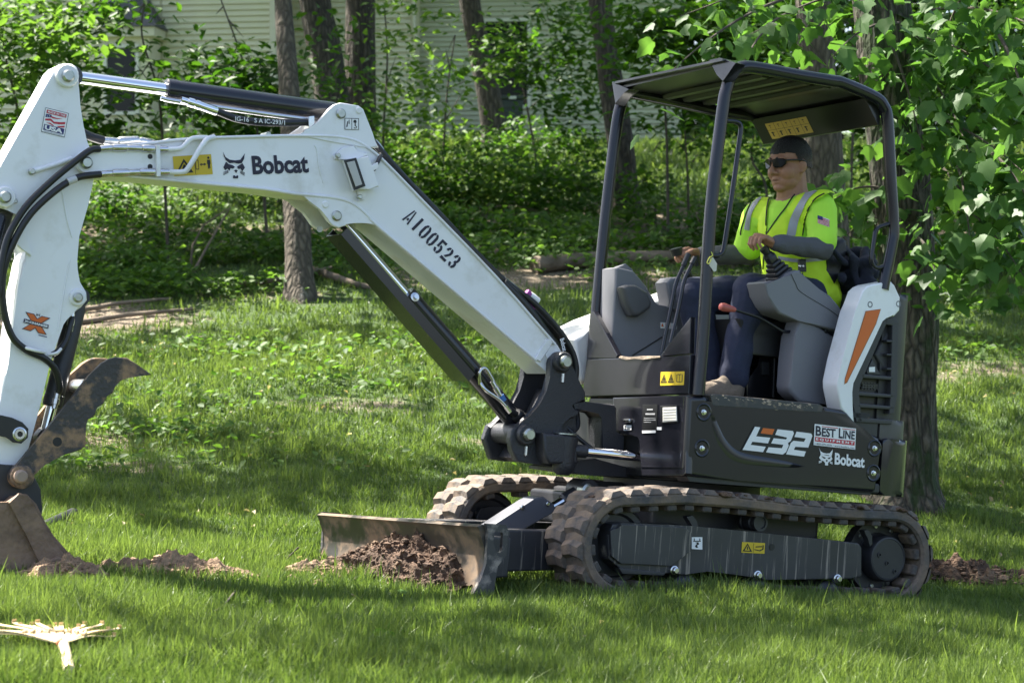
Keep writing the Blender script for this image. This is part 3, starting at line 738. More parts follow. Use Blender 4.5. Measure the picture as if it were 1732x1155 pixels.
# low leafy plants on the woodland floor and weeds in the lawn
def ground_cover():
    r = np.random.default_rng(77); P = []
    def add(px0, px1, y0, y1, n, hmax):
        y = r.uniform(y0, y1, n); x = (r.uniform(px0, px1, n) - CX) / F * y
        cl = patchy(x, y, 2.6, 1.0) + .35 * patchy(x, y, 9, 2.) > .62
        x, y = x[cl], y[cl]; P.append(np.stack([x, y, ground_z(x, y) + r.uniform(.02, hmax, len(x))], 1))
    add(-100, 1850, 19.6, 25, 26000, .28); add(120, 520, 18.6, 20.6, 3500, .2)
    for px, py, rx, ry, n in [(330, 690, .7, .4, 170), (600, 655, .9, .4, 200), (260, 740, .5, .25, 260), (440, 780, .9, .3, 120), (130, 790, .4, .2, 150), (520, 600, 1.2, .5, 160), (1650, 600, .9, .4, 200), (1660, 520, .9, .7, 240), (380, 600, 1., .5, 130), (700, 590, .6, .3, 100), (860, 700, .3, .2, 80)]:
        cx, cy = gxy(px, py); x = cx + r.normal(0, rx * .6, n); y = cy + r.normal(0, ry * .6, n)
        P.append(np.stack([x, y, ground_z(x, y) + r.uniform(.03, .11, n)], 1))
    C = np.concatenate(P); n = len(C)
    up = np.stack([r.normal(0, .4, n), r.normal(-.2, .4, n), np.ones(n)], 1); up /= np.linalg.norm(up, axis=1, keepdims=True)
    V, Fq = leaf_arrays(C, up, r.normal(0, 1, (n, 3)), r.uniform(.04, .095, n) * np.clip(C[:, 1] / 18, .6, 1.1), .7)
    me = np_mesh('ground_cover', V, Fq); t = np.clip(r.normal(.4, .22, n), 0, .9)
    a = me.attributes.new('tone', 'FLOAT', 'FACE'); a.data.foreach_set('value', np.concatenate([t, t]).astype(np.float32))
    tag(link('ground_cover', me, LEAF_B), 'low leafy weeds and ivy along the wood edge', 'ground cover', kind='stuff')
ground_cover()

# tall weed stalk in the sunlit strip
for px, py, h, wl_ in [(222, 500, .62, 'tallest upright leafy weed stalk in the sunlit strip'), (165, 500, .42, 'upright leafy weed stalk beside the arm in the sunlit strip'), (262, 498, .36, 'shortest upright leafy weed stalk in the sunlit strip')]:
    b = foot(px, py); t = empty('weed_stalk', loc=b); tag(t, wl_, 'weed', 'upright weed stalks in the sunlit strip')
    tube('stem', [(0, 0, 0), (.02, 0, h * .5), (.0, 0, h)], [.006, .005, .002], mat('weed stem', (.1, .16, .04), .7), t, 6, 3)
    foliage('leaves', [((0, 0, h * f), (.09, .09, .05), 9) for f in (.3, .45, .6, .75, .9, 1.0)], .075, LEAF_B, t, .5, 4, .6, int(px))

# far wood behind the houses
def far_wood():
    cl = []; r = random.Random(3)
    for i in range(330):
        x = r.uniform(-22, 22); cl.append(((x, r.uniform(52, 60), gz(x, 55) + r.uniform(0, 13)), (2.6, 2.0, 1.6), 190))
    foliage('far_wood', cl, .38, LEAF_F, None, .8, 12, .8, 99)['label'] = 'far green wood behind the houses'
    bpy.data.objects['far_wood']['category'] = 'wood'
far_wood()

# fallen branches and logs at the wood edge
LOG = mat('weathered log', (.17, .13, .095), .95, var=.4, vscale=8, stretch=(.4, 1, 1), bump=.8, bscale=30)
def log(label, p, r, name='fallen_branch', cat='branch', group=None):
    pts = [foot(px, py) + Vector((0, 0, h)) for px, py, h in p]; b = pts[0].copy()
    o = tube(name, [q - b for q in pts], [r * (1 - .5 * i / (len(pts) - 1)) for i in range(len(pts))], LOG, None, 10, 0)
    o.location = b; tag(o, label, cat, group)
log('long weathered log lying at the wood edge behind the canopy posts', [(905, 462, .08), (1000, 455, .1), (1120, 448, .09), (1200, 446, .08)], .09, 'fallen_log', 'log')
log('bleached fallen branch in the sunlit strip, upper one', [(140, 530, .03), (200, 522, .05), (290, 512, .04)], .024)
log('bleached fallen branch in the sunlit strip, lower one', [(130, 550, .02), (215, 540, .04), (330, 528, .03)], .028)
log('fallen branch running behind the pale slim trunk', [(400, 492, .05), (470, 486, .08), (560, 470, .1)], .035)
log('fallen branch ending beside the boom cylinder', [(530, 470, .08), (600, 488, .04), (640, 492, .02)], .045)
log('arched bare stick leaning in the undergrowth, curved one', [(322, 455, .02), (326, 452, .22), (345, 450, .42), (385, 450, .58)], .014, 'bare_stick', 'stick')
log('straight bare stick leaning in the undergrowth', [(325, 468, .02), (350, 460, .25), (390, 455, .62)], .016, 'bare_stick', 'stick')

# ================================================================== HOUSES
SIDING_A = mat('cream vinyl siding', (.70, .65, .47), .6, var=.05, vscale=2)
SIDING_B = mat('grey vinyl siding', (.50, .50, .37), .6, var=.05, vscale=2)
TRIM = mat('cream trim', (.68, .63, .5), .55, var=.04)
SHINGLE = mat('grey shingles', (.10, .10, .115), .9, var=.3, vscale=14, bump=.6)
GLASS = mat('dark window glass', (.012, .013, .014), .12, spec=.25)
SASH = mat('window sash', (.72, .7, .62), .5)
def siding_wall(parent, w, h, m, pitch=.115, holes=()):
    """lap boards one by one on the local x-z plane, front towards -y; a board is cut where a window stands"""
    bpy.context.view_layer.update()
    bk = bmesh.new(); box_bm(bk, (0, .02, 0), (w, .16, h)); finish(bk, 'wall', m, parent)
    cache = {}
    for i in range(int(h / pitch)):
        z = i * pitch; spans = [(0, w)]
        for x0, x1, z0, z1 in holes:
            if z + pitch > z0 and z < z1:
                spans = [s for a, b in spans for s in ((a, min(b, x0)), (max(a, x1), b)) if s[1] - s[0] > .02]
        for a, b in spans:
            key = round(b - a, 3)
            if key not in cache:
                V = [(0, -.022, .012), (key, -.022, .012), (key, .018, .012), (0, .018, .012), (0, .012, pitch), (key, .012, pitch), (key, .02, pitch), (0, .02, pitch)]
                me = bpy.data.meshes.new('siding_board'); me.from_pydata(V, [], [(0, 1, 5, 4), (3, 2, 1, 0), (2, 3, 7, 6), (0, 4, 7, 3), (1, 2, 6, 5), (4, 5, 6, 7)]); me.materials.append(m); me.update(); cache[key] = me
            o = link('siding_board', cache[key], None, parent); o.location = (a, 0, z)
def window(parent, x0, x1, z0, z1, rail=True):
    fr = bmesh.new(); t = .07
    for lo, hi in [((x0 - t, -.03, z0 - t), (x0, .1, z1 + t)), ((x1, -.03, z0 - t), (x1 + t, .1, z1 + t)), ((x0, -.03, z1), (x1, .1, z1 + t)), ((x0 - .02, -.05, z0 - t), (x1 + .02, .1, z0))]: box_bm(fr, lo, hi, .006, 1)
    w = finish(fr, 'window', SASH, parent)
    box('pane', (x0, .012, z0), (x1, .03, z1), GLASS, w, .002)
    if rail: box('meeting_rail', (x0, -.012, (z0 + z1) / 2 - .03), (x1, .011, (z0 + z1) / 2 + .03), SASH, w, .004)
def house_at(px, py, d, name, label, yaw):
    b = at(px, py, d); t = empty(name, Matrix.Translation(b) @ Matrix.Rotation(yaw, 4, 'Z')); tag(t, label, 'house'); return t
# cream house: wall right of the bay, the bay with its window and little hip roof
k = 39 / F
A = house_at(275, 262, 39, 'cream_house', 'cream sided house with bay window and small shingled bay roof', R(-8))
siding_wall(A, 2.18, 4.2, SIDING_A)
box('corner_trim', (2.15, -.05, 0), (2.27, .3, 4.2), TRIM, A)
bay = bmesh.new(); box_bm(bay, (-1.35, -.58, .0), (-.03, .3, 2.22)); finish(bay, 'bay', TRIM, A, smooth=False)
def sub_wall(parent, x, y, w, h, m, holes):
    e = box('bay_wall', (x, y, 0), (x + w, y + .03, h), m, parent, .001); 
    for i in range(int(h / .115)):
        z = i * .115; spans = [(0, w)]
        for x0, x1, z0, z1 in holes:
            if z + .115 > z0 and z < z1: spans = [s for a, b in spans for s in ((a, min(b, x0)), (max(a, x1), b)) if s[1] - s[0] > .02]
        for a, b in spans:
            V = [(x + a, y - .02, z), (x + b, y - .02, z), (x + b, y - .004, z), (x + a, y - .004, z), (x + a, y - .01, z + .112), (x + b, y - .01, z + .112), (x + b, y - .002, z + .112), (x + a, y - .002, z + .112)]
            me = bpy.data.meshes.new('siding_board'); me.from_pydata(V, [], [(0, 1, 5, 4), (3, 2, 1, 0), (2, 3, 7, 6), (0, 4, 7, 3), (1, 2, 6, 5), (4, 5, 6, 7)]); me.update(); link('siding_board', me, m, e)
    return e
W = sub_wall(A, -1.3, -.62, 1.25, 2.2, SIDING_A, [(.42, 1.05, .72, 2.1)])
wb = bmesh.new(); t_ = .07
for lo, hi in [((-.95, -.68, .78), (-.88, -.55, 2.06)), ((-.32, -.68, .78), (-.25, -.55, 2.06)), ((-.88, -.68, 1.99), (-.32, -.55, 2.06)), ((-.96, -.70, .71), (-.24, -.55, .78))]: box_bm(wb, lo, hi, .006, 1)
wnd = finish(wb, 'window', SASH, A)
box('pane', (-.88, -.635, .78), (-.32, -.615, 1.99), GLASS, wnd, .002); box('meeting_rail', (-.88, -.665, 1.36), (-.32, -.636, 1.42), SASH, wnd, .004)
box('fascia', (-1.45, -.74, 2.2), (.08, -.02, 2.38), TRIM, A)
rf = bmesh.new(); v = [rf.verts.new(c) for c in [(-1.5, -.8, 2.38), (.13, -.8, 2.38), (.13, -.0, 2.38), (-1.5, -.0, 2.38), (-1.1, -.12, 3.0), (-.25, -.12, 3.0), (-.25, 0, 3.0), (-1.1, 0, 3.0)]]
for q in [(0, 1, 5, 4), (1, 2, 6, 5), (3, 0, 4, 7), (4, 5, 6, 7), (2, 3, 7, 6), (3, 2, 1, 0)]: rf.faces.new([v[i] for i in q])
finish(rf, 'bay_roof', SHINGLE, A, smooth=False)
bk = bmesh.new(); box_bm(bk, (-4.2, .02, 0), (-.02, .16, 4.2)); finish(bk, 'wall', SIDING_A, A)
for i in range(36):
    me = bpy.data.meshes.new('siding_board'); z = i * .115
    me.from_pydata([(-4.2, -.022, z + .012), (-.04, -.022, z + .012), (-.04, .018, z + .012), (-4.2, .018, z + .012), (-4.2, .012, z + .112), (-.04, .012, z + .112), (-.04, .02, z + .112), (-4.2, .02, z + .112)], [], [(0, 1, 5, 4), (3, 2, 1, 0), (2, 3, 7, 6), (0, 4, 7, 3), (1, 2, 6, 5), (4, 5, 6, 7)]); me.update(); link('siding_board', me, SIDING_A, A)
box('roof', (-4.6, -.4, 4.2), (2.6, 5, 4.4), SHINGLE, A)
# grey house: cream wing on its left, grey wall with tall window
B = house_at(702, 305, 41, 'grey_house', 'pale grey sided house with tall window behind the leaning tree', R(-6))
k = 41 / F
wx0, wx1 = (822 - 702) * k, (893 - 702) * k; wz0, wz1 = (305 - 181) * k, (305 - 40) * k
siding_wall(B, 5.4, 4.6, SIDING_B, .1, [(wx0 - .07, wx1 + .07, wz0 - .07, wz1 + .07)])
window(B, wx0, wx1, wz0, wz1)
siding_wing = empty('wing'); siding_wing.parent = B; siding_wing.location = (-2.6, -.5, 0)
bk = bmesh.new(); box_bm(bk, (0, .02, 0), (2.7, .5, 4.6)); finish(bk, 'wall', SIDING_A, siding_wing)
for i in range(40):
    z = i * .115
    me = bpy.data.meshes.new('siding_board'); me.from_pydata([(0, -.022, z + .012), (2.7, -.022, z + .012), (2.7, .018, z + .012), (0, .018, z + .012), (0, .012, z + .112), (2.7, .012, z + .112), (2.7, .02, z + .112), (0, .02, z + .112)], [], [(0, 1, 5, 4), (3, 2, 1, 0), (2, 3, 7, 6), (0, 4, 7, 3), (1, 2, 6, 5), (4, 5, 6, 7)]); me.update(); link('siding_board', me, SIDING_A, siding_wing)
tube('downspout', [(.06, -.56, 4.6), (.06, -.56, 2.9), (.42, -.52, 2.45), (.42, -.52, 0)], .045, TRIM, B, 8)
box('roof', (-3.0, -.8, 4.6), (5.8, 5, 4.8), SHINGLE, B)
# air conditioner by the wall
ac = empty('air_conditioner', loc=at(856, 256, 39.5)); tag(ac, 'dark green air conditioner unit standing under the tall house window', 'air conditioner')
ACM = mat('dark green metal', (.02, .03, .028), .5); s = .33
box('cabinet', (-s, -s, -.3), (s, s, .98), ACM, ac, .04)
box('top_cover', (-s - .02, -s - .02, .98), (s + .02, s + .02, 1.06), ACM, ac, .03)
for i in range(9): box('louver', (-s + .04, -s - .015, .02 + i * .1), (s - .04, -s - .002, .07 + i * .1), ACM, ac, .004)
box('badge', (.05, -s - .04, .985), (.2, -s - .021, 1.04), mat('pale badge', (.5, .5, .48), .4), ac, .004)

# ================================================================== MINI EXCAVATOR
WHITE = mat('white machine paint', (.80, .80, .81), .32, coat=.25, var=.02, vscale=3, dirt=(.58, .56, .50), dscale=4.5, dlo=.52, dhi=.80, drough=.55)
DARK = mat('charcoal machine paint', (.013, .013, .018), .24, spec=.4, coat=.35, var=.12, vscale=4)
DARK2 = mat('matt charcoal steel', (.028, .028, .032), .45, var=.2, vscale=6)
CAST = mat('cast iron paint', (.03, .03, .035), .42, bump=.25, bscale=120)
TUBE = mat('canopy tube paint', (.012, .012, .018), .22, spec=.35, coat=.25)
CHROME = mat('chrome', (.82, .82, .84), .07, metal=1)
STEEL = mat('zinc pin steel', (.42, .44, .40), .35, metal=1, var=.15, vscale=30)
FIT = mat('hose fitting steel', (.62, .62, .62), .25, metal=1)
GREYP = mat('grey console plastic', (.17, .17, .185), .5, bump=.06, bscale=300)
BLACKP = mat('black plastic', (.014, .014, .015), .4)
BLACKR = mat('black hose rubber', (.014, .014, .016), .38)
VINYL = mat('seat vinyl', (.014, .014, .016), .42, bump=.1, bscale=150)
GRILLE = mat('grille plastic', (.038, .038, .042), .5)
RUBBER = mat('track rubber', (.075, .07, .068), .8, var=.3, vscale=9, dirt=(.20, .145, .10), dscale=6, dlo=.38, dhi=.62, bump=.35, bscale=40)
FRAMEP = mat('muddy frame paint', (.035, .035, .04), .4, var=.2, vscale=5, dirt=(.30, .26, .21), dscale=10, dlo=.55, dhi=.66, dstretch=(4.5, 1, .16))
BLADEP = mat('worn blade steel', (.055, .05, .045), .38, metal=.4, dirt=(.17, .115, .07), dscale=6, dlo=.45, dhi=.6)
BUCKP = mat('muddy bucket steel', (.16, .10, .065), .6, metal=.0, var=.4, vscale=7, dirt=(.26, .175, .115), dscale=5, dlo=.42, dhi=.62, bump=.5, bscale=30)
THUMBP = mat('muddy thumb steel', (.045, .04, .037), .5, dirt=(.30, .19, .11), dscale=9, dlo=.47, dhi=.60, bump=.3, bscale=50)
ORANGE = mat('orange decal', (.62, .13, .015), .4)
YELLOW = mat('yellow warning decal', (.62, .44, .02), .5)
INK = mat('dark navy print', (.012, .010, .03), .5)
BLACKI = mat('black print', (.01, .01, .01), .5)
WHITEI = mat('white print', (.8, .8, .8), .45)
REDI = mat('red print', (.50, .03, .05), .5)
BLUEI = mat('blue print', (.03, .03, .14), .5)
SOIL = mat('dug soil', (.088, .053, .033), .95, var=.5, vscale=14, bump=1.0, bscale=60, dirt=(.17, .115, .07), dscale=6, dlo=.52, dhi=.68)
CAKE = mat('caked pale mud', (.34, .27, .20), .95, var=.35, vscale=30, bump=.5, bscale=90)

EX = empty('mini_excavator', MM)
tag(EX, 'white and charcoal mini excavator with open canopy, tracks, blade and thumb', 'excavator')
def P(Y): return lambda px, py: mp(px, py, Y)
def pin(name, px, py, y0, y1, r, m=None, parent=None, prof=None):
    a = mp(px, py, y1); a2 = Vector((a.x, y0, a.z))
    L = y1 - y0
    return lathe(name, a2, a, prof or [(0, r), (L - r * .25, r), (L, r * .72), (L, 0)], m or STEEL, parent or EX, 20)

# ---------------------------------------------------------------- tracks
IC = mp(1061, 925, .775); SP = mp(1512, 944, .775)
RB = .213          # middle of the belt
def belt_path(n):
    pts = []; I = (IC.x, IC.z); S = (SP.x, SP.z); rs = .212
    for k in range(25):                                                        # idler front, from bottom up
        a = -math.pi / 2 + math.pi * k / 24; pts.append((I[0] + RB * math.cos(a), I[1] + RB * math.sin(a)))
    c = mp(1255, 850, .775); pts += [((I[0] + c.x) / 2, max(I[1] + RB, c.z) + .002), (c.x, c.z)]
    for t in (.35, .7): pts.append((c.x * (1 - t) + S[0] * t, c.z * (1 - t) + (S[1] + rs) * t - .012 * math.sin(math.pi * t)))
    for k in range(25):
        a = math.pi / 2 + math.pi * k / 24; pts.append((S[0] + rs * math.cos(a), S[1] + rs * math.sin(a)))
    pts.append(pts[0])
    P_ = np.array(pts); seg = np.linalg.norm(np.diff(P_, axis=0), axis=1); s = np.concatenate([[0], np.cumsum(seg)]); L = s[-1]
    u = np.arange(n) / n * L
    return np.stack([np.interp(u, s, P_[:, 0]), np.interp(u, s, P_[:, 1])], 1), L
def lug_mesh():
    bm = bmesh.new()
    a, b, h = .082, .042, .020                          # half width, half length, height; local x along, y across, z out
    lo = [(-b, -a), (b, -a), (b * 1.25, 0), (b, a), (-b, a), (-b * .7, 0)]; hi = [(-b * .5, -a * .86), (b * .5, -a * .86), (b * .8, 0), (b * .5, a * .86), (-b * .5, a * .86), (-b * .3, 0)]
    A = [bm.verts.new((x, y, -.004)) for x, y in lo]; B = [bm.verts.new((x, y, h)) for x, y in hi]
    for i in range(6): bm.faces.new((A[i], A[(i + 1) % 6], B[(i + 1) % 6], B[i]))
    bm.faces.new(B)
    bmesh.ops.recalc_face_normals(bm, faces=bm.faces)
    me = bpy.data.meshes.new('lug'); bm.to_mesh(me); bm.free(); me.materials.append(RUBBER); return me
def tooth_mesh():
    bm = bmesh.new(); box_bm(bm, (-.026, -.05, -.03), (.026, .05, 0), .006, 1)
    me = bpy.data.meshes.new('drive_tooth'); bm.to_mesh(me); bm.free(); me.materials.append(RUBBER); return me
LUG, TOOTH = lug_mesh(), tooth_mesh()
def track(yc, near):
    Np = 176; pts, L = belt_path(Np); th = .028; w = .16
    bm = bmesh.new(); rings = []
    tang = np.roll(pts, -1, 0) - np.roll(pts, 1, 0); tang /= np.linalg.norm(tang, axis=1, keepdims=True); nor = np.stack([tang[:, 1], -tang[:, 0]], 1)
    cs = [(-w, -th * .6), (-w, th * .5), (-w + .012, th), (w - .012, th), (w, th * .5), (w, -th * .6), (w - .012, -th), (-w + .012, -th)]
    for p, n_ in zip(pts, nor): rings.append([bm.verts.new((p[0] + n_[0] * o, yc + y, p[1] + n_[1] * o)) for y, o in cs])
    for i in range(Np):
        A, B = rings[i], rings[(i + 1) % Np]
        for k in range(8): bm.faces.new((A[k], A[(k + 1) % 8], B[(k + 1) % 8], B[k]))
    t = finish(bm, 'track', RUBBER, EX, angle=30)
    NL = 44; step = Np // NL
    for i in range(NL):
        for col, sh in ((1, 0), (-1, step // 2)):
            j = (i * step + sh) % Np; p, n_, tg = pts[j], nor[j], tang[j]
            o = link('lug', LUG, None, t)
            m = Matrix(((tg[0], 0, n_[0], p[0] + n_[0] * th), (0, 1, 0, yc + col * .078), (tg[1], 0, n_[1], p[1] + n_[1] * th), (0, 0, 0, 1)))
            o.matrix_local = m @ Matrix.Scale(-1 if col < 0 else 1, 4, (1, 0, 0)) if False else m
        j = (i * step) % Np; p, n_, tg = pts[j], nor[j], tang[j]
        if near or i % 2 == 0:
            o = link('drive_tooth', TOOTH, None, t)
            o.matrix_local = Matrix(((tg[0], 0, n_[0], p[0] - n_[0] * th), (0, 1, 0, yc + .09), (tg[1], 0, n_[1], p[1] - n_[1] * th), (0, 0, 0, 1)))
    # soil caked along the top run
    bm = bmesh.new(); rr = random.Random(3 if near else 4)
    for k in range(150 if near else 60):
        j = rr.randrange(25 * Np // 100, 62 * Np // 100) if rr.random() < .8 else rr.randrange(Np)
        if pts[j][1] < .3: continue
        n_ = nor[j]; r = rr.uniform(.008, .022); y = yc + rr.uniform(-.15, .165)
        q = bmesh.ops.create_icosphere(bm, subdivisions=1, radius=1)
        for v in q['verts']:
            c = v.co * (1 + .5 * mnoise.noise(v.co * 2 + Vector((k, 0, 0)))); v.co = Vector((pts[j][0] + c.x * r * 2.0, y + c.y * r * 1.3, pts[j][1] + n_[1] * (th + .004) + c.z * r * .8))
    tag(finish(bm, 'caked_soil', SOIL, t), kind='stuff')
    return t
track(.615, True); track(-.615, False)
for s in (1, -1):
    y = .615 * s
    pr = lambda L, r: [(0, r * .55), (.01, r), (L - .01, r), (L, r * .55), (L, 0)]
    i_ = lathe('idler_wheel', (IC.x, y - .05, IC.z), (IC.x, y + .05, IC.z), [(0, .05), (0, .175), (.03, .195), (.07, .195), (.1, .175), (.1, .15), (.085, .14), (.085, .06), (.11, .055), (.11, 0)], DARK2, EX, 32)
    sp_ = lathe('sprocket', (SP.x, y - .03, SP.z), (SP.x, y + .03, SP.z), [(0, .18), (.06, .18), (.06, .12), (.05, .11), (.05, 0)], DARK2, EX, 32)
    for k in range(9):
        a = k * 2 * math.pi / 9; c = Vector((SP.x + .15 * math.cos(a), y + .028, SP.z + .15 * math.sin(a)))
        cyl('bolt', c, c + Vector((0, .012, 0)), .011, STEEL, sp_, 8, .002)
    for X in (.42, .0, -.42): lathe('track_roller', (X, y - .12, .085), (X, y + .12, .085), [(0, .05), (.02, .08), (.09, .08), (.10, .05), (.14, .05), (.15, .08), (.22, .08), (.24, .05), (.24, 0)], DARK2, EX, 20)
    c = mp(1287, 884, .70); lathe('carrier_roller', (c.x, y - .06, c.z), (c.x, y + .085, c.z), [(0, .04), (.03, .042), (.035, .036), (.05, .036), (.055, .042), (.1, .042), (.105, .036), (.115, .036), (.12, .041), (.145, .041), (.145, .03), (.138, .028), (.138, 0)], DARK2, EX, 24)
# final drive cap
c = mp(1503, 945, .72); d = lathe('final_drive_cap', (c.x, .60, c.z), (c.x, .72, c.z), [(0, .115), (.105, .115), (.118, .108), (.12, .10), (.117, .098), (.117, 0)], DARK2, EX, 40)
for q in [(1487, 938), (1513, 966), (1500, 952)]:
    a = mp(q[0], q[1], .716); lathe('plug', (a.x, .714, a.z), (a.x, .722, a.z), [(0, .013), (.008, .012), (.008, .007), (.003, .006), (.003, 0)], DARK2, d, 12)
fr = plate('track_frame', [(1036, 886), (1052, 884), (1170, 889), (1300, 902), (1452, 918), (1458, 926), (1458, 974), (1440, 979), (1310, 980), (1290, 981), (1242, 968), (1196, 966), (1160, 971), (1052, 965), (1030, 945), (1028, 905)], .74, .56, .74, FRAMEP, EX, .008)
plate('cover_plate', [(1032, 897), (1040, 893), (1048, 893), (1050, 886), (1158, 891), (1170, 901), (1168, 932), (1136, 957), (1050, 953), (1034, 940)], .755, .735, .758, FRAMEP, fr, .004)
plate('skid_strip', [(1046, 960), (1125, 968), (1122, 973), (1052, 970)], .76, .70, .765, DARK2, fr, .003)
for q in [(1145, 965), (1286, 973), (1421, 979)]: 
    b_ = pin('bolt', q[0], q[1], .735, .775, .022, FIT, fr, [(0, .022), (.02, .022), (.022, .017), (.036, .016), (.04, .011), (.04, 0)])
c0, c1 = mp(1306, 925, .743), None
lathe('frame_hole', (c0.x, .735, c0.z), (c0.x, .7425, c0.z), [(0, .016), (.0075, .016), (.0075, 0)], BLACKI, fr, 16)
for pl_, Y_ in [([(1157, 873), (1168, 871), (1175, 880), (1178, 893), (1172, 908), (1162, 922), (1158, 920), (1168, 900), (1168, 888), (1162, 880)], .69), ([(1456, 896), (1464, 895), (1471, 905), (1472, 920), (1466, 925), (1465, 910), (1460, 903)], .69)]:
    plate('tie_down_eye', pl_, Y_, Y_ - .02, Y_ + .02, DARK2, fr, .004)
pf = plate('track_frame', [(1036, 886), (1052, 884), (1170, 889), (1300, 902), (1452, 918), (1458, 926), (1458, 974), (1310, 980), (1160, 971), (1052, 965), (1030, 945), (1028, 905)], .74, -.70, -.54, FRAMEP, EX, .008)
box('cross_frame', (-.5, -.52, .30), (.5, .52, .52), DARK2, EX, .03)
box('front_cross_member', (.3, -.3, .34), (.72, .3, .50), DARK2, EX, .02)
lathe('slew_ring', (0, 0, .50), (0, 0, .64), [(0, .36), (.02, .40), (.09, .40), (.095, .42), (.14, .42), (.14, 0)], DARK2, EX, 48)
# soil on the frame top
# labels on the frame
print_px('towing_label', [[(1170, 908), (1188, 908), (1188, 929), (1170, 928)]], P(.7425), WHITEI, fr)
print_polys('towing_mark', [[(.15, .62), (.85, .62), (.85, .7), (.15, .7)], [(.35, .55), (.62, .58), (.7, .4), (.5, .3), (.62, .12), (.4, .1), (.3, .25), (.5, .45)], [(.2, .7), (.28, .7), (.28, .9), (.2, .9)], [(.72, .7), (.8, .7), (.8, .9), (.72, .9)]], (1170, 908), (1188, 908), (1170, 928), P(.7435), BLACKI, fr)
print_px('warning_label', [[(1255, 916), (1294, 918), (1293, 936), (1254, 934)]], P(.7425), YELLOW, fr)
def warn_marks(name, TL, TR, BL, Y, parent, tri=((.03, .47),), extra=()):
    polys = []
    for a, b in tri:
        c = (a + b) / 2; w = b - a; t = .05
        polys += [[(a, .12), (c, .9), (c, .74), (a + .22 * w, .22)], [(b, .12), (c, .9), (c, .74), (b - .22 * w, .22)], [(a, .12), (b, .12), (b - .2 * w, .22), (a + .2 * w, .22)], [(c - .05 * w, .3), (c + .08 * w, .3), (c + .04 * w, .6), (c - .05 * w, .58)]]
    polys += list(extra)
    print_polys(name, polys, TL, TR, BL, P(Y), BLACKI, parent)
warn_marks('warning_mark', (1255, 916), (1294, 918), (1254, 934), .7435, fr, ((.04, .46),), [[(.5, .05), (.515, .05), (.515, .95), (.5, .95)], [(.55, .3), (.8, .2), (.95, .4), (.95, .8), (.9, .8), (.9, .45), (.78, .3), (.55, .38)], [(.6, .55), (.88, .6), (.88, .7), (.6, .65)]])

# ---------------------------------------------------------------- blade
bl = empty('dozer_blade'); bl.parent = EX
tf = mp(825, 887, .775); zt = tf.z
bx = tf.x; zb = .035
prof = [(bx + .02, zt), (bx + .045, zt - .012), (bx + .03, zt - .03), (bx + .0, zt - .10), (bx - .005, zt - .17), (bx + .015, zt - .24), (bx + .05, zb)]
outl = prof + [(bx + .035, zb), (bx - .02, zt - .24), (bx - .04, zt - .17), (bx - .035, zt - .08), (bx - .02, zt - .005)]
def skew(o):
    for v in o.data.vertices: v.co.x += .0645 * (.775 - v.co.y); v.co.z -= .031 * (.775 - v.co.y)
    return o
skew(prism('mouldboard', outl, -.765, .765, BLADEP, bl, .003, 1))
ep = [(bx + .015, zt + .005), (bx - .085, zt + .005), (bx - .10, zt - .02), (bx - .10, zt - .13), (bx - .06, zt - .18), (bx - .05, zb), (bx + .052, zb), (bx + .018, zt - .24), (bx - .002, zt - .17), (bx + .003, zt - .1)]
for y0, y1 in ((.765, .785), (-.785, -.765)):
    bm = bmesh.new(); O_ = ep
    H_ = [(bx - .03, zt - .03), (bx - .07, zt - .03), (bx - .075, zt - .04), (bx - .075, zt - .11), (bx - .065, zt - .12), (bx - .05, zt - .12), (bx - .03, zt - .08)]
    # plate with a real hand hole: two halves joined round the hole
    top = [O_[0], O_[1], O_[2], O_[3]]
    prism_bm(bm, [O_[0], O_[1], O_[2], (H_[2][0], H_[2][1]), H_[1], H_[0], (O_[9][0], H_[0][1])], y0, y1)
    prism_bm(bm, [O_[2], O_[3], H_[4], H_[3], H_[2]], y0, y1)
    prism_bm(bm, [(O_[9][0], H_[0][1]), H_[0], H_[6], H_[5], H_[4], O_[3], O_[4], O_[5], O_[6], O_[7], O_[8]], y0, y1)
    skew(finish(bm, 'end_plate', mat('worn end plate', (.06, .058, .06), .45, metal=.3, dirt=(.3, .26, .22), dscale=9, dlo=.5, dhi=.62), bl))
for y in (.36, -.36):
    prism('push_arm', [(bx - .03, .30), (bx - .03, .10), (.55, .16), (.45, .22), (.45, .34), (.6, .33)], y - .07, y + .07, FRAMEP, bl, .012)
prism('push_beam', [(bx - .03, .28), (bx - .03, .08), (bx - .25, .10), (bx - .25, .28)], -.55, .55, FRAMEP, bl, .012)
# blade cylinder: rod end on the cross frame, barrel cover towards the blade
a = mp(985, 829, .10); b = mp(850, 905, .10)
lathe('cylinder_eye', (a.x, .03, a.z), (a.x, .17, a.z), [(0, .055), (.14, .055), (.14, 0)], DARK2, bl, 24)
pin('pivot_pin', 997, 830, .14, .20, .036, None, bl)
plate('cylinder_bracket', [(975, 826), (990, 813), (1060, 816), (1150, 824), (1250, 830), (1255, 845), (975, 842)], .1, .02, .06, DARK2, EX, .006)
dv = (b - a).normalized()
cyl('cylinder_rod', a + dv * .03, a + dv * .28, .024, CHROME, bl)
cyl('rod_collar', a + dv * .02, a + dv * .12, .038, DARK2, bl)
plate('cylinder_cover', [(826, 893), (905, 842), (920, 840), (938, 853), (940, 862), (935, 868), (868, 906), (850, 912)], .16, .04, .16, mat('grey cylinder cover', (.10, .10, .115), .4), bl, .008)
for q in [(928, 852), (885, 858)]: pin('bolt', q[0], q[1], .155, .172, .011, FIT, bl)

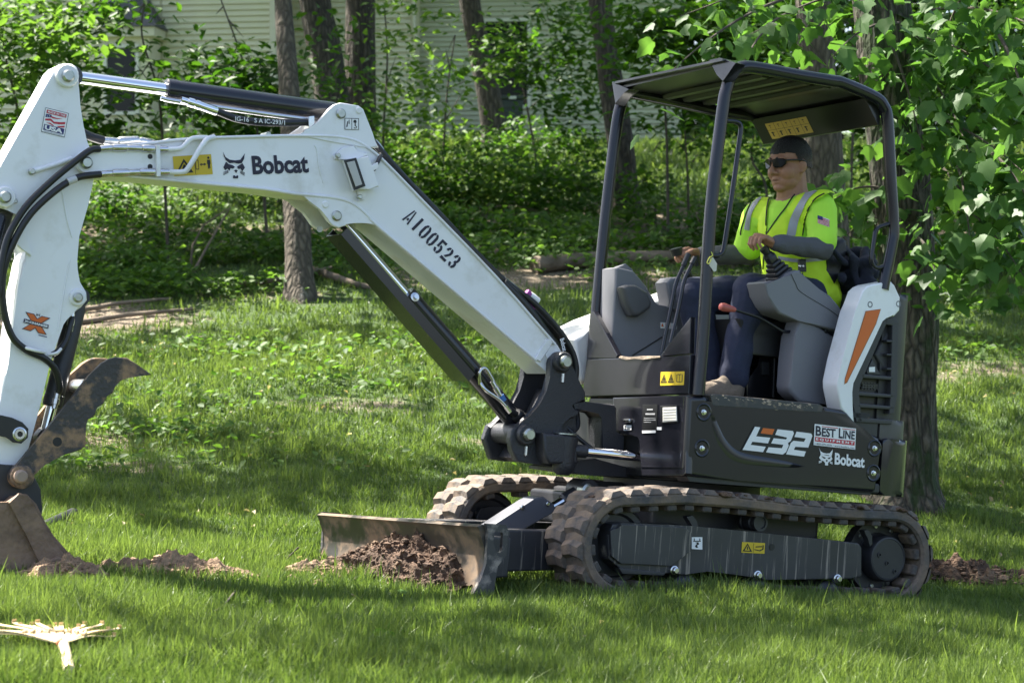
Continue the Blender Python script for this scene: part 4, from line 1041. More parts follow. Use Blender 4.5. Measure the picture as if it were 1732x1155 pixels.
# ---------------------------------------------------------------- swing casting and slew nose
cs = empty('swing_casting'); cs.parent = EX
ear = [(930, 614), (932, 606), (939, 599), (950, 597), (961, 601), (967, 613), (970, 624), (976, 638), (990, 663), (990, 679), (968, 679), (963, 686), (966, 692), (982, 694), (976, 700), (968, 708), (953, 709), (946, 719), (946, 732), (957, 735), (972, 738), (974, 745), (974, 785), (960, 789), (934, 789), (900, 784), (874, 780), (866, 760), (862, 745), (865, 728), (869, 722), (898, 706), (914, 688), (927, 663), (930, 636)]
plate('near_ear', ear, .15, .105, .155, CAST, cs, .014, 3)
fe = [(930, 614), (932, 606), (939, 599), (950, 597), (961, 601), (967, 613), (970, 624), (976, 638), (980, 700), (965, 780), (900, 784), (874, 780), (862, 745), (869, 722), (898, 706), (914, 688), (927, 663), (930, 636)]
plate('far_ear', fe, .15, -.155, -.105, CAST, cs, .014, 3)
plate('web', [(945, 660), (975, 650), (980, 780), (900, 783), (880, 775), (900, 745), (925, 715)], .12, -.11, .11, CAST, cs, .01)
plate('saddle', [(905, 735), (925, 700), (940, 665), (955, 700), (930, 760), (905, 770)], .12, -.10, .10, CAST, cs, .02, 3)
plate('clevis', [(914, 732), (970, 737), (973, 784), (925, 784), (916, 770)], .21, .12, .24, CAST, cs, .014, 3)
c = mp(957, 737, .19); lathe('swing_pin', (c.x, c.y, c.z - .19), (c.x, c.y, c.z + .012), [(0, .03), (.02, .052), (.05, .058), (.14, .058), (.17, .062), (.185, .062), (.188, .05), (.2, .046), (.2, 0)], CAST, cs, 28)
lathe('pin_cap', (c.x, c.y, c.z + .006), (c.x, c.y, c.z + .022), [(0, .058), (.006, .058), (.012, .044), (.014, 0)], STEEL, cs, 28)
for px, py in ((955, 612), (893, 735)):
    p_ = mp(px, py, .15); pin('pin_boss', px, py, -.19, .185, .05, CAST, cs, [(0, .045), (.01, .05), (.365, .05), (.375, .044), (.375, 0)])
    pin('pivot_pin', px + 5, py, .15, .215, .031, None, cs)
    q = mp(px - 3, py + 27, .16); cyl('grease_bolt', (q.x, q.y, q.z + .025), (q.x, q.y, q.z - .025), .010, FIT, cs, 8)
# nose of the house that carries the casting
plate('upper_lug', [(964, 683), (970, 679), (985, 679), (1034, 684), (1038, 690), (1034, 732), (1052, 735), (1050, 772), (1012, 758), (1015, 705), (1008, 696), (985, 694), (968, 694)], .12, .02, .15, CAST, EX, .01)
plate('lower_lug', [(935, 790), (975, 776), (1000, 774), (1040, 789), (1083, 794), (1083, 810), (985, 803), (935, 795)], .12, -.12, .16, CAST, EX, .012)
a, b = mp(962, 761, .2), mpx(1082, 772, .44)
cyl('swing_rod_end', a, a.lerp(b, .25), .032, CAST, EX); cyl('swing_rod', a.lerp(b, .2), a.lerp(b, 1.1), .024, CHROME, EX)
tube('swing_hose', [mp(953, 735, .1), mp(966, 730, .1), mp(976, 720, .08), mp(975, 700, .06), mp(972, 690, .05)], .016, CAST, EX, 10, 5)
tube('hose_bundle', [mp(950, 725, -.02), mp(985, 728, 0), mp(1010, 748, .05), mp(1030, 760, .1)], [.05, .055, .05, .05], mat('hose sleeve', (.018, .018, .02), .8, bump=.5, bscale=60), EX, 14, 6)
tube('hose_line', [mp(958, 722, .1), mp(980, 742, .13), mp(1005, 762, .16)], .011, BLACKR, EX, 8, 4)
box('slew_nose_back', (.30, -.25, .60), (.44, .30, .98), BLACKP, EX, .01)

# ---------------------------------------------------------------- house (upper structure)
hs = EX
plan = [(.44, .70), (-.70, .712), (-.70, -.70), (.30, -.70), (.30, -.28), (.44, -.28)]
prism('deck', plan, .605, .66, DARK2, hs, .015, 2, 2)
prism('body', [(.42, .69), (-.68, .69), (-.68, -.69), (.28, -.69), (.28, -.28), (.30, .1), (.42, .32)], .62, .97, DARK2, hs, .01, 2, 2)
# front lower panel
def fplate(name, px, X, x0, x1, m, parent, bevel=.004):
    bm = bmesh.new(); prism_bm(bm, yz(px, X), x0, x1, bevel, 2, 0); return finish(bm, name, m, parent, hard=True)
fp = fplate('front_panel', [(1036, 672), (1162, 668), (1160, 800), (1154, 805), (1084, 805), (1083, 744), (1079, 736), (1070, 733), (1037, 733)], .47, .43, .47, DARK, hs, .008)
fplate('front_panel_flange', [(1084, 788), (1154, 789), (1154, 791), (1084, 790)], .473, .46, .474, DARK, fp, .001)
fplate('cowl_panel', [(992, 607), (1118, 604), (1167, 600), (1164, 666), (984, 671)], .455, .415, .455, DARK, hs, .006)
fplate('cowl_gusset', [(1000, 528), (1004, 526), (1044, 600), (1042, 606), (993, 606)], .45, .42, .45, DARK, hs, .004)
fplate('cowl_gusset', [(1168, 536), (1166, 598), (1119, 603), (1118, 600), (1135, 578)], .45, .42, .45, DARK, hs, .004)
fplate('mud_strip', [(1046, 605), (1050, 602), (1066, 604), (1085, 602), (1117, 602), (1117, 605), (1090, 608), (1075, 606), (1060, 609)], .458, .452, .461, CAKE, hs, .002)
# work lamp and plates on the front panel
lm = fplate('work_lamp', [(1118, 686), (1146, 685), (1147, 715), (1119, 717)], .475, .465, .482, BLACKP, hs, .006)
fplate('lens', [(1121, 689), (1144, 688), (1145, 712), (1121, 714)], .484, .481, .486, mat('ribbed lamp lens', (.85, .82, .74), .2, spec=.8), lm, .003)
for i in range(5): fplate('lens_rib', [(1122, 691.5 + i * 4.6), (1143.5, 690.5 + i * 4.6), (1143.5, 692 + i * 4.6), (1122, 693 + i * 4.6)], .487, .4855, .4885, MATS['ribbed lamp lens'], lm, .0006)
FX = lambda X: (lambda px, py: mpx(px, py, X))
idp = fplate('data_plate', [(1087, 684), (1112, 684), (1111, 726), (1086, 727)], .474, .470, .474, BLACKP, hs, .001)
print_polys('data_plate_print', [[(.2, .6), (.85, .6), (.85, .66), (.2, .66)], [(.3, .78), (.7, .78), (.7, .83), (.3, .83)], [(.1, .45), (.9, .45), (.9, .47), (.1, .47)], [(.1, .38), (.9, .38), (.9, .40), (.1, .40)], [(.1, .3), (.6, .3), (.6, .32), (.1, .32)]], (1087, 684), (1112, 684), (1086, 727), FX(.4755), mat('grey print', (.45, .45, .45), .4), idp)
print_px('serial_label', [[(1086, 728), (1109, 727.5), (1109, 732), (1086, 732.5)]], FX(.474), WHITEI, hs)
print_px('small_label', [[(1055, 719), (1068, 719), (1068, 727), (1055, 728)], [(1111, 722), (1119, 722), (1119, 727), (1111, 727)]], FX(.474), WHITEI, hs)
print_polys('small_label_marks', [[(.1, .1), (.3, .1), (.3, .4), (.1, .4)], [(.4, .5), (.9, .5), (.9, .6), (.4, .6)], [(.4, .2), (.8, .2), (.8, .35), (.4, .35)], [(.1, .6), (.3, .6), (.3, .9), (.1, .9)]], (1055, 719), (1068, 719), (1055, 727.5), FX(.4755), BLACKI, hs)
q = mpx(1061, 711, .48); cyl('panel_latch', q - Vector((0, .03, 0)), q + Vector((0, .03, 0)), .009, FIT, hs, 8)
# side panel with the model number
side = plate('side_panel', [(1165, 671), (1192, 669), (1198, 673), (1202, 684), (1206, 687), (1386, 698), (1391, 695), (1394, 689), (1398, 688), (1434, 694), (1446, 716), (1452, 727), (1461, 733), (1489, 739), (1489, 760), (1483, 829), (1478, 833), (1348, 819), (1255, 813), (1168, 806), (1160, 800), (1158, 790)], .72, .66, .72, DARK, hs, .022, 4)
ridge = [(1203, 699), (1209, 722), (1220, 748), (1238, 768), (1262, 777), (1300, 782), (1340, 787), (1372, 790)]
rp = spline([mp(px, py, .716) for px, py in ridge], 6); nr = len(rp)
bm = bmesh.new()
for w_, h_ in [(1, 1)]:
    L_, R_, T_ = [], [], []
    for i, p in enumerate(rp):
        f = i / (nr - 1); wd = .034 * math.sin(math.pi * min(1, f * 1.05 + .02)) ** .6 + .001
        tg = (rp[min(i + 1, nr - 1)] - rp[max(i - 1, 0)]).normalized(); n_ = Vector((-tg.z, 0, tg.x))
        L_.append(bm.verts.new(p + n_ * wd)); R_.append(bm.verts.new(p - n_ * wd)); T_.append(bm.verts.new(p + Vector((0, .012 * min(1, wd / .012) + .003, 0)) - n_ * wd * .3))
    for i in range(nr - 1):
        bm.faces.new((L_[i], L_[i + 1], T_[i + 1], T_[i])); bm.faces.new((T_[i], T_[i + 1], R_[i + 1], R_[i]))
finish(bm, 'pressed_ridge', DARK, side, angle=80)
for q in [(1191, 697), (1188, 758), (1480, 758), (1478, 800)]:
    c = mp(q[0], q[1], .724)
    dsh = lathe('bolt_recess', (c.x, .715, c.z), (c.x, .724, c.z), [(0, .045), (.007, .043), (.009, .038), (.004, .028), (.002, .012), (.002, 0)], DARK, side, 28)
    lathe('bolt', (c.x, .716, c.z), (c.x, .734, c.z), [(0, .014), (.004, .014), (.005, .010), (.015, .010), (.016, .006), (.016, 0)], FIT, side, 6)
plate('side_panel_edge', [(1160, 800), (1168, 807), (1255, 814), (1348, 820), (1478, 834), (1476, 838), (1255, 821), (1170, 815)], .715, .60, .70, DARK2, hs, .004)
# model number and names on the side panel
DP = P(.7235); DQ = P(.7245)
def c6(pts, x0=1230, y0=690, s=6.928): return [(x0 + x / s, y0 + y / s) for x, y in pts]
print_px('model_number_shadow', [c6([(320, 208), (400, 215), (560, 228), (770, 255), (990, 285), (1008, 320), (955, 470), (930, 500), (905, 575), (690, 555), (440, 525), (160, 500)])], DP, BLACKI, side)
print_px('model_number', [c6([(325, 218), (388, 225), (340, 330), (505, 347), (478, 413), (295, 393), (275, 430), (452, 452), (420, 515), (180, 488)]),
                          c6([(590, 248), (770, 268), (782, 295), (745, 385), (712, 408), (720, 440), (690, 515), (650, 543), (455, 517), (485, 458), (640, 470), (658, 430), (515, 412), (545, 352), (690, 367), (702, 345), (562, 312)]),
                          c6([(812, 275), (985, 297), (998, 325), (950, 462), (800, 452), (780, 487), (922, 507), (900, 568), (690, 540), (745, 410), (775, 382), (900, 395), (920, 355), (788, 337)])], DQ, WHITEI, side)
print_px('model_number_accent', [c6([(420, 232), (555, 247), (528, 312), (392, 294)])], DQ, ORANGE, side)
bs = [c6([(1025, 185), (1510, 240), (1500, 485), (1012, 432)])]
print_px('dealer_label', bs, DP, WHITEI, side)
TLb, TRb, BLb = c6([(1035, 200), (1505, 250), (1030, 322)])
lettering('dealer_lettering', 'B', *c6([(1038, 205), (1105, 212), (1036, 322)]), DQ, INK, side, .03)
lettering('dealer_lettering', 'EST', *c6([(1112, 228), (1272, 245), (1108, 332)]), DQ, INK, side, .03)
lettering('dealer_lettering', 'L', *c6([(1310, 232), (1358, 238), (1306, 352)]), DQ, INK, side, .03)
lettering('dealer_lettering', 'INE', *c6([(1362, 258), (1498, 272), (1358, 356)]), DQ, INK, side, .03)
print_px('dealer_red_band', [c6([(1030, 335), (1495, 388), (1492, 438), (1028, 388)]), c6([(1110, 210), (1300, 231), (1300, 240), (1110, 219)]), c6([(1345, 236), (1498, 252), (1498, 261), (1345, 245)])], P(.7242), REDI, side)
lettering('dealer_lettering', 'E Q U I P M E N T', *c6([(1042, 347), (1482, 397), (1040, 380)]), P(.7252), WHITEI, side, .04)
lettering('dealer_contact', '1-800-679-2570 \u2022 www.bestline.com', *c6([(1028, 405), (1490, 458), (1027, 424)]), DQ, INK, side, .01)
CAT = [[(0, 1), (.12, .80), (.3, .71), (.55, .69), (.78, .73), (.98, .98), (.94, .76), (.84, .6), (.68, .57), (.5, .6), (.3, .57), (.14, .68), (.05, .82)],
       [(.02, .40), (.14, .62), (.26, .54), (.44, .50), (.54, .44), (.46, .37), (.34, .38), (.30, .28), (.2, .36), (.1, .29)],
       [(.98, .44), (.87, .60), (.78, .54), (.70, .50), (.62, .44), (.70, .36), (.78, .39), (.86, .28), (.93, .36)],
       [(.50, .31), (.58, .34), (.66, .31), (.59, .21)], [(.45, .0), (.45, .10), (.52, .12), (.57, .07), (.63, .12), (.69, .10), (.67, 0)]]
for k in range(3):
    CAT.append([(.02, .22 - .05 * k), (.24, .30 - .035 * k), (.25, .28 - .035 * k), (.03, .20 - .05 * k)]); CAT.append([(.98, .24 - .05 * k), (.78, .30 - .035 * k), (.77, .28 - .035 * k), (.97, .22 - .05 * k)])
CATW = [[(.0, 1), (.12, .8), (.3, .72), (.55, .7), (.78, .74), (1, .98), (.95, .7), (.9, .55), (.98, .42), (.88, .3), (.74, .22), (.66, .14), (.68, .0), (.45, 0), (.45, .14), (.36, .22), (.15, .28), (.02, .4), (.14, .6), (.08, .8)]]
for k in range(3):
    CATW.append([(.0, .20 - .05 * k), (.22, .26 - .04 * k), (.23, .235 - .04 * k), (.01, .17 - .05 * k)]); CATW.append([(1, .22 - .05 * k), (.8, .26 - .04 * k), (.79, .235 - .04 * k), (.99, .19 - .05 * k)])
print_polys('cat_emblem', CATW, *c6([(1075, 462), (1238, 480), (1072, 660)]), DP, WHITEI, side)
print_polys('cat_emblem_eyes', [[(.2, .52), (.45, .46), (.52, .42), (.4, .38), (.3, .42)], [(.86, .52), (.7, .46), (.62, .42), (.72, .38), (.8, .42)], [(.5, .3), (.58, .33), (.66, .3), (.58, .2)], [(.3, .6), (.5, .63), (.8, .6), (.65, .57), (.5, .6)]], *c6([(1075, 462), (1238, 480), (1072, 660)]), DQ, DARK, side)
lettering('brand_lettering', 'Bobcat', *c6([(1262, 522), (1612, 565), (1258, 660)]), DP, WHITEI, side, .035)
# step edge above the side panel, caked with mud
st = plate('step_edge', [(1200, 669), (1208, 666), (1385, 683), (1392, 688), (1389, 698), (1210, 687), (1204, 685)], .715, .60, .722, mat('muddy step', (.045, .044, .046), .55, dirt=(.16, .13, .10), dscale=22, dlo=.5, dhi=.75), hs, .006)
floor = box('floor', (-.62, -.27, .97), (.42, .70, 1.0), mat('floor mat', (.03, .03, .03), .8, dirt=(.2, .15, .1), dscale=8), hs, .004)
bm = bmesh.new(); rr = random.Random(8)
for k in range(150):
    px = rr.choice([rr.gauss(1250, 18), rr.gauss(1300, 14), rr.gauss(1345, 16), rr.uniform(1205, 1390)]); px = min(1388, max(1204, px)); c = mp(px, 668 + (px - 1200) * .095 + abs(rr.gauss(0, 5)), .715)
    q = bmesh.ops.create_icosphere(bm, subdivisions=1, radius=1); r = rr.uniform(.004, .011)
    for v in q['verts']:
        w_ = v.co * (1 + .5 * mnoise.noise(v.co * 2 + Vector((k, 3, 0)))); v.co = Vector((c.x + w_.x * r * 2.0, .718 - max(0, 671 + (px - 1200) * .095 - 671 - (px - 1200) * .095) + w_.y * r * .5, c.z + w_.z * r * .8))
tag(finish(bm, 'caked_mud', CAKE, st), kind='stuff')
# counterweight, tail
tail = [(-.70, .715), (-.84, .70), (-.93, .62), (-1.0, .45), (-1.03, .2), (-1.03, -.2), (-1.0, -.45), (-.93, -.62), (-.84, -.70), (-.70, -.715)]
def tail_s(o): return [(x - (o if x < -.7 else 0) * (-1 if False else 1), y) for x, y in tail]
cwz = mp(1500, 742, .66).z
bm = bmesh.new(); prism_bm(bm, [(v.x, v.y) for v in spline([(x, y, 0) for x, y in tail], 4)], .60, cwz, .03, 4, 2); finish(bm, 'counterweight', DARK, hs)
bm = bmesh.new(); prism_bm(bm, [(v.x * .985 + -.005, v.y * .965) for v in spline([(x, y, 0) for x, y in tail], 4)], cwz - .02, mp(1500, 716, .68).z + .02, .03, 3, 2); finish(bm, 'tail_band', mat('warm grey plastic', (.075, .07, .068), .5), hs)
bm = bmesh.new(); prism_bm(bm, [(v.x * .97 + -.01, v.y * .93) for v in spline([(x, y, 0) for x, y in tail], 4)], cwz, mp(1500, 500, .5).z, .05, 4, 2); finish(bm, 'engine_cover', DARK2, hs)
print_px('side_reflector', [[(1513, 764), (1525, 768), (1525, 776), (1524, 790), (1516, 778)]], lambda px, py: mp(px, py, .645), ORANGE, hs)
# white shroud with orange flash, grille
shr_ = plate('tail_shroud', [(1466, 485), (1475, 481), (1507, 475), (1512, 482), (1523, 503), (1522, 525), (1512, 536), (1498, 535), (1491, 541), (1441, 647), (1439, 663), (1446, 716), (1441, 712), (1423, 690), (1416, 655), (1417, 645), (1425, 607), (1447, 525), (1459, 492)], .72, .60, .72, WHITE, hs, .016, 3)
print_px('orange_flash', [[(1465, 528), (1468, 526), (1489, 524), (1481, 547), (1433, 644), (1429.5, 647.5), (1430, 640)]], P(.7225), ORANGE, shr_)
print_px('orange_flash_outline', [[(1464, 526), (1490, 522.5), (1482, 548), (1433, 647), (1428, 650), (1429, 640)]], P(.7215), mat('amber edge', (.35, .12, .03), .5), shr_)
for q in [(1472, 515), (1520, 514)]: pin('screw_recess', q[0], q[1], .70, .7215, .013, GREYP, shr_, [(0, .016), (.0205, .016), (.0205, .010), (.012, .008), (.012, 0)])
gr = plate('grille_back', [(1497, 538), (1514, 539), (1519, 546), (1516, 668), (1508, 714), (1450, 712), (1441, 664), (1444, 650)], .65, .56, .652, BLACKP, hs, .004)
GB = lambda n, p_, y1=.70: plate(n, p_, .70, .645, y1, GRILLE, gr, .005)
GB('grille_border', [(1498, 537), (1503, 541), (1455, 650), (1451, 664), (1459, 714), (1449, 714), (1439, 663), (1442, 648), (1491, 544)])
GB('grille_border', [(1497, 537), (1514, 537), (1520, 544), (1520, 552), (1498, 549)])
GB('grille_border', [(1509, 548), (1520, 548), (1518, 670), (1512, 700), (1504, 700), (1507, 665)])
GB('grille_border', [(1449, 705), (1510, 710), (1508, 718), (1450, 714)])
for y in (632, 662, 682): GB('grille_bar', [(1452 + (0 if y > 640 else 7), y), (1512, y + 5), (1512, y + 11), (1452 + (0 if y > 640 else 3), y + 7)])
for y in (575, 598, 622): GB('grille_bar', [(1500, y), (1512, y), (1512, y + 4), (1500, y + 4)])
GB('grille_gusset', [(1468, 628), (1478, 607), (1492, 634), (1470, 633)], .69)
print_px('grille_label', [[(1470, 621), (1480, 620), (1480, 629), (1470, 629)]], P(.6925), WHITEI, gr)
ms = mat('grille mesh', (.12, .12, .12), .4, metal=.6)
for i in range(9):
    for j in range(3): 
        px, py = 1459 + i * 5.2 + (j % 2) * 2.6, 649 + j * 3.4 + i * .35
        c = mp(px, py, .66); lathe('mesh_ring', (c.x, .655, c.z), (c.x, .662, c.z), [(0, .0075), (.007, .0075), (.007, .005), (.0, .005)], ms, gr, 6)
plate('air_duct', [(1478, 600), (1498, 560), (1510, 556), (1510, 630), (1496, 632)], .66, .60, .668, GRILLE, gr, .02, 3)
# hood on the far side, right of the boom
plate('right_hood', [(970, 574), (1000, 556), (1035, 539), (1105, 513), (1180, 490), (1300, 480), (1300, 640), (990, 650), (980, 640)], -.3, -.70, -.31, mat('hood paint', (.72, .72, .70), .35, coat=.2), hs, .03, 3)
# cab sticker
yl = fplate('warning_label', [(1117, 629), (1157, 628), (1156, 651), (1116, 652)], .458, .4545, .4565, YELLOW, hs, .0005)
print_polys('warning_mark', [q for a_, b_ in ((.03, .30), (.33, .60)) for q in ([(a_, .2), ((a_ + b_) / 2, .85), ((a_ + b_) / 2, .72), (a_ + .06, .28)], [(b_, .2), ((a_ + b_) / 2, .85), ((a_ + b_) / 2, .72), (b_ - .06, .28)], [(a_, .2), (b_, .2), (b_ - .05, .28), (a_ + .05, .28)], [((a_ + b_) / 2 - .03, .32), ((a_ + b_) / 2 + .04, .32), ((a_ + b_) / 2 + .02, .6), ((a_ + b_) / 2 - .02, .55)])] +
            [[(.63, .05), (.64, .05), (.64, .95), (.63, .95)], [(.69, .25), (.81, .2), (.81, .25), (.72, .3), (.72, .78), (.69, .78)], [(.95, .25), (.83, .2), (.83, .25), (.92, .3), (.92, .78), (.95, .78)], [(.69, .78), (.8, .82), (.82, .78), (.84, .82), (.95, .78), (.84, .75), (.82, .72), (.8, .75)], [(.81, .2), (.83, .2), (.83, .75), (.81, .75)]],
            (1117, 629), (1157, 628), (1116, 652), FX(.4575), BLACKI, yl)

# ---------------------------------------------------------------- boom
boom_px = [(127, 274), (130, 264), (138, 256), (148, 253), (165, 252), (250, 241), (325, 233), (442, 229), (499, 228), (560, 228), (600, 234), (628, 250), (655, 275), (719, 341), (838, 464), (944, 584), (951, 596), (942, 612), (930, 630), (925, 632), (906, 613), (769, 497), (634, 383), (620, 366), (600, 350), (578, 340), (550, 336), (497, 330), (447, 322), (328, 311), (250, 303), (160, 296), (140, 294), (130, 285)]
bo = plate('boom', boom_px, .105, -.105, .105, WHITE, EX, .008, 3)
def lip(name, px, w=.012, d=.016, Y=.105):
    """flange edge standing proud of the boom side"""
    for sgn in (1,):
        tube(name, [mp(a_, b_, Y) + Vector((0, d * .3, 0)) for a_, b_ in px], w, WHITE, bo, 8, 3)
lip('flange_edge', [(165, 254), (250, 243), (325, 235), (442, 231), (499, 230), (560, 231), (598, 237), (626, 253), (655, 279), (719, 345), (838, 468), (938, 582)], .007)
lip('flange_edge', [(160, 294), (250, 301), (328, 309), (447, 320), (497, 328), (550, 333), (580, 338), (602, 348), (622, 366), (640, 384), (769, 493), (906, 609)], .008)
for y0, y1 in ((.085, .112), (-.112, -.085)):
    plate('upper_ear', [(500, 229), (518, 223), (536, 208), (556, 184), (565, 177), (575, 174), (606, 179), (614, 185), (619, 200), (627, 226), (640, 250), (620, 250), (560, 240)], .105, y0, y1, WHITE, bo, .007, 3)
    plate('lower_ear', [(505, 330), (523, 338), (543, 353), (554, 374), (562, 382), (572, 386), (585, 382), (598, 375), (613, 375), (636, 384), (620, 362), (590, 342), (550, 333)], .105, y0, y1, WHITE, bo, .007, 3)
plate('end_boss_plate', [(127, 274), (130, 264), (138, 256), (148, 253), (230, 250), (262, 252), (262, 292), (230, 293), (150, 295), (138, 291), (130, 284)], .118, .104, .124, WHITE, bo, .006)
pin('pivot_pin', 148, 275, .10, .145, .026, None, bo); pin('pivot_pin', 578, 192, .10, .125, .024, None, bo); pin('pivot_pin', 571, 365, .10, .125, .024, None, bo)
pin('plug', 608, 187, .10, .118, .017, WHITE, bo); pin('plug', 551, 346, .10, .118, .017, WHITE, bo)
tube('weld_seam', [mp(532, 246, .106), mp(536, 254, .106), mp(540, 285, .106), mp(547, 310, .106)], .004, WHITE, bo, 6, 3)
plate('root_rib', [(905, 606), (924, 574), (930, 573), (934, 580), (928, 586), (914, 612)], .112, .100, .118, WHITE, bo, .004)
plate('root_pad', [(922, 600), (930, 585), (944, 596), (942, 612), (930, 618)], .112, .100, .115, WHITE, bo, .004)
BP = P(.1075); BQ = P(.1085)
# printing on the boom
print_polys('cat_emblem', CAT, (377, 257), (415, 259), (377, 301), BP, INK, bo)
lettering('brand_lettering', 'Bobcat', (425, 264), (520, 261), (428, 296), BP, INK, bo, .035)
print_px('warning_label', [[(292, 265), (357, 261), (360, 295), (295, 298)]], BP, YELLOW, bo)
print_polys('warning_mark', [[(.05, .12), (.28, .85), (.28, .68), (.13, .22)], [(.5, .12), (.28, .85), (.28, .68), (.42, .22)], [(.05, .12), (.5, .12), (.42, .22), (.13, .22)], [(.2, .25), (.3, .3), (.36, .25), (.3, .55), (.26, .55)], [(.55, .03), (.56, .03), (.56, .97), (.55, .97)],
            [(.57, .25), (.585, .25), (.585, .75), (.57, .75)], [(.64, .25), (.655, .25), (.655, .75), (.64, .75)], [(.57, .25), (.655, .25), (.655, .29), (.57, .29)], [(.57, .71), (.655, .71), (.655, .75), (.57, .75)],
            [(.68, .5), (.73, .58), (.73, .53), (.80, .53), (.80, .58), (.85, .5), (.80, .42), (.80, .47), (.73, .47), (.73, .42)], [(.89, .26), (.915, .26), (.92, .48), (.925, .26), (.95, .26), (.95, .5), (.965, .5), (.96, .72), (.88, .72), (.875, .5), (.89, .5)], [(.9, .76), (.94, .76), (.95, .82), (.94, .88), (.9, .88), (.89, .82)]], (292, 265), (357, 261), (295, 298), BQ, BLACKI, bo)
GL = {'A': [[(0, 0), (.22, 0), (.46, 1), (.3, 1)], [(1, 0), (.78, 0), (.54, 1), (.7, 1)], [(.36, .2), (.64, .2), (.60, .36), (.40, .36)]],
      '1': [[(.33, 0), (.68, 0), (.68, 1), (.33, 1)]],
      '0': [[(.45, 0), (.2, .05), (0, .25), (0, .75), (.2, .95), (.45, 1), (.45, .85), (.33, .78), (.33, .22), (.45, .15)], [(.55, 0), (.8, .05), (1, .25), (1, .75), (.8, .95), (.55, 1), (.55, .85), (.67, .78), (.67, .22), (.55, .15)]],
      '5': [[(.1, 1), (.95, 1), (.95, .83), (.4, .83), (.4, .42), (.1, .42)], [(.48, .65), (.75, .63), (.97, .45), (.97, .2), (.8, .04), (.55, 0), (.55, .15), (.65, .22), (.65, .45), (.48, .5)], [(.02, .28), (.32, .28), (.36, .18), (.45, .15), (.45, 0), (.2, .05), (.04, .18)]],
      '2': [[(.03, .7), (.33, .7), (.36, .82), (.45, .85), (.45, 1), (.2, .95), (.05, .82)], [(.55, 1), (.8, .96), (.97, .8), (.94, .58), (.6, .28), (.25, .28), (.62, .58), (.66, .75), (.55, .85)], [(.05, 0), (.97, 0), (.97, .18), (.08, .2)]],
      '3': [[(.03, .7), (.33, .7), (.36, .82), (.45, .85), (.45, 1), (.2, .95), (.05, .82)], [(.55, 1), (.82, .94), (.95, .78), (.92, .6), (.8, .5), (.95, .4), (.97, .2), (.82, .05), (.55, 0), (.55, .15), (.65, .25), (.62, .4), (.45, .43), (.45, .58), (.62, .6), (.65, .75), (.55, .85)], [(.03, .3), (.33, .3), (.36, .18), (.45, .15), (.45, 0), (.2, .05), (.05, .18)]]}
polys = []
for i, ch in enumerate('A100523'):
    for g in GL[ch]: polys.append([((i + .08 + u * .78) / 7, v) for u, v in g])
print_polys('unit_number', polys, (697, 352), (784, 440), (679, 370), BP, INK, bo)
print_px('lift_label', [[(583, 200), (607, 200.5), (607, 220), (583, 219.5)]], P(.1145), BLACKI, bo)
print_px('lift_label_field', [[(584, 201), (594.5, 201.3), (594.5, 219), (584, 218.6)], [(595.5, 201.3), (606, 201.6), (606, 219.2), (595.5, 219)]], P(.1152), WHITEI, bo)
print_polys('lift_label_marks', [[(.1, .2), (.2, .25), (.25, .75), (.18, .7)], [(.28, .5), (.35, .5), (.33, .9), (.28, .8)], [(.65, .85), (.8, .85), (.85, .65), (.75, .55), (.6, .65)], [(.7, .55), (.78, .55), (.78, .35), (.86, .3), (.84, .12), (.68, .1), (.64, .22), (.69, .22), (.72, .16), (.8, .18), (.8, .27), (.7, .33)]], (583, 200), (607, 200.5), (583, 219.5), P(.1158), BLACKI, bo)
# work light on the boom
wl = plate('boom_lamp', [(585, 270), (607, 268), (621, 264), (624, 268), (640, 316), (625, 320), (603, 322)], .16, .108, .17, WHITE, EX, .006)
plate('lamp_bezel', [(583, 271), (602, 267), (618, 315), (600, 322)], .18, .165, .186, BLACKP, wl, .004)
plate('lamp_lens', [(587, 275), (600, 272), (613, 312), (602, 316)], .19, .184, .190, mat('frosted lens', (.45, .44, .42), .25), wl, .002)
plate('lamp_bracket', [(566, 263), (580, 250), (600, 246), (604, 258), (622, 258), (622, 264), (606, 268), (575, 270), (567, 269)], .125, .106, .125, WHITE, wl, .005)
plate('lamp_bracket', [(606, 322), (622, 318), (617, 338), (608, 340)], .125, .106, .125, WHITE, wl, .004)
pin('bolt', 573, 263, .12, .14, .012, STEEL, bo); pin('bolt', 610, 333, .12, .14, .012, STEEL, bo)
tube('lamp_cable', [mp(632, 287, .15), mp(640, 272, .13), mp(644, 262, .1)], .010, BLACKR, bo, 8, 4)
plate('cable_plug', [(625, 282), (638, 275), (640, 284), (630, 290)], .16, .14, .17, WHITE, wl, .004)

# ---------------------------------------------------------------- hydraulic cylinders
def hyd(name, a, b, r_rod, r_bar, split, parent, rod_from_a=True, bar_m=None):
    n = empty(name); n.parent = parent
    d = (b - a).normalized(); m_ = a.lerp(b, split)
    cyl('rod', a, m_ + d * .02, r_rod, CHROME, n)
    L = (b - m_).length
    lathe('barrel', m_, b, [(0, r_bar * .9), (.006, r_bar * 1.04), (.05, r_bar * 1.04), (.052, r_bar), (L - .05, r_bar), (L - .02, r_bar * .8), (L, r_bar * .6)], bar_m or DARK, n, 28)
    for q in (a, b): lathe('eye', (q.x, q.y - .035, q.z), (q.x, q.y + .035, q.z), [(0, r_bar * .95), (.07, r_bar * .95), (.07, 0)], bar_m or DARK, n, 20)
    return n
ac_ = hyd('arm_cylinder', mp(118, 130, 0), mp(578, 193, 0), .03, .05, .335, EX)
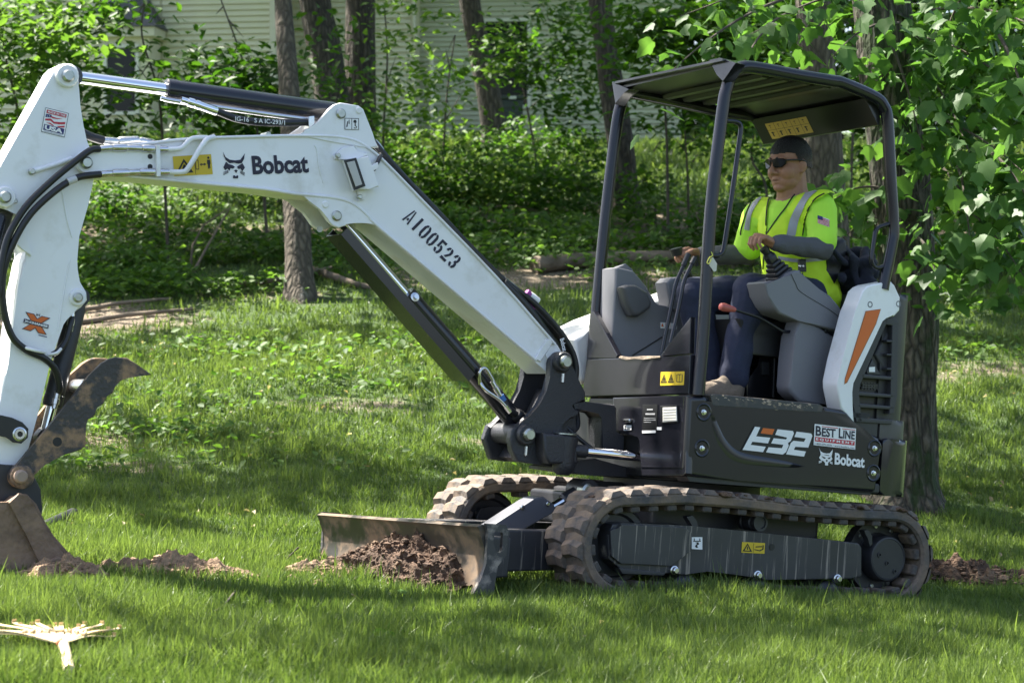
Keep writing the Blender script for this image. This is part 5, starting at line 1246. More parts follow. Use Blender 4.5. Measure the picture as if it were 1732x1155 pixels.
# tube and hose under the arm cylinder
tube('pressure_pipe', [mp(272, 166, .05), mp(300, 172, .055), mp(440, 192, .055), mp(524, 203, .05)], .012, FIT, ac_, 10, 4)
hz = [mp(306, 169, .07), mp(330, 176, .075), mp(355, 185, .08), mp(370, 190, .08), mp(400, 201, .085), mp(440, 207, .085), mp(490, 208, .08), mp(520, 207, .07)]
tube('pressure_hose', hz[2:], .017, BLACKR, ac_, 12, 5)
lathe('hose_fitting', hz[0], hz[1], [(0, .016), (.03, .016), (.032, .022), (.06, .022), (.062, .017), (.09, .017)], CHROME, ac_, 12)
lathe('hose_fitting', hz[1], hz[3], [(0, .022), (.02, .022), (.022, .02), (.1, .021), (.105, .018)], CHROME, ac_, 12)
lettering('hose_lettering', 'IG-16   S A IC-293/1', (398, 197), (482, 204), (398, 205), P(.1025), WHITEI, ac_, .01)
cl_ = plate('hose_clip', [(522, 197), (532, 196), (533, 216), (522, 217)], .1, .04, .10, FIT, ac_, .004)
bc = hyd('boom_cylinder', mp(571, 366, 0), mp(893, 737, 0), .026, .05, .345, EX, True)
a, b = mp(571, 366, 0), mp(893, 737, 0); dv = (b - a).normalized()
nrm = Vector((dv.z, 0, -dv.x)); nrm = nrm if nrm.z < 0 else -nrm
def gpt(s, o, y): return a + dv * s + nrm * o + Vector((0, y, 0))
bm = bmesh.new(); s0, s1, of = .05, 1.0, .078
rows = []
for (o, y) in [(.03, .085), (of, .085), (of, -.085), (.03, -.085), (.03, -.079), (of - .006, -.079), (of - .006, .079), (.03, .079)]:
    rows.append((bm.verts.new(gpt(s0, o, y)), bm.verts.new(gpt(s1, o, y))))
for i in range(8):
    A_, B_ = rows[i], rows[(i + 1) % 8]; bm.faces.new((A_[0], B_[0], B_[1], A_[1]))
bm.faces.new([r[0] for r in rows]); bm.faces.new([r[1] for r in rows][::-1])
finish(bm, 'rod_guard', DARK, bc, smooth=False)
q = a + dv * (.345 * (b - a).length + .03); lathe('gland_port', q, q + Vector((.0, .07, .01)), [(0, .022), (.06, .022), (.062, .012), (.075, .012), (.075, 0)], FIT, bc, 14)
tube('guard_bolt', [mp(541, 388, .08), mp(541, 388, .11)], .014, STEEL, bc, 10)
tube('pressure_pipe', [mp(812, 650, .06), mp(811, 632, .07), mp(815, 624, .07), mp(822, 624, .07), mp(832, 640, .07), mp(838, 652, .07)], .009, FIT, bc, 8, 4)
lathe('hose_fitting', mp(832, 645, .07), mp(848, 672, .07), [(0, .012), (.03, .013), (.032, .017), (.06, .017), (.062, .014), (.085, .014)], FIT, bc, 10)
tube('blue_hose_collar', [mp(847, 669, .07), mp(854, 681, .07)], .016, mat('blue collar', (.05, .16, .42), .5), bc, 10)
tube('pressure_hose', [mp(852, 678, .07), mp(862, 693, .07), mp(880, 703, .05), mp(900, 705, .03), mp(915, 700, .02)], .018, BLACKR, bc, 10, 5)
tube('pressure_pipe', [mp(812, 646, .06), mp(822, 660, .08), mp(845, 676, .08), mp(860, 692, .08)], .009, FIT, bc, 8, 4)
lathe('hose_fitting', mp(855, 686, .08), mp(864, 698, .08), [(0, .013), (.04, .014)], FIT, bc, 8)
tube('port_sleeve', [mp(872, 700, .06), mp(890, 712, .05), mp(905, 712, .03)], [.03, .035, .03], BLACKR, bc, 10, 4)

# ---------------------------------------------------------------- arm (dipper)
arm_px = [(134, 122), (134, 152), (136, 179), (141, 211), (147, 238), (154, 256), (161, 275), (158, 292), (154, 303), (149, 348), (134, 400), (126, 440), (127, 458), (135, 476), (147, 494), (148, 508), (138, 520), (126, 528), (110, 537), (103, 547), (85, 613), (69, 682), (52, 745), (46, 775), (20, 800), (-12, 800), (-16, 740), (14, 617), (30, 489), (39, 443), (48, 425), (36, 372), (29, 358), (0, 350), (-25, 347), (-34, 330), (-25, 315), (0, 283), (40, 212), (92, 118), (100, 110), (110, 107), (122, 108), (130, 113)]
ar = plate('arm', arm_px, .09, -.09, .09, WHITE, EX, .012, 4)
pin('pin_boss', 115, 128, .08, .115, .05, WHITE, ar, [(0, .052), (.028, .05), (.034, .045), (.034, 0)]); pin('pivot_pin', 117, 128, .1, .135, .027, None, ar)
pin('pin_boss', 10, 333, .08, .115, .05, WHITE, ar, [(0, .047), (.028, .045), (.034, .04), (.034, 0)]); pin('pivot_pin', 10, 333, .1, .14, .026, None, ar)
pin('pin_boss', 133, 503, .08, .11, .04, WHITE, ar, [(0, .038), (.025, .036), (.029, .032), (.029, 0)]); pin('pivot_pin', 133, 503, .1, .125, .021, None, ar)
pin('lock_bolt', 26, 340, .08, .10, .011, STEEL, ar); pin('lock_bolt', 101, 126, .08, .1, .009, STEEL, ar)
tube('stiffener_rod', [mp(56, 290, .097), mp(90, 280, .099), mp(122, 268, .10)], .011, WHITE, ar, 8, 3); pin('rod_end', 55, 290, .085, .11, .014, STEEL, ar)
tube('weld_seam', [mp(99, 296, .091), mp(106, 330, .091), mp(113, 370, .091), mp(122, 402, .091)], .004, WHITE, ar, 6, 3)
plate('bracket', [(34, 378), (40, 384), (54, 428), (52, 434), (38, 420), (28, 415), (30, 395)], .1, .088, .105, WHITE, ar, .004)
tube('weld_seam', [mp(118, 440, .0912), mp(110, 480, .0912), mp(98, 560, .0912)], .0035, WHITE, ar, 6, 3)
AP = P(.0925); AQ = P(.0935)
# flag decal
fd = [(77.5, 183), (115.5, 192.5), (70.5, 222.5)]
print_polys('country_label_border', [[(-.02, -.02), (1.02, -.02), (1.02, 1.02), (-.02, 1.02)]], *fd, AP, INK, ar)
print_polys('country_label', [[(.0, .0), (1, .0), (1, 1), (0, 1)]], *fd, P(.0928), WHITEI, ar)
print_polys('country_label_red', [[(.06, .8), (.94, .8), (.94, .95), (.06, .95)], [(.28, .72), (.55, .70), (.8, .74), (.6, .66), (.4, .64), (.28, .66)], [(.06, .56), (.3, .62), (.45, .52), (.7, .56), (.94, .62), (.94, .52), (.7, .46), (.45, .44), (.3, .52), (.06, .48)], [(.12, .4), (.3, .44), (.48, .36), (.46, .33), (.3, .38)], [(.6, .36), (.94, .46), (.94, .38), (.7, .33)]], *fd, AQ, REDI, ar)
print_polys('country_label_blue', [[(.05, .08), (.95, .08), (.95, .33), (.05, .33)], [(.05, .62), (.3, .66), (.34, .7), (.28, .78), (.05, .76)], [(.1, .03), (.9, .03), (.9, .045), (.1, .045)]], *fd, P(.0932), BLUEI, ar)
print_polys('country_label_stars', [[(.2, .72), (.24, .74), (.22, .68)], [(.1, .68), (.14, .7), (.13, .65)]], *fd, P(.0938), WHITEI, ar)
def sub(TL, TR, BL, u0, u1, v0, v1):
    f = lambda u, v: (BL[0] + (TR[0] - TL[0]) * u + (TL[0] - BL[0]) * v, BL[1] + (TR[1] - TL[1]) * u + (TL[1] - BL[1]) * v)
    return f(u0, v1), f(u1, v1), f(u0, v0)
lettering('country_lettering', 'MADE IN THE', *sub(*fd, .12, .9, .835, .92), P(.0942), WHITEI, ar, .02)
lettering('country_lettering', 'USA', *sub(*fd, .1, .9, .11, .31), P(.0942), WHITEI, ar, .05)
# coupler decal: orange cross with a name band
def c7(pts): return [(20 + x / 14.43, 510 + y / 14.43) for x, y in pts]
print_px('coupler_label_outline', [c7([(330, 250), (545, 300), (625, 415), (735, 350), (945, 405), (745, 525), (740, 630), (855, 815), (640, 770), (570, 655), (455, 725), (245, 665), (440, 555), (470, 470)])], AP, INK, ar)
print_px('coupler_label', [c7([(365, 275), (535, 315), (618, 432), (740, 368), (905, 408), (725, 515), (725, 630), (825, 795), (650, 755), (578, 635), (450, 705), (285, 660), (460, 550), (480, 470)])], P(.0930), ORANGE, ar)
print_px('coupler_label_band', [c7([(300, 415), (905, 570), (888, 665), (280, 512)])], P(.0936), INK, ar)
lettering('coupler_lettering', 'X-CHANGE', *c7([(312, 440), (882, 583), (300, 495)]), P(.0942), WHITEI, ar, .05)
print_polys('cat_emblem', CAT[:3], *c7([(595, 265), (700, 290), (585, 375)]), AP, INK, ar)
print_px('coupler_small_print', [c7([(655, 805), (862, 855), (858, 875), (650, 825)])], AP, BLUEI, ar)
# bucket cylinder behind the arm's left edge and thumb cylinder
hyd('bucket_cylinder', mp(-40, 560, 0), mp(10, 333, 0), .028, .045, .3, EX)
th_c = hyd('thumb_cylinder', mp(75, 740, .0), mp(133, 503, .0), .024, .042, .22, EX, True, DARK2)
tube('thumb_hose', [mp(122, 535, .045), mp(120, 545, .06), mp(112, 575, .07), mp(100, 592, .08), mp(88, 600, .09)], .013, BLACKR, th_c, 10, 5)
lathe('hose_fitting', mp(122, 528, .045), mp(118, 560, .055), [(0, .014), (.03, .014), (.032, .017), (.06, .017), (.062, .014), (.085, .014)], FIT, th_c, 10)
lathe('hose_fitting', mp(98, 662, .05), mp(92, 690, .05), [(0, .014), (.03, .014), (.032, .018), (.055, .018), (.057, .013), (.075, .013)], FIT, th_c, 10)
# hoses looping over the arm
tube('arm_hose', [mp(168, 252, .13), mp(152, 255, .14), mp(120, 279, .15), mp(80, 313, .15), mp(42, 352, .15), (mp(14, 400, .15)), mp(2, 450, .15), mp(-4, 500, .15)], .015, BLACKR, EX, 12, 6)
tube('arm_hose', [mp(170, 295, .13), mp(150, 297, .14), mp(128, 302, .15), mp(95, 322, .155), mp(52, 362, .155), mp(22, 412, .15), mp(5, 465, .14), mp(6, 520, .13), mp(20, 568, .12), mp(45, 592, .11), mp(75, 606, .10), mp(94, 626, .08), mp(101, 655, .06), mp(98, 664, .05)], .015, BLACKR, EX, 12, 6)
tube('hose_sleeve_mark', [mp(114, 308, .157), mp(128, 302.5, .152)], .0165, mat('pale hose print', (.5, .5, .5), .5), EX, 10)
cp = tube('hose_clamp', [mp(36, 586, .1), mp(50, 590, .135), mp(66, 594, .135), mp(75, 596, .1)], .007, WHITE, ar, 8, 3)
tube('hose_clamp', [mp(82, 600, .09), mp(96, 597, .11), mp(103, 590, .09)], .007, WHITE, ar, 8, 3)
# hose fittings and pipes along the boom front
def fitline(pts, r=.014):
    for i, (p, q) in enumerate(zip(pts, pts[1:])):
        L = (q - p).length; rr_ = r * (1.25 if i % 2 else 1.0)
        lathe('hose_fitting', p, q, [(0, rr_ * .8), (L * .1, rr_), (L * .9, rr_), (L, rr_ * .8)], FIT, bo, 12)
fitline([mp(168, 252, .13), mp(190, 250, .132), mp(215, 250, .132), mp(240, 251, .132), (mp(262, 252, .13)), mp(284, 253, .13)])
fitline([mp(170, 295, .13), mp(190, 293, .132), mp(218, 292, .132), mp(236, 291, .132), mp(262, 291, .132), mp(286, 291, .13)])
tube('boom_pipe', [mp(284, 253, .13), mp(306, 251, .13), mp(322, 236, .13), mp(336, 233, .12), mp(350, 233, .11)], .011, WHITE, bo, 10, 4)
tube('boom_pipe', [mp(286, 291, .13), mp(308, 291, .14), mp(318, 285, .145), (mp(340, 249, .145)), mp(350, 236, .13), mp(362, 232, .11)], .012, WHITE, bo, 10, 4)
plate('pipe_bracket', [(263, 246), (270, 246), (271, 299), (264, 299)], .14, .118, .15, WHITE, bo, .003)
for q in [(254, 265), (254, 282)]: pin('bracket_hole', q[0], q[1], .12, .1262, .011, BLACKI, bo, [(0, .011), (.0062, .011), (.0062, 0)])
fitline([mp(175, 238, .0), mp(200, 240, .0), mp(235, 238, 0), mp(262, 243, 0)], .018)
tube('arm_hose', [mp(140, 225, 0), mp(155, 232, 0), mp(175, 238, 0)], .02, BLACKR, EX, 10, 4)
for px, py in [(287, 238), (455, 227)]: pin('top_clip', px, py, -.02, .06, .012, STEEL, bo)
# hoses down the boom back
for k, (pp, r) in enumerate([([(628, 236), (650, 262), (700, 318), (780, 402), (850, 472), (900, 510), (940, 552), (965, 590), (974, 620), (972, 650), (968, 672)], .016), ([(632, 245), (660, 278), (720, 338), (800, 424), (862, 488), (905, 528), (945, 570), (962, 605), (964, 640), (960, 668)], .017),
                             ([(850, 478), (890, 520), (920, 560), (942, 592), (952, 620), (955, 650)], .026), ([(838, 466), (880, 500), (925, 545), (955, 585), (968, 615), (970, 645)], .018), ([(700, 325), (790, 418), (858, 492), (905, 548), (935, 585), (948, 615)], .02)]):
    tube('boom_hose', [mp(px, py, [.02, -.03, .03, -.07, -.04][k]) for px, py in pp], r, BLACKR, bo, 10, 5)
for p0, p1, m_ in [((852, 474), (884, 500), FIT), ((858, 486), (888, 512), FIT), ((890, 494), (896, 500), mat('purple collar', (.30, .05, .28), .5)), ((896, 499), (910, 510), WHITEI), ((888, 508), (902, 524), MATS['purple collar']), ((632, 240), (645, 256), FIT)]:
    A_, B_ = mp(*p0, .0), mp(*p1, .0); L = (B_ - A_).length; lathe('hose_fitting', A_, B_, [(0, .018), (L * .4, .020), (L, .018)], m_, bo, 10)
lettering('brand_lettering', 'Bobcat', (954, 571), (959, 592), (947, 574), P(.062), WHITEI, bo, .03)

# ---------------------------------------------------------------- bucket, coupler, thumb
bk_ = [(-80, 850), (14, 851), (28, 838), (48, 838), (62, 852), (75, 880), (88, 906), (121, 940), (146, 962), (120, 970), (70, 985), (20, 994), (-40, 992), (-80, 975)]
bu = empty('bucket'); bu.parent = EX
for y0, y1 in ((.20, .225), (-.225, -.20)): plate('side_plate', bk_, .225, y0, y1, BUCKP, bu, .006)
shell = xz([(146, 964), (121, 942), (88, 908), (62, 856)], .225)
plate('floor_plate', [(140, 960), (120, 971), (70, 986), (20, 995), (-40, 993), (-80, 976), (-80, 960), (-30, 975), (20, 978), (70, 970), (118, 955)], .225, -.20, .20, BUCKP, bu, .004)
plate('back_plate', [(-80, 852), (14, 853), (28, 840), (48, 840), (40, 850), (24, 862), (-80, 866)], .225, -.20, .20, BUCKP, bu, .004)
plate('side_cutter', [(15, 850), (32, 834), (46, 836), (54, 845), (72, 888), (92, 918), (112, 940), (70, 956), (66, 950), (44, 905)], .24, .222, .245, BUCKP, bu, .006)
plate('side_cutter_tip', [(70, 953), (96, 940), (122, 950), (146, 962), (118, 968), (92, 966), (70, 972), (45, 992), (30, 990), (52, 968)], .24, .222, .255, BUCKP, bu, .008)
for y in (-.16, -.05, .06, .17): prism('tooth', [(p[0], p[1]) for p in xz([(128, 958), (150, 968), (152, 974), (126, 972)], .2)], y - .025, y + .025, BUCKP, bu, .005)
cpl = plate('coupler', [(-50, 780), (14, 786), (22, 786), (40, 790), (60, 808), (70, 828), (72, 860), (70, 884), (58, 856), (48, 840), (28, 838), (0, 858), (-50, 862)], .12, -.13, .12, DARK2, EX, .01)
th = empty('thumb'); th.parent = EX
thp = [(26, 789), (69, 738), (114, 683), (152, 634), (173, 614), (185, 607), (196, 604), (215, 605), (236, 619), (257, 634), (236, 636), (215, 638), (204, 644), (194, 652), (192, 664), (180, 669), (175, 683), (163, 688), (161, 702), (147, 709), (144, 721), (146, 752), (138, 760), (104, 771), (76, 784), (56, 803), (49, 821), (36, 826), (21, 816), (16, 802)]
def thumb_plate(y0, y1):
    pts = xz(thp, .16); bm = bmesh.new(); prism_bm(bm, pts, y0, y1, .004, 1); return finish(bm, 'thumb_plate', THUMBP, th)
tp1 = thumb_plate(.13, .16); tp2 = thumb_plate(-.16, -.13)
for q in ((1, tp1),):
    c = mp(97, 747, .161); lathe('plate_hole', (c.x, .15, c.z), (c.x, .1615, c.z), [(0, .02), (.0115, .02), (.0115, 0)], BLACKI, th, 16)
c0_, c1_ = mp(150, 640, 0), mp(142, 655, 0)
cyl('cross_tube', (c1_.x, -.13, c1_.z), (c1_.x, .13, c1_.z), .035, FIT, th)
c1_ = mp(96, 735, .1); cyl('cross_tube', (c1_.x, -.13, c1_.z), (c1_.x, .13, c1_.z), .03, DARK2, th)
c = mp(36, 806, .16); lathe('hub', (c.x, -.18, c.z), (c.x, .185, c.z), [(0, .045), (.33, .05), (.36, .05), (.365, .042), (.365, 0)], THUMBP, th, 24)
pin('pivot_pin', 37, 806, .17, .215, .028, mat('rusty pin', (.3, .22, .17), .6), th)
lk = plate('bucket_link', [(-40, 700), (2, 702), (20, 706), (38, 714), (48, 725), (47, 740), (36, 750), (22, 748), (12, 738), (-40, 730)], .13, .115, .135, BLACKP, EX, .004)
pin('link_bush', 34, 734, .12, .142, .028, FIT, lk, [(0, .030), (.016, .030), (.018, .024), (.022, .022), (.022, .012), (.014, .012), (.014, 0)])

# ---------------------------------------------------------------- canopy
cn = empty('canopy'); cn.parent = EX
NP = [(1181, 668), (1190, 560), (1202, 359), (1222, 189), (1229, 150), (1238, 126), (1256, 114), (1290, 117), (1344, 127), (1405, 137), (1425, 141), (1478, 164), (1494, 180), (1501, 205), (1506, 300), (1511, 385), (1508, 415), (1497, 468), (1493, 490)]
npath = [mp(px, py, .70) for px, py in NP]
tube('roof_post', npath, .031, TUBE, cn, 16, 5)
YF = -.285
FP = [(999, 668), (1006, 560), (1024, 370), (1041, 226), (1050, 178), (1060, 158), (1084, 161), (1140, 172), (1213, 188), (1279, 198), (1318, 210), (1334, 226), (1340, 270), (1346, 380), (1350, 480)]
fpath = [mp(px, py, YF) for px, py in FP]
tube('roof_post', fpath, .031, TUBE, cn, 16, 5)
ROOF = mat('roof sheet', (.014, .014, .014), .3, coat=.2)
top = [(p.x, p.z) for p in (mp(1222, 105, .69), mp(1256, 109, .69), mp(1344, 122, .69), mp(1422, 136, .69), mp(1474, 158, .69), mp(1493, 178, .69))]
bm = bmesh.new(); bot = [(x, z - .014) for x, z in top][::-1]
prism_bm(bm, top + bot, YF + .01, .69, .002, 1); finish(bm, 'roof_sheet', ROOF, cn)
# visor with its corner pieces
vt = [mpx(1040, 138, .44), mpx(1222, 99, .44)]; vb = [mpx(1052, 176, .36), mpx(1226, 150, .36)]
bm = bmesh.new(); q0 = [vt[0], vt[1], Vector((top[1][0], .69, top[1][1])), Vector((top[1][0], YF, top[1][1] - .0))]
V_ = [bm.verts.new(v) for v in q0] + [bm.verts.new(v - Vector((0, 0, .012))) for v in q0]
for f in [(0, 1, 2, 3), (7, 6, 5, 4), (0, 4, 5, 1), (1, 5, 6, 2), (2, 6, 7, 3), (3, 7, 4, 0)]: bm.faces.new([V_[i] for i in f])
finish(bm, 'visor', ROOF, cn, smooth=False)
fplate('visor_corner', [(1040, 139), (1060, 148), (1072, 152), (1060, 158), (1046, 178)], .40, .36, .42, TUBE, cn, .004)
fplate('visor_corner', [(1204, 103), (1222, 99), (1250, 108), (1243, 118), (1228, 140), (1218, 128)], .40, .36, .42, TUBE, cn, .004)
for i, f in enumerate((.22, .38, .54, .70)):
    x = top[1][0] * (1 - f) + top[4][0] * f; z = np.interp(x, [t[0] for t in top][::-1], [t[1] for t in top][::-1]) - .02
    prism('roof_rib', [(x - .03, z - .002), (x - .018, z - .02), (x + .018, z - .02), (x + .03, z - .002)], YF + .05, .64, ROOF, cn, .004, 2)
rb = [mp(1493, 178, .69), mp(1490, 212, .69)]
prism('rear_header', [(top[4][0] + .03, top[4][1] - .03), (top[5][0], top[5][1] - .01), (rb[1].x, rb[1].z), (rb[1].x + .012, rb[1].z)], YF, .68, ROOF, cn, .003)
# yellow instruction label on the sloping rear header
h0, h1 = Vector((top[4][0] + .03, 0, top[4][1] - .03)), Vector((rb[1].x + .012, 0, rb[1].z)); hn = Vector((h1.z - h0.z, 0, -(h1.x - h0.x))).normalized(); hn = hn if hn.x > 0 else -hn
def HP(u, v, o=.002): return Vector((0, YF + .10 + u * .36, 0)) + h0.lerp(h1, .25 + v * .62) + hn * o
ylb = flat('instruction_label', [HP(0, 0), HP(1, 0), HP(1, 1), HP(0, 1)], [(0, 1, 2, 3)], mat('amber label', (.40, .27, .05), .5), cn)
V2, F2 = [], []
def addq(u0, u1, v0, v1):
    s = len(V2); V2.extend([HP(u0, v0, .003), HP(u1, v0, .003), HP(u1, v1, .003), HP(u0, v1, .003)]); F2.append((s, s + 1, s + 2, s + 3))
for k in range(1, 5): addq(k / 5, k / 5 + .008, .0, 1)
addq(0, 1, .42, .44)
for k in range(5): addq(k / 5 + .07, k / 5 + .10, .55, .85); addq(k / 5 + .05, k / 5 + .13, .58, .62); addq(k / 5 + .07, k / 5 + .12, .12, .16); addq(k / 5 + .09, k / 5 + .10, .12, .34)
flat('instruction_marks', V2, F2, BLACKI, cn)
print_px('roof_label', [[(1123, 162), (1155, 157), (1158, 160), (1128, 165)]], lambda px, py: mpz(px, py, top[2][1] - .019), WHITEI, cn)
print_px('roof_label', [[(1155, 156), (1176, 153), (1178, 158), (1160, 159)]], lambda px, py: mpz(px, py, top[2][1] - .019), YELLOW, cn)
# grab handles
gh = [(1229, 205), (1247, 206), (1254, 213), (1245, 280), (1234, 359), (1224, 424), (1217, 433), (1198, 432)]
tube('grab_handle', rounded([mp(*p, .70) + (Vector((0, .0, 0))) for p in gh], .03, 4), .0125, TUBE, cn, 10)
tube('grab_handle', rounded([mp(1506, 378, .70), mp(1481, 386, .70), mp(1473, 444, .70), mp(1482, 455, .70), mp(1499, 449, .70)], .03, 4), .012, TUBE, cn, 10)
plate('mirror_bracket', [(1022, 461), (1038, 461), (1040, 476), (1022, 477)], -.25, -.28, -.24, BLACKP, cn, .003)
plate('mirror_knob', [(1034, 464), (1042, 464), (1042, 476), (1034, 476)], -.2, -.23, -.19, BLACKP, cn, .004)
# ---------------------------------------------------------------- operator station
plate('right_console', [(1035, 606), (1041, 454), (1046, 452), (1072, 458), (1096, 486), (1106, 516), (1112, 520), (1150, 522), (1175, 528), (1175, 620), (1035, 620)], -.12, -.26, -.12, GREYP, EX, .014, 3)
plate('console_fin', [(1044, 452), (1059, 446), (1072, 457), (1066, 462)], -.16, -.20, -.16, GREYP, EX, .004)
plate('display_pod', [(1052, 486), (1060, 482), (1076, 482), (1096, 494), (1103, 512), (1100, 522), (1080, 536), (1068, 534), (1058, 514)], -.06, -.13, -.05, mat('dark grey plastic', (.075, .075, .08), .45), EX, .025, 4)
plate('console_seam', [(1068, 601), (1120, 569), (1121, 571), (1071, 602)], -.118, -.125, -.117, BLACKP, EX, .0005)
print_px('console_label', [[(1117, 545), (1145, 547), (1145, 557), (1117, 555)]], P(-.1185), WHITEI, EX)
print_polys('console_label_marks', [[(.05, .3), (.2, .3), (.12, .9)], [(.3, .2), (.31, .2), (.31, .9), (.3, .9)], [(.6, .2), (.61, .2), (.61, .9), (.6, .9)]], (1117, 545), (1145, 547), (1117, 555), P(-.1175), ORANGE, EX)
for off in (0, 1):
    pp = [[(1119, 598), (1131, 540), (1143, 478), (1156, 450), (1165, 430)], [(1134, 580), (1146, 530), (1157, 473), (1170, 447), (1176, 436)]][off]
    lv = tube('travel_lever', rounded([mp(*p, [.10, .22][off]) for p in pp], .04, 4), .0105, TUBE, EX, 10)
    tube('lever_grip', [mp(*pp[-2], [.10, .22][off]), mp(*pp[-1], [.10, .22][off])], .016, BLACKP, lv, 10)
# right arm console and joystick
plate('right_arm_console', [(1124, 478), (1132, 470), (1150, 468), (1160, 500), (1150, 530), (1132, 520)], -.10, -.20, -.08, GREYP, EX, .015, 3)
# left arm console
ca = plate('left_console', [(1293, 479), (1296, 476), (1322, 475), (1336, 461), (1346, 457), (1354, 457), (1364, 476), (1405, 500), (1421, 519), (1431, 543), (1430, 552), (1413, 560), (1352, 543), (1318, 531), (1308, 518), (1300, 500)], .54, .38, .54, GREYP, EX, .022, 4)
tube('console_seam', [mp(1338, 463, .542), mp(1346, 480, .542), mp(1356, 495, .542), mp(1405, 525, .542), mp(1430, 546, .542)], .0015, BLACKP, ca, 6, 4)
plate('console_pillar', [(1346, 568), (1352, 542), (1370, 541), (1422, 576), (1430, 590), (1424, 640), (1426, 686), (1400, 684), (1352, 680), (1337, 664), (1335, 652), (1341, 610)], .52, .40, .52, GREYP, EX, .02, 4)
pin('pillar_screw', 1398, 560, .51, .524, .010, BLACKP, EX); pin('pillar_foot', 1403, 673, .51, .535, .02, BLACKP, EX, [(0, .022), (.022, .022), (.025, .018), (.025, .010), (.015, .008), (.015, 0)])
# left joystick: bellows, collar, handle
js = empty('joystick'); js.parent = EX
def jb(name, cpx, w, h, y=.45):
    c = mp(*cpx, y); ax = (mp(1290, 420, y) - mp(1318, 470, y)).normalized(); sd = Vector((ax.z, 0, -ax.x))
    bm = bmesh.new(); box_bm(bm, (-w, -w, -h), (w, w, h), min(w * .3, h * .8), 2)
    for v in bm.verts: v.co = c + sd * v.co.x + Vector((0, v.co.y, 0)) + ax * v.co.z
    finish(bm, name, BLACKR, js)
for i in range(5): jb('bellows', (1320.5 - i * 3.0, 470.5 - i * 6.2), .062 - i * .0075, .0105)
jb('bellows_neck', (1303.5, 437), .024, .022)
tube('collar', [mp(1301, 434, .45), mp(1298, 429, .45)], [.030, .024], BLACKR, js, 14)
tube('handle', [mp(1300, 432, .45), mp(1289, 416, .45), mp(1280, 406, .45), mp(1273, 396, .45)], [.019, .020, .023, .024], BLACKP, js, 12, 4)
# right joystick
jr = empty('joystick'); jr.parent = EX
tube('handle', [mp(1166, 470, -.14), mp(1156, 445, -.14), mp(1146, 424, -.14)], [.02, .02, .024], BLACKP, jr, 12, 4)
tube('grip', [mp(1146, 432, -.14), mp(1143, 420, -.14)], [.03, .034], BLACKP, jr, 14)
tube('lever', [mp(1180, 450, -.1), mp(1175, 425, -.1), mp(1170, 407, -.1)], [.014, .016, .018], BLACKP, jr, 10, 3)
# console lock lever with red knob
ll = tube('lock_lever', rounded([mp(1240, 523, .46), mp(1285, 537, .46), mp(1326, 562, .46), mp(1352, 559, .46)], .03, 4), .0085, TUBE, EX, 10)
c, d = mp(1217, 518, .46), mp(1243, 524, .46); L = (d - c).length
lathe('red_knob', c, d, [(0, .006), (.006, .017), (.025, .022), (.05, .019), (L, .012)], mat('faded red plastic', (.42, .10, .08), .45), ll, 16)
# seat
plate('seat_cushion', [(1288, 538), (1292, 548), (1330, 554), (1400, 564), (1400, 532), (1330, 520), (1296, 520)], .2, .02, .40, VINYL, EX, .03, 4)
plate('seat_base', [(1220, 540), (1335, 548), (1335, 610), (1230, 600)], .2, .06, .36, BLACKP, EX, .015)
sb = plate('seat_back', [(1395, 530), (1412, 470), (1428, 425), (1432, 408), (1424, 401), (1412, 406), (1398, 440), (1372, 520)], .33, .0, .35, VINYL, EX, .03, 4)
bt = plate('seat_box', [(1287, 579), (1310, 577), (1344, 580), (1344, 676), (1262, 672), (1262, 640), (1284, 622)], .30, .05, .30, mat('gloss black panel', (.008, .008, .009), .15, coat=.5), EX, .012)
tube('panel_edge', [mp(1311, 580, .305), mp(1308, 672, .305)], .006, BLACKP, bt, 8)
plate('latch', [(1290, 612), (1302, 612), (1302, 634), (1290, 634)], .31, .298, .308, BLACKP, bt, .003)
plate('slide_rail', [(1284, 570), (1318, 573), (1318, 577), (1284, 575)], .30, .26, .31, FIT, EX, .002)
print_px('floor_label', [[(1210, 620), (1225, 621), (1224, 637), (1210, 637)]], P(.12), WHITEI, EX)
plate('kick_panel', [(1205, 600), (1285, 585), (1285, 672), (1205, 660)], .05, .02, .05, BLACKP, EX, .003)
plate('seat_frame_block', [(1395, 520), (1470, 470), (1480, 470), (1470, 520), (1440, 600), (1425, 640), (1340, 640), (1340, 560)], .3, -.2, .3, BLACKP, EX, .02)
bm = bmesh.new(); prism_bm(bm, [(-.40, -.27), (-.66, -.27), (-.66, .40), (-.40, .40)], .98, 1.42, .02, 2, 2); finish(bm, 'engine_bulkhead', BLACKP, EX)

# ================================================================== PERSON
SKIN = mat('skin', (.33, .165, .10), .5, var=.08, vscale=18, spec=.35)
HAIR = mat('short black hair', (.0045, .004, .004), .5, bump=.6, bscale=260)
SHIRT = mat('lime shirt', (.47, .85, .06), .8, var=.06, vscale=8)
VEST = mat('lime safety vest', (.60, .86, .025), .7, var=.06, vscale=10, bump=.25, bscale=18)
SLEEVE = mat('grey sleeve', (.085, .085, .095), .85, bump=.35, bscale=22)
JEANS = mat('navy trousers', (.020, .026, .055), .85, var=.2, vscale=9, bump=.4, bscale=16)
BOOT = mat('muddy suede boot', (.17, .135, .10), .9, var=.25, vscale=12, dirt=(.19, .15, .11), dscale=10, dlo=.45, dhi=.6, bump=.4, bscale=40)
TAPE = mat('grey reflective tape', (.34, .34, .36), .35, var=.1, vscale=14)
LENS = mat('dark glasses', (.004, .004, .004), .25, spec=.18)

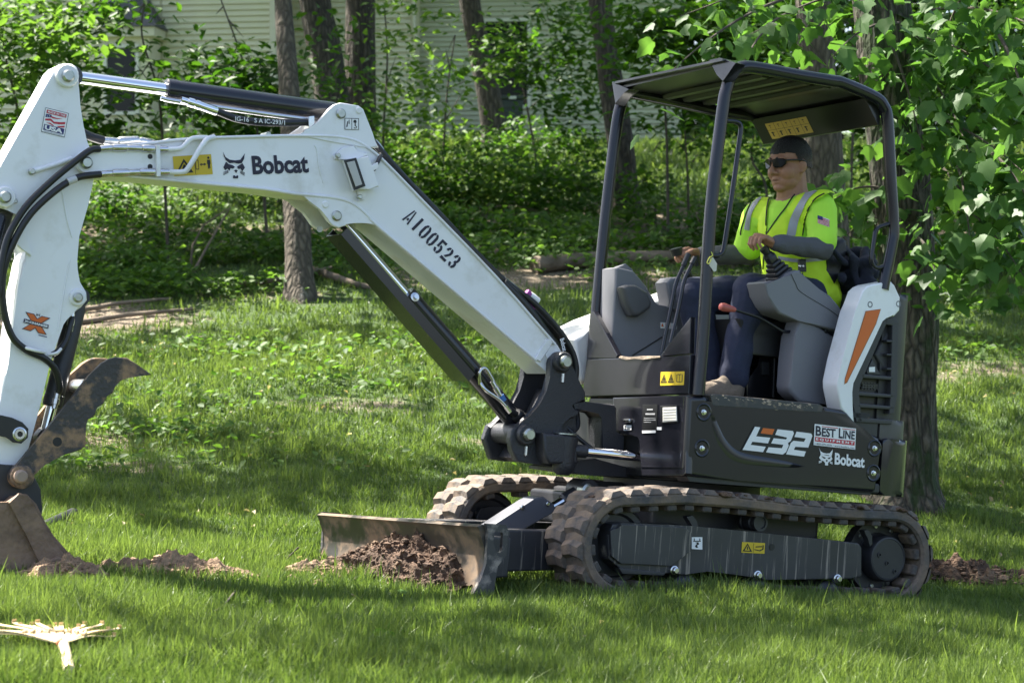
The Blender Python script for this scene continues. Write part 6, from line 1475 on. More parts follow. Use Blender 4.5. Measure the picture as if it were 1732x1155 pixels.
def capsule_bm(bm, a, b, ra, rb, seg=14, rings=4):
    a, b = Vector(a), Vector(b); ax = b - a; L = ax.length; t = ax.normalized() if L > 1e-6 else Vector((0, 0, 1)); u = t.orthogonal().normalized(); w = t.cross(u); R_ = []
    prof = [(-ra * math.cos(k * math.pi / 2 / rings), ra * math.sin(k * math.pi / 2 / rings)) for k in range(rings + 1)] + [(L + rb * math.sin(k * math.pi / 2 / rings), rb * math.cos(k * math.pi / 2 / rings)) for k in range(rings + 1)]
    for s, r in prof:
        if r < 1e-5: R_.append([bm.verts.new(a + t * s)])
        else: R_.append([bm.verts.new(a + t * s + (u * math.cos(2 * math.pi * k / seg) + w * math.sin(2 * math.pi * k / seg)) * r) for k in range(seg)])
    for A, B in zip(R_, R_[1:]):
        for k in range(seg):
            k2 = (k + 1) % seg
            if len(A) == 1: bm.faces.new((A[0], B[k], B[k2]))
            elif len(B) == 1: bm.faces.new((A[k], B[0], A[k2]))
            else: bm.faces.new((A[k], B[k], B[k2], A[k2]))
def ell_bm(bm, c, ax, radii):
    """ellipsoid: ax = 3 unit vectors"""
    q = bmesh.ops.create_uvsphere(bm, u_segments=24, v_segments=14, radius=1)
    c = Vector(c)
    for v in q['verts']: v.co = c + ax[0] * v.co.x * radii[0] + ax[1] * v.co.y * radii[1] + ax[2] * v.co.z * radii[2]
def fuse(name, build, m, parent, voxel=.006, smooth=6, deform=None):
    """many overlapping solids -> one continuous smooth surface"""
    bm = bmesh.new(); build(bm); me = bpy.data.meshes.new('tmp'); bm.to_mesh(me); bm.free()
    o = bpy.data.objects.new('tmp', me); COL.objects.link(o)
    md = o.modifiers.new('r', 'REMESH'); md.mode = 'VOXEL'; md.voxel_size = voxel; md.adaptivity = 0
    if smooth:
        sm = o.modifiers.new('s', 'SMOOTH'); sm.factor = .5; sm.iterations = smooth
    dg = bpy.context.evaluated_depsgraph_get(); me2 = bpy.data.meshes.new_from_object(o.evaluated_get(dg))
    bpy.data.objects.remove(o); bpy.data.meshes.remove(me); me2.name = name
    if deform:
        for v in me2.vertices: v.co = deform(v.co)
    me2.polygons.foreach_set('use_smooth', np.ones(len(me2.polygons), bool))
    return link(name, me2, m, parent)
AXI = (Vector((1, 0, 0)), Vector((0, 1, 0)), Vector((0, 0, 1)))
# joints (machine axes: x forward, y left, z up), read off the photograph on the planes of the body
pelvis = mp(1372, 492, .19); belly = mp(1345, 455, .19); chest = mp(1336, 385, .19); neckb = mp(1342, 330, .2); 
headc = mp(1334, 279, .215)
lsh = mp(1388, 354, .385); lel = mp(1391, 421, .46); lwr = mp(1311, 412, .465); lha = mp(1284, 406, .455)
rsh = mp(1282, 366, .0); rel = mp(1262, 430, -.10); rwr = mp(1186, 432, -.16); rha = mp(1160, 428, -.155)
lhip = mp(1362, 500, .29); lkn = mp(1270, 492, .30); lan = mp(1240, 642, .28); lto = mp(1200, 657, .28)
rhip = mp(1360, 500, .10); rkn = mp(1172, 500, .06); ran = mp(1205, 640, .08); rto = mp(1165, 655, .08)
hy = R(8); hp = R(-9)
hf = Vector((math.cos(hy) * math.cos(hp), math.sin(hy) * math.cos(hp), math.sin(hp))); hl = Vector((-math.sin(hy), math.cos(hy), 0)); hu = hf.cross(hl)
HA = (hf, hl, hu)
HSC = 1.07
def H(f, l, u): return headc + (hf * f + hl * l + hu * u) * HSC
def head_parts(bm):
    e = lambda f, l, u, r: ell_bm(bm, H(f, l, u), HA, [x * HSC for x in r])
    e(-.012, 0, .035, (.106, .085, .097)); e(.014, 0, -.028, (.083, .077, .095)); e(.026, 0, -.078, (.068, .067, .052))
    e(.064, 0, -.108, (.030, .036, .022)); e(.082, 0, .030, (.018, .056, .016))                # chin, brow
    capsule_bm(bm, H(.098, 0, .008), H(.116, 0, -.034), .010, .0165); e(.100, .016, -.040, (.013, .012, .010)); e(.100, -.016, -.040, (.013, .012, .010))
    e(.087, 0, -.067, (.013, .026, .0075)); e(.084, 0, -.083, (.014, .023, .0085)); e(.050, .040, -.035, (.042, .036, .045)); e(.050, -.040, -.035, (.042, .036, .045)); e(.062, 0, -.075, (.030, .045, .030))
    for s_ in (1, -1):
        ell_bm(bm, H(-.012, s_ * .084, -.010), (hf * .96 + hl * -.25 * s_, hl, hu), (.021, .012, .035)); e(-.005, s_ * .080, -.036, (.012, .010, .012))
    capsule_bm(bm, H(-.025, 0, -.05), neckb + Vector((0, 0, -.03)), .068, .080); capsule_bm(bm, H(.015, 0, -.09), neckb + Vector((.03, 0, -.02)), .054, .062)
def hand(bm, w, k, side, curl):
    """w wrist, k knuckle centre, side: unit vector across the palm towards the thumb, curl: downward unit vector"""
    t = (k - w).normalized(); ell_bm(bm, w.lerp(k, .62), (t, side, t.cross(side).normalized()), (.058, .044, .019))
    capsule_bm(bm, w - t * .03, w.lerp(k, .5), .025, .027)
    for i, (off, L) in enumerate(((.034, .040), (.0115, .045), (-.0115, .042), (-.034, .034))):
        a = k + side * off - t * .008; b = a + t * L * .62 + curl * L * .50; c = b + curl * L * .72 - t * L * .12; d = c + curl * L * .35 - t * L * .48
        capsule_bm(bm, a, b, .0115, .0100, 10, 3); capsule_bm(bm, b, c, .0100, .0090, 10, 3); capsule_bm(bm, c, d, .0090, .0080, 10, 3)
    a = w.lerp(k, .35) + side * .034; b = w.lerp(k, .75) + side * .058 + curl * .022; c = w.lerp(k, 1.05) + side * .046 + curl * .048
    capsule_bm(bm, a, b, .0165, .0130, 10, 3); capsule_bm(bm, b, c, .0130, .0100, 10, 3)
def body_parts(bm):
    head_parts(bm)
    for a, b, ra, rb in [(pelvis, belly, .13, .14), (belly, chest, .13, .145), (chest, neckb, .13, .08), (chest, lsh, .09, .06), (chest, rsh, .09, .06), (lsh, lel, .055, .043), (lel, lwr, .043, .028), (rsh, rel, .055, .043), (rel, rwr, .043, .028),
                         (lhip, lkn, .085, .058), (lkn, lan, .055, .04), (rhip, rkn, .085, .058), (rkn, ran, .055, .04), (lan, Vector((lto.x, lto.y, 1.045)), .034, .02), (ran, Vector((rto.x, rto.y, 1.045)), .034, .02), (lhip, rhip, .1, .1)]: capsule_bm(bm, a, b, ra, rb)
    hand(bm, lwr + Vector((.02, 0, .0)), lha + Vector((.0, 0, .018)), Vector((.10, -.98, .12)).normalized(), Vector((.35, -.05, -.93)).normalized())
    hand(bm, rwr + Vector((.02, 0, 0)), rha + Vector((.015, 0, .012)), Vector((0, .95, .3)).normalized(), Vector((.45, .1, -.88)).normalized())
person = fuse('person', body_parts, SKIN, None, .0040, 3)
person.matrix_world = MM
tag(person, 'seated operator in lime safety vest and dark sunglasses gripping the joysticks', 'person')
# hair: cap over the skull with a clean front line
def hair(bm):
    ell_bm(bm, H(-.018, 0, .040), HA, [x * HSC for x in (.1135, .0895, .1025)]); ell_bm(bm, H(-.045, 0, -.015), HA, [x * HSC for x in (.080, .083, .060)])
ho = fuse('hair', hair, HAIR, person, .005, 3)
bm = bmesh.new(); bm.from_mesh(ho.data)
kill = []
for v in bm.verts:
    q = (v.co - headc) / HSC; f, l, u = q.dot(hf), q.dot(hl), q.dot(hu)
    line = .050 if f > .034 else (.050 - (.034 - f) * 1.9 if f > .006 else (-.004 if f > -.03 else max(-.022, -.004 - (-.03 - f) * 1.2)))
    line += .004 * mnoise.noise(v.co * 60)
    if u < line: kill.append(v)
bmesh.ops.delete(bm, geom=kill, context='VERTS')
for v in bm.verts: v.co += v.normal * (.003 * mnoise.noise(v.co * 150))
bm.to_mesh(ho.data); bm.free()
# the clipped sides let the scalp show through
hv = np.array([((v.co - headc) / HSC).dot(hu) for v in ho.data.vertices]); ha = ho.data.attributes.new('thin', 'FLOAT', 'POINT'); ha.data.foreach_set('value', (1 - sstep(-.01, .055, hv)).astype(np.float32))
_nt = HAIR.node_tree; _a = _n(_nt, 'ShaderNodeAttribute'); _a.attribute_name = 'thin'; _nz = _n(_nt, 'ShaderNodeTexNoise'); _nz.inputs['Scale'].default_value = 320
_m = _n(_nt, 'ShaderNodeMath', operation='MULTIPLY'); _nt.links.new(_a.outputs['Fac'], _m.inputs[0]); _nt.links.new(_nz.outputs['Fac'], _m.inputs[1])
_x = _n(_nt, 'ShaderNodeMix', data_type='RGBA'); _x.inputs['A'].default_value = (.006, .005, .005, 1); _x.inputs['B'].default_value = (.12, .07, .05, 1); _nt.links.new(_m.outputs[0], _x.inputs['Factor']); _nt.links.new(_x.outputs['Result'], _nt.nodes['Principled BSDF'].inputs['Base Color'])
# trousers, shirt, sleeves
def cloth_noise(s, k):
    return lambda co: co + Vector((mnoise.noise(co * k), mnoise.noise(co * k + Vector((9, 0, 0))), mnoise.noise(co * k + Vector((0, 9, 0))))) * s
def trousers(bm):
    for a, b, ra, rb in [(lhip, lkn, .112, .094), (lkn, lan + Vector((.0, 0, .01)), .090, .076), (rhip, rkn, .112, .094), (rkn, ran, .090, .076), (lhip, rhip, .115, .115), (pelvis, belly, .135, .12)]: capsule_bm(bm, a, b, ra, rb)
fuse('trousers', trousers, JEANS, person, .008, 4, cloth_noise(.010, 11))
def shirt(bm):
    for a, b, ra, rb in [(pelvis, belly, .150, .160), (belly, chest, .158, .160), (chest, neckb + Vector((0, 0, -.045)), .150, .085), (chest + Vector((0, .06, .05)), lsh, .11, .082), (chest + Vector((0, -.06, .05)), rsh, .11, .082),
                         (lsh, lsh.lerp(lel, .78), .084, .078), (rsh, rsh.lerp(rel, .80), .084, .078)]: capsule_bm(bm, a, b, ra, rb)
so = fuse('shirt', shirt, SHIRT, person, .007, 4, cloth_noise(.006, 12))
def sleeve_pair(bm, sh, el, wr):
    capsule_bm(bm, sh.lerp(el, .45), el, .062, .058); capsule_bm(bm, el, wr, .057, .046)
fuse('sleeve', lambda bm: sleeve_pair(bm, lsh, lel, lwr + Vector((-.012, 0, 0))), SLEEVE, person, .006, 3, cloth_noise(.008, 16))
fuse('sleeve', lambda bm: sleeve_pair(bm, rsh, rel, rwr + Vector((-.012, 0, 0))), SLEEVE, person, .006, 3, cloth_noise(.008, 16))
# vest: torso shell with open arm holes and a V neck
def vest(bm):
    for a, b, ra, rb in [(pelvis + Vector((.01, 0, -.03)), belly, .172, .172), (belly, chest, .170, .170), (chest, neckb + Vector((0, 0, -.035)), .158, .095), (chest + Vector((0, .06, .05)), lsh + Vector((0, .015, .012)), .118, .092), (chest + Vector((0, -.06, .05)), rsh + Vector((0, -.01, .012)), .118, .092)]: capsule_bm(bm, a, b, ra, rb)
    capsule_bm(bm, belly + Vector((.13, .02, -.06)), belly + Vector((.20, .0, -.10)), .06, .045)
vo = fuse('vest', vest, VEST, person, .007, 4, cloth_noise(.006, 9))
def inside(px, py, poly):
    c = False; n = len(poly)
    for i in range(n):
        (x0, y0), (x1, y1) = poly[i], poly[(i + 1) % n]
        if (y0 > py) != (y1 > py) and px < (x1 - x0) * (py - y0) / (y1 - y0) + x0: c = not c
    return c
def to_px(co):
    w = MM @ co - CAMP; z = w.dot(FW); return CX + F * w.dot(RT) / z, CY - F * w.dot(UP) / z
vneck = [(1302, 322), (1300, 345), (1296, 395), (1318, 368), (1345, 335), (1358, 306), (1350, 300)]
armhole = [(1396, 330), (1372, 345), (1362, 370), (1358, 396), (1356, 410), (1440, 420), (1440, 340), (1406, 326)]
armhole_r = [(1255, 395), (1262, 370), (1272, 345), (1284, 322), (1270, 320), (1220, 360), (1225, 430), (1252, 420)]
bm = bmesh.new(); bm.from_mesh(vo.data); kill = []
for v in bm.verts:
    px, py = to_px(v.co); front = v.co.x > chest.x - .02
    if inside(px, py, vneck) and front: kill.append(v)
    elif inside(px, py, armhole) and v.co.y > .30: kill.append(v)
    elif inside(px, py, armhole_r) and v.co.y < .08: kill.append(v)
    elif (v.co - neckb).length < .10 and v.co.z > neckb.z - .01: kill.append(v)
bmesh.ops.delete(bm, geom=kill, context='VERTS'); bm.to_mesh(vo.data); bm.free()
# ribbons laid on the cloth: points of the photograph dropped on the garment's surface
def bvh_of(*obs):
    V, Fc = [], []
    for o in obs:
        s = len(V); V += [v.co.copy() for v in o.data.vertices]; Fc += [[i + s for i in p.vertices] for p in o.data.polygons]
    return BVHTree.FromPolygons(V, Fc)
BT = bvh_of(vo, so)
def drop(px, py, o=.004, T=None):
    h = (T or BT).ray_cast(CM, (M3 @ ray(px, py)).normalized())
    if h[0] is None: return None
    n = h[1] if h[1].dot(CM - h[0]) > 0 else -h[1]
    return h[0] + n * o
def ribbon(name, left, right, m, parent, o=.004, n=5, T=None):
    L_ = spline([Vector((*p, 0)) for p in left], n); R_ = spline([Vector((*p, 0)) for p in right], n); V, Fc = [], []; K = 4
    for a, b in zip(L_, R_):
        row = []
        for k in range(K + 1):
            p = a.lerp(b, k / K); q = drop(p.x, p.y, o, T); row.append(q)
        good = [q for q in row if q is not None]
        if not good: continue
        V += [q if q is not None else good[0] for q in row]
    rows = len(V) // (K + 1)
    for i in range(rows - 1):
        for k in range(K):
            s = i * (K + 1) + k; Fc.append((s, s + 1, s + K + 2, s + K + 1))
    o_ = flat(name, V, Fc, m, parent); o_.data.polygons.foreach_set('use_smooth', np.ones(len(Fc), bool)); return o_
ribbon('reflective_tape', [(1371, 314), (1357, 335), (1346, 352), (1336, 372), (1330, 399)], [(1386, 321), (1368, 337), (1358, 356), (1350, 376), (1345, 399)], TAPE, person)
ribbon('reflective_tape', [(1292, 319), (1277, 337), (1265, 360), (1259, 388)], [(1300, 320), (1286, 338), (1272, 362), (1268, 390)], TAPE, person)
ribbon('reflective_tape', [(1316, 433), (1350, 438), (1392, 435)], [(1317, 439), (1350, 444), (1392, 441)], TAPE, person)
def piping(pts, r=.0035):
    P_ = [drop(p.x, p.y, .003) for p in spline([Vector((*q, 0)) for q in pts], 6)]; P_ = [p for p in P_ if p is not None]
    if len(P_) > 2: tube('piping', P_, r, BLACKI, person, 6)
piping([(1361, 308), (1345, 328), (1330, 350), (1313, 372), (1297, 396)]); piping([(1302, 326), (1298, 350), (1296, 375), (1297, 396)]); piping([(1297, 396), (1294, 420), (1291, 455)])
piping([(1394, 328), (1380, 336), (1368, 352), (1361, 375), (1357, 398)]); piping([(1286, 318), (1272, 340), (1262, 362), (1254, 388), (1253, 398)])
piping([(1236, 474), (1262, 468), (1290, 466), (1330, 470), (1372, 478)], .003)
# flag patch on the sleeve
TL, TR, BL = (1383.5, 365), (1402, 372), (1383.5, 375)
def patch(name, polys, m, o):
    V, Fc = [], []
    for P_ in polys:
        s = len(V)
        for u, v in P_:
            q = drop(TL[0] + (TR[0] - TL[0]) * u + (BL[0] - TL[0]) * (1 - v), TL[1] + (TR[1] - TL[1]) * u + (BL[1] - TL[1]) * (1 - v), o)
            if q is None: return
            V.append(q)
        Fc.append(tuple(range(s, s + len(P_))))
    flat(name, V, Fc, m, person)
patch('flag_patch', [[(0, -.3), (.5, -.3), (.5, 1), (0, 1)], [(.5, -.3), (1, -.3), (1, 1), (.5, 1)]], WHITEI, .004)
patch('flag_stripes', [[(x, -.25 + k * .2), (x + .5, -.25 + k * .2), (x + .5, -.15 + k * .2), (x, -.15 + k * .2)] for k in range(6) for x in (0, .5)], REDI, .0055)
patch('flag_canton', [[(0, .42), (.42, .42), (.42, 1), (0, 1)]], BLUEI, .007)
# sunglasses
sg = empty('sunglasses'); sg.parent = person
bm = bmesh.new()
for s in (1, -1):
    N = 14; ring0, ring1 = [], []
    out = [(.006, .028), (.03, .034), (.058, .031), (.070, .022), (.067, .004), (.050, -.010), (.026, -.012), (.009, -.002)]
    for l, u in out:
        f = .113 - 8.0 * max(0, l - .012) ** 2
        ring0.append(bm.verts.new(H(f + .002, s * l, u - .004))); ring1.append(bm.verts.new(H(f - .006, s * l, u - .004)))
    bm.faces.new(ring0); bm.faces.new(ring1[::-1])
    for i in range(8): bm.faces.new((ring0[i], ring0[(i + 1) % 8], ring1[(i + 1) % 8], ring1[i]))
finish(bm, 'lens', LENS, sg, smooth=False)
tube('bridge', [H(.106, .012, .018), H(.112, 0, .020), H(.106, -.012, .018)], .004, BLACKP, sg, 8, 3)
tube('brow_bar', [H(.083, .066, .020), H(.102, .035, .026), H(.108, .01, .022), H(.108, -.01, .022), H(.102, -.035, .026), H(.083, -.066, .020)], .0035, BLACKP, sg, 8, 3)
for s in (1, -1): tube('temple', [H(.083, s * .066, .018), H(.05, s * .084, .018), H(.0, s * .092, .016), H(-.03, s * .090, .006)], .0042, BLACKP, sg, 8, 4)
# eyebrows and lips
BROW = mat('dark brow', (.02, .014, .012), .8)
HT = bvh_of(person)
for s in (1, -1): tube('eyebrow', [H(.098, s * .014, .030), H(.096, s * .035, .036), H(.082, s * .055, .033)], [.0035, .004, .002], BROW, person, 6, 3)
ell = bmesh.new(); ell_bm(ell, H(.0985, 0, -.0735), HA, (.0062, .022, .0022)); finish(ell, 'mouth_line', mat('lip line', (.17, .07, .06), .6), person)
# boots
def boot(an, to, name='boot'):
    f = (to - an); f.z = 0; f.normalize(); zf = 1.005
    def b(bm):
        capsule_bm(bm, an + Vector((0, 0, .05)), Vector((an.x, an.y, zf + .06)), .058, .062); capsule_bm(bm, an + Vector((0, 0, .02)), Vector((to.x, to.y, zf + .05)) - f * .05, .05, .04); 
        capsule_bm(bm, Vector((an.x, an.y, zf + .045)), Vector((to.x, to.y, zf + .042)), .055, .05); capsule_bm(bm, Vector((to.x, to.y, zf + .05)) - f * .06, Vector((to.x, to.y, zf + .042)), .06, .054)
    o = fuse(name, b, BOOT, person, .007, 3, cloth_noise(.004, 25))
    for v in o.data.vertices:
        if v.co.z < zf + .002: v.co.z = zf + .002
    return o
boot(lan, lto); boot(ran, rto)
# belt of the seat over the lap
sbp = tube('seat_belt', [mp(1356, 437, .395), mp(1357, 450, .40), mp(1358, 468, .405)], .002, BLACKP, EX, 6)
plate('belt_buckle', [(1350, 438), (1362, 438), (1363, 460), (1351, 460)], .405, .398, .412, BLACKP, EX, .003)
for q in (1354, 1359): pin('belt_stud', q, 450, .41, .418, .007, FIT, EX)

# ================================================================== OTHER THINGS
# jacket behind the seat
NAVY = mat('navy jacket cloth', (.014, .016, .028), .95, bump=.5, bscale=25)
def jacket(bm):
    r = random.Random(4)
    for px, py, w in [(1432, 450, .07), (1450, 440, .08), (1440, 475, .08), (1462, 462, .07), (1425, 490, .06), (1448, 432, .06), (1466, 445, .05), (1458, 485, .07)]:
        c = mp(px, py, .30 + r.uniform(-.12, .10)); ell_bm(bm, c, AXI, (w, w * 1.5, w * .8))
    for k in range(9):
        a = mp(r.uniform(1422, 1470), r.uniform(428, 495), .40); b = a + Vector((r.uniform(-.12, .12), r.uniform(-.2, .03), r.uniform(-.14, .14))); capsule_bm(bm, a, b, .024, .018)
jk = fuse('jacket', jacket, NAVY, None, .008, 3, cloth_noise(.018, 13)); jk.matrix_world = MM
tag(jk, 'crumpled navy jacket stuffed behind the operator seat', 'jacket')
# paper tag tied to the handle
tg_ = empty('hang_tag', MM); tag(tg_, 'small white paper tag tied to the canopy post with yellow string', 'tag')
plate('card', [(1201, 438), (1206, 435), (1213, 446), (1212, 458), (1208, 460), (1200, 449)], .735, .733, .7345, mat('paper', (.6, .58, .5), .8), tg_, .0003)
tube('string', [mp(1203, 426, .735), mp(1205, 432, .738), mp(1200, 436, .738), mp(1196, 444, .737), mp(1199, 446, .738), mp(1204, 437, .738)], .0025, mat('yellow string', (.6, .6, .1), .7), tg_, 6, 4)

# heaps of dug soil
def heap(name, label, c, rx, ry, h, seed, rough=.35, rot=0.0, m=None, n=72):
    """lumpy mound on the ground"""
    bm = bmesh.new(); rows = []
    for i in range(n + 1):
        row = []
        for j in range(n + 1):
            u, v = i / n * 2 - 1, j / n * 2 - 1
            x = u * rx * 1.25; y = v * ry * 1.25; xr = c[0] + x * math.cos(rot) - y * math.sin(rot); yr = c[1] + x * math.sin(rot) + y * math.cos(rot)
            d = math.sqrt((x / rx) ** 2 + (y / ry) ** 2)
            q = Vector((xr * 11 + seed, yr * 11, seed)); e = mnoise.fractal(q, .8, 2.2, 6) * rough
            z = h * max(0, 1 - d ** 1.6) ** .8 * (1 + e * 1.2) + (e * .05 if d < 1 else -.02) - .05 * max(0, d - .85)
            row.append(bm.verts.new((xr - c[0], yr - c[1], gz(xr, yr) + z - gz(*c[:2]))))
        rows.append(row)
    for i in range(n):
        for j in range(n): bm.faces.new((rows[i][j], rows[i + 1][j], rows[i + 1][j + 1], rows[i][j + 1]))
    r = random.Random(seed)
    for k in range(300):
        a = r.uniform(0, 6.28); d = r.random() ** .5 * .95 if r.random() < .75 else r.uniform(.9, 1.6); x = math.cos(a) * d * rx; y = math.sin(a) * d * ry; X = x * math.cos(rot) - y * math.sin(rot); Y = x * math.sin(rot) + y * math.cos(rot)
        s = r.uniform(.004, .012) * (2.2 if r.random() < .12 else 1); z0 = h * max(0, 1 - d ** 1.6) ** .8 + (.03 if d > .95 else 0)
        q = bmesh.ops.create_icosphere(bm, subdivisions=1, radius=1)
        for v in q['verts']:
            w = v.co * (1 + .5 * mnoise.noise(v.co * 1.7 + Vector((k, 1, 0)))); v.co = Vector((X, Y, gz(c[0] + X, c[1] + Y) - gz(*c[:2]) + z0 + s * .2)) + Vector((w.x * s * 1.3, w.y * s, w.z * s * .75))
    o = finish(bm, name, m or SOIL, None, angle=32); o.location = (c[0], c[1], gz(*c[:2])); tag(o, label, 'soil'); MOUNDS.append((c[0], c[1], rx, ry, h)); return o
LIGHTSOIL = mat('light dry soil', (.27, .18, .11), .95, var=.45, vscale=16, bump=1.0, bscale=70, dirt=(.16, .10, .06), dscale=8, dlo=.5, dhi=.62)
c = ground_at(305, 985); heap('soil_heap', 'long low heap of loose tan soil between the bucket and the blade', (c.x, c.y), .42, .17, .10, 5, .4, -.05, LIGHTSOIL)
c = ground_at(110, 992); heap('soil_heap', 'small heap of tan soil under the tip of the bucket', (c.x, c.y), .24, .13, .10, 6, .4, 0, LIGHTSOIL)
c = ground_at(535, 985); heap('soil_heap', 'small scatter of tan soil beside the far end of the blade', (c.x, c.y), .20, .12, .09, 8, .5, 0, LIGHTSOIL)
c = ground_at(1632, 985); heap('soil_heap', 'dark brown churned soil behind the rear of the track', (c.x, c.y + .02), .26, .14, .11, 7, .5, -.1)
c = ground_at(1700, 985); heap('soil_heap', 'low strip of brown churned soil trailing away from the track', (c.x + .1, c.y + .1), .35, .10, .04, 9, .5, -.05)
# spoil pushed up against the blade: follows the blade in machine axes
def spoil():
    bm = bmesh.new(); n, m_ = 130, 40; rows = []
    for i in range(n + 1):
        y = -.76 + 1.50 * i / n; f = i / n; row = []
        top_h = .185 * (math.sin(math.pi * min(1, max(0, (f - .14) / .80))) ** .6 if .14 < f < .94 else 0) * (.55 + .45 * sstep(.1, .55, f)) * (1 + .35 * mnoise.fractal(Vector((y * 5, 2, 1)), 1, 2, 4)) + .03
        for j in range(m_ + 1):
            g = j / m_; x = bx + .0645 * (.775 - y) + g * (.13 + .12 * min(1, top_h / .2)); z = .05 - .031 * (.775 - y) + top_h * (1 - g) ** .8
            e = mnoise.fractal(Vector((x * 12, y * 12, z * 12)), .8, 2.2, 6)
            row.append(bm.verts.new((x + e * .03, y + e * .02, z + e * .045 * (1 if top_h > .04 else .4) - (.04 if j == m_ else 0))))
        rows.append(row)
    for i in range(n):
        for j in range(m_): bm.faces.new((rows[i][j], rows[i + 1][j], rows[i + 1][j + 1], rows[i][j + 1]))
    r = random.Random(2)
    for k in range(620):
        i = r.randrange(16, n - 8); j = r.randrange(m_); p = rows[i][j].co; s = r.uniform(.004, .013) * (2.0 if r.random() < .15 else 1)
        q = bmesh.ops.create_icosphere(bm, subdivisions=1, radius=1)
        for v in q['verts']:
            w = v.co * (1 + .55 * mnoise.noise(v.co * 1.7 + Vector((k, 1, 0)))); v.co = p + Vector((w.x * s, w.y * s * 1.2, w.z * s * .8 + s * .2))
    o = finish(bm, 'soil_heap', SOIL, None, angle=32); o.matrix_world = MM; tag(o, 'heap of wet brown soil pushed up against the dozer blade', 'soil')
spoil()
for _y in (-.5, -.2, .1, .4):
    _b = MM @ Vector((bx + .1 + .0645 * (.775 - _y), _y, 0)); MOUNDS.append((_b.x, _b.y, .26, .22, .2))
# leaf rake lying in the grass
def rake():
    b = ground_at(104, 1132); t = empty('leaf_rake', loc=b); tag(t, 'bamboo leaf rake lying tines up in the sunlit grass', 'rake')
    BAM = mat('bamboo', (.62, .48, .27), .6, var=.2, vscale=30)
    hub = Vector((0, 0, .085)); T0 = []
    for k in range(27):
        px = -50 + k * 9.6; u = (k - 13) / 13
        py = 1062 + 8 * abs(u) + 4 * math.sin(k * 2.1); p = ground_at(px, py + 40) - b + Vector((0, 0, .085 + .012 * math.sin(k * 1.7)))
        tip = p + (p - hub).normalized() * .012 + Vector((0, .0, .012))
        q = hub.lerp(p, .06); 
        bm = bmesh.new(); pts = spline([q, hub.lerp(p, .5) + Vector((0, 0, .012)), p, tip], 4); V0 = []
        for i, pt in enumerate(pts):
            w = .0075; sd = Vector((-(p - hub).y, (p - hub).x, 0)).normalized() * w
            V0.append([bm.verts.new(pt + sd), bm.verts.new(pt - sd), bm.verts.new(pt - sd - Vector((0, 0, .003))), bm.verts.new(pt + sd - Vector((0, 0, .003)))])
        for A_, B_ in zip(V0, V0[1:]):
            for i in range(4): bm.faces.new((A_[i], A_[(i + 1) % 4], B_[(i + 1) % 4], B_[i]))
        bm.faces.new(V0[0]); bm.faces.new(V0[-1][::-1])
        finish(bm, 'tine', BAM, t); T0.append(hub.lerp(p, .42) + Vector((0, 0, .016)))
    tube('binding_bar', T0, .005, BAM, t, 8, 2)
    e = ground_at(130, 1210) - b + Vector((0, 0, .085)); e = e - Vector((0, 0, .05)); e2 = e + (e - hub).normalized() * .8
    tube('handle', [hub + Vector((0, .02, 0)), e, e2], [.017, .0175, .017], mat('pale wood handle', (.62, .5, .34), .55, var=.15, vscale=20), t, 12, 4)
    tube('ferrule', [hub + (e - hub).normalized() * .0, hub + (e - hub).normalized() * .03], .0165, mat('red ferrule', (.45, .12, .06), .5), t, 12)
rake()
# ribbed black hose lying behind the bucket
def ribbed():
    a, b = ground_at(78, 902), ground_at(125, 884); o = a.copy(); t = empty('corrugated_hose', loc=o); tag(t, 'short length of ribbed black drain hose lying in grass behind the bucket', 'hose')
    a = Vector((0, 0, .035)); b = b - o + Vector((0, 0, .05)); d = (b - a); n = 17; pts, rad = [], []
    for i in range(n * 2 + 1): pts.append(a + d * i / (n * 2)); rad.append(.034 if i % 2 else .026)
    tube('tube_wall', pts, rad, BLACKR, t, 16)
ribbed()
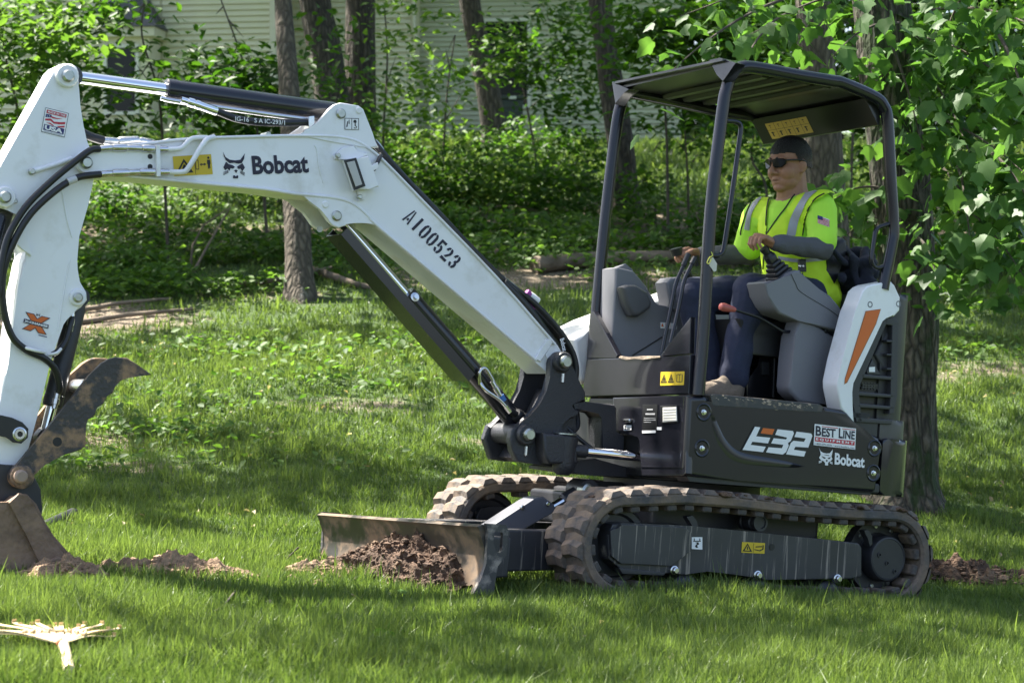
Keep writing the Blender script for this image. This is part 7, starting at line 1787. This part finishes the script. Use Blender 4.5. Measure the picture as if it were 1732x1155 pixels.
# fallen leaves and twigs in the grass
for i, (px, py, s, lab) in enumerate([(655, 1092, .11, 'pale green leaf sprig fallen on the shaded grass'), (1420, 1018, .10, 'pale fallen leaf lying on the lawn before the track'), (858, 1062, .05, 'tiny pale leaf on the lawn below the blade end'), (1404, 1014, .07, 'green fallen leaf lying beside the pale one on the lawn'), (675, 1022, .05, 'white leaf scrap standing in the sunlit grass before the blade')]):
    b = ground_at(px, py); o = link('fallen_leaf', MAPLE_LEAVES[i % 5]); o.location = b + Vector((0, 0, .055)); o.rotation_euler = (-.7 + .2 * i, .3, i * 1.3); o.scale = (s,) * 3; tag(o, lab, 'leaf')
for pts, lab in [([(295, 1061), (345, 1060), (375, 1048), (398, 1020)], 'thin curved dark twig lying in the sunny grass'), ([(132, 955), (150, 958), (172, 950)], 'short dry twig beside the bucket tip'), ([(268, 940), (262, 925), (255, 912)], 'thin dry stem standing above the tan soil heap'), ([(470, 960), (490, 940), (505, 925)], 'thin dry stem leaning beside the far blade end')]:
    P_ = [ground_at(*p) + Vector((0, 0, .05)) for p in pts]
    if pts[0][1] - pts[-1][1] > 20 and abs(pts[0][0] - pts[-1][0]) < 40:
        g0 = ground_at(*pts[0]); P_ = [at(px, py, g0.y) for px, py in pts]
    o0 = P_[0].copy(); o = tube('dry_twig', [p - o0 for p in P_], .004, TWIG, None, 6, 4); o.location = o0; tag(o, lab, 'twig')
# yellow-green young shoots right in front of the blade end
for px, lean in [(820, -14), (870, -10), (858, 6), (905, 14)]:
    b = ground_at(px, 985); P_ = [Vector((0, 0, 0)), Vector((lean * .0012, 0, .06)), Vector((lean * .0026, -.01, .13))]
    bm = bmesh.new(); tube_bm(bm, spline(P_, 3), [.005, .005, .005, .0045, .004, .003, .001], 6)
    o = finish(bm, 'grass_shoot', mat('fresh shoot', (.22, .34, .04), .5), None); o.location = b; tag(o, 'tall fresh grass shoot standing in front of the blade end', 'shoot', 'tall fresh shoots before the blade end')
build_grass()
# dry leaf scraps and pale flecks strewn over the lawn
def litter():
    r = np.random.default_rng(5); n = 900; y = np.sqrt(r.uniform(6.2 ** 2, 17 ** 2, n)); x = r.uniform(-1, 1, n) * y * .27
    ok = patchy(x, y, 1.9, 4.0) + r.normal(0, .2, n) > .55; x, y = x[ok], y[ok]; n = len(x)
    C = np.stack([x, y, ground_z(x, y) + r.uniform(.02, .06, n)], 1)
    up = np.stack([r.normal(0, .6, n), r.normal(0, .6, n), np.ones(n)], 1); up /= np.linalg.norm(up, axis=1, keepdims=True)
    V, Fq = leaf_arrays(C, up, r.normal(0, 1, (n, 3)), r.uniform(.015, .045, n), .6, .3, .3)
    me = np_mesh('leaf_litter', V, Fq); t = r.uniform(0, 1, n); a = me.attributes.new('tone', 'FLOAT', 'FACE'); a.data.foreach_set('value', np.concatenate([t, t]).astype(np.float32))
    tag(link('leaf_litter', me, leaf_mat('dry leaf', (.16, .11, .06), (.42, .36, .24), trans=.2, rough=.7)), 'dry leaf scraps and pale flecks strewn over the lawn', 'leaf litter', kind='stuff')
litter()
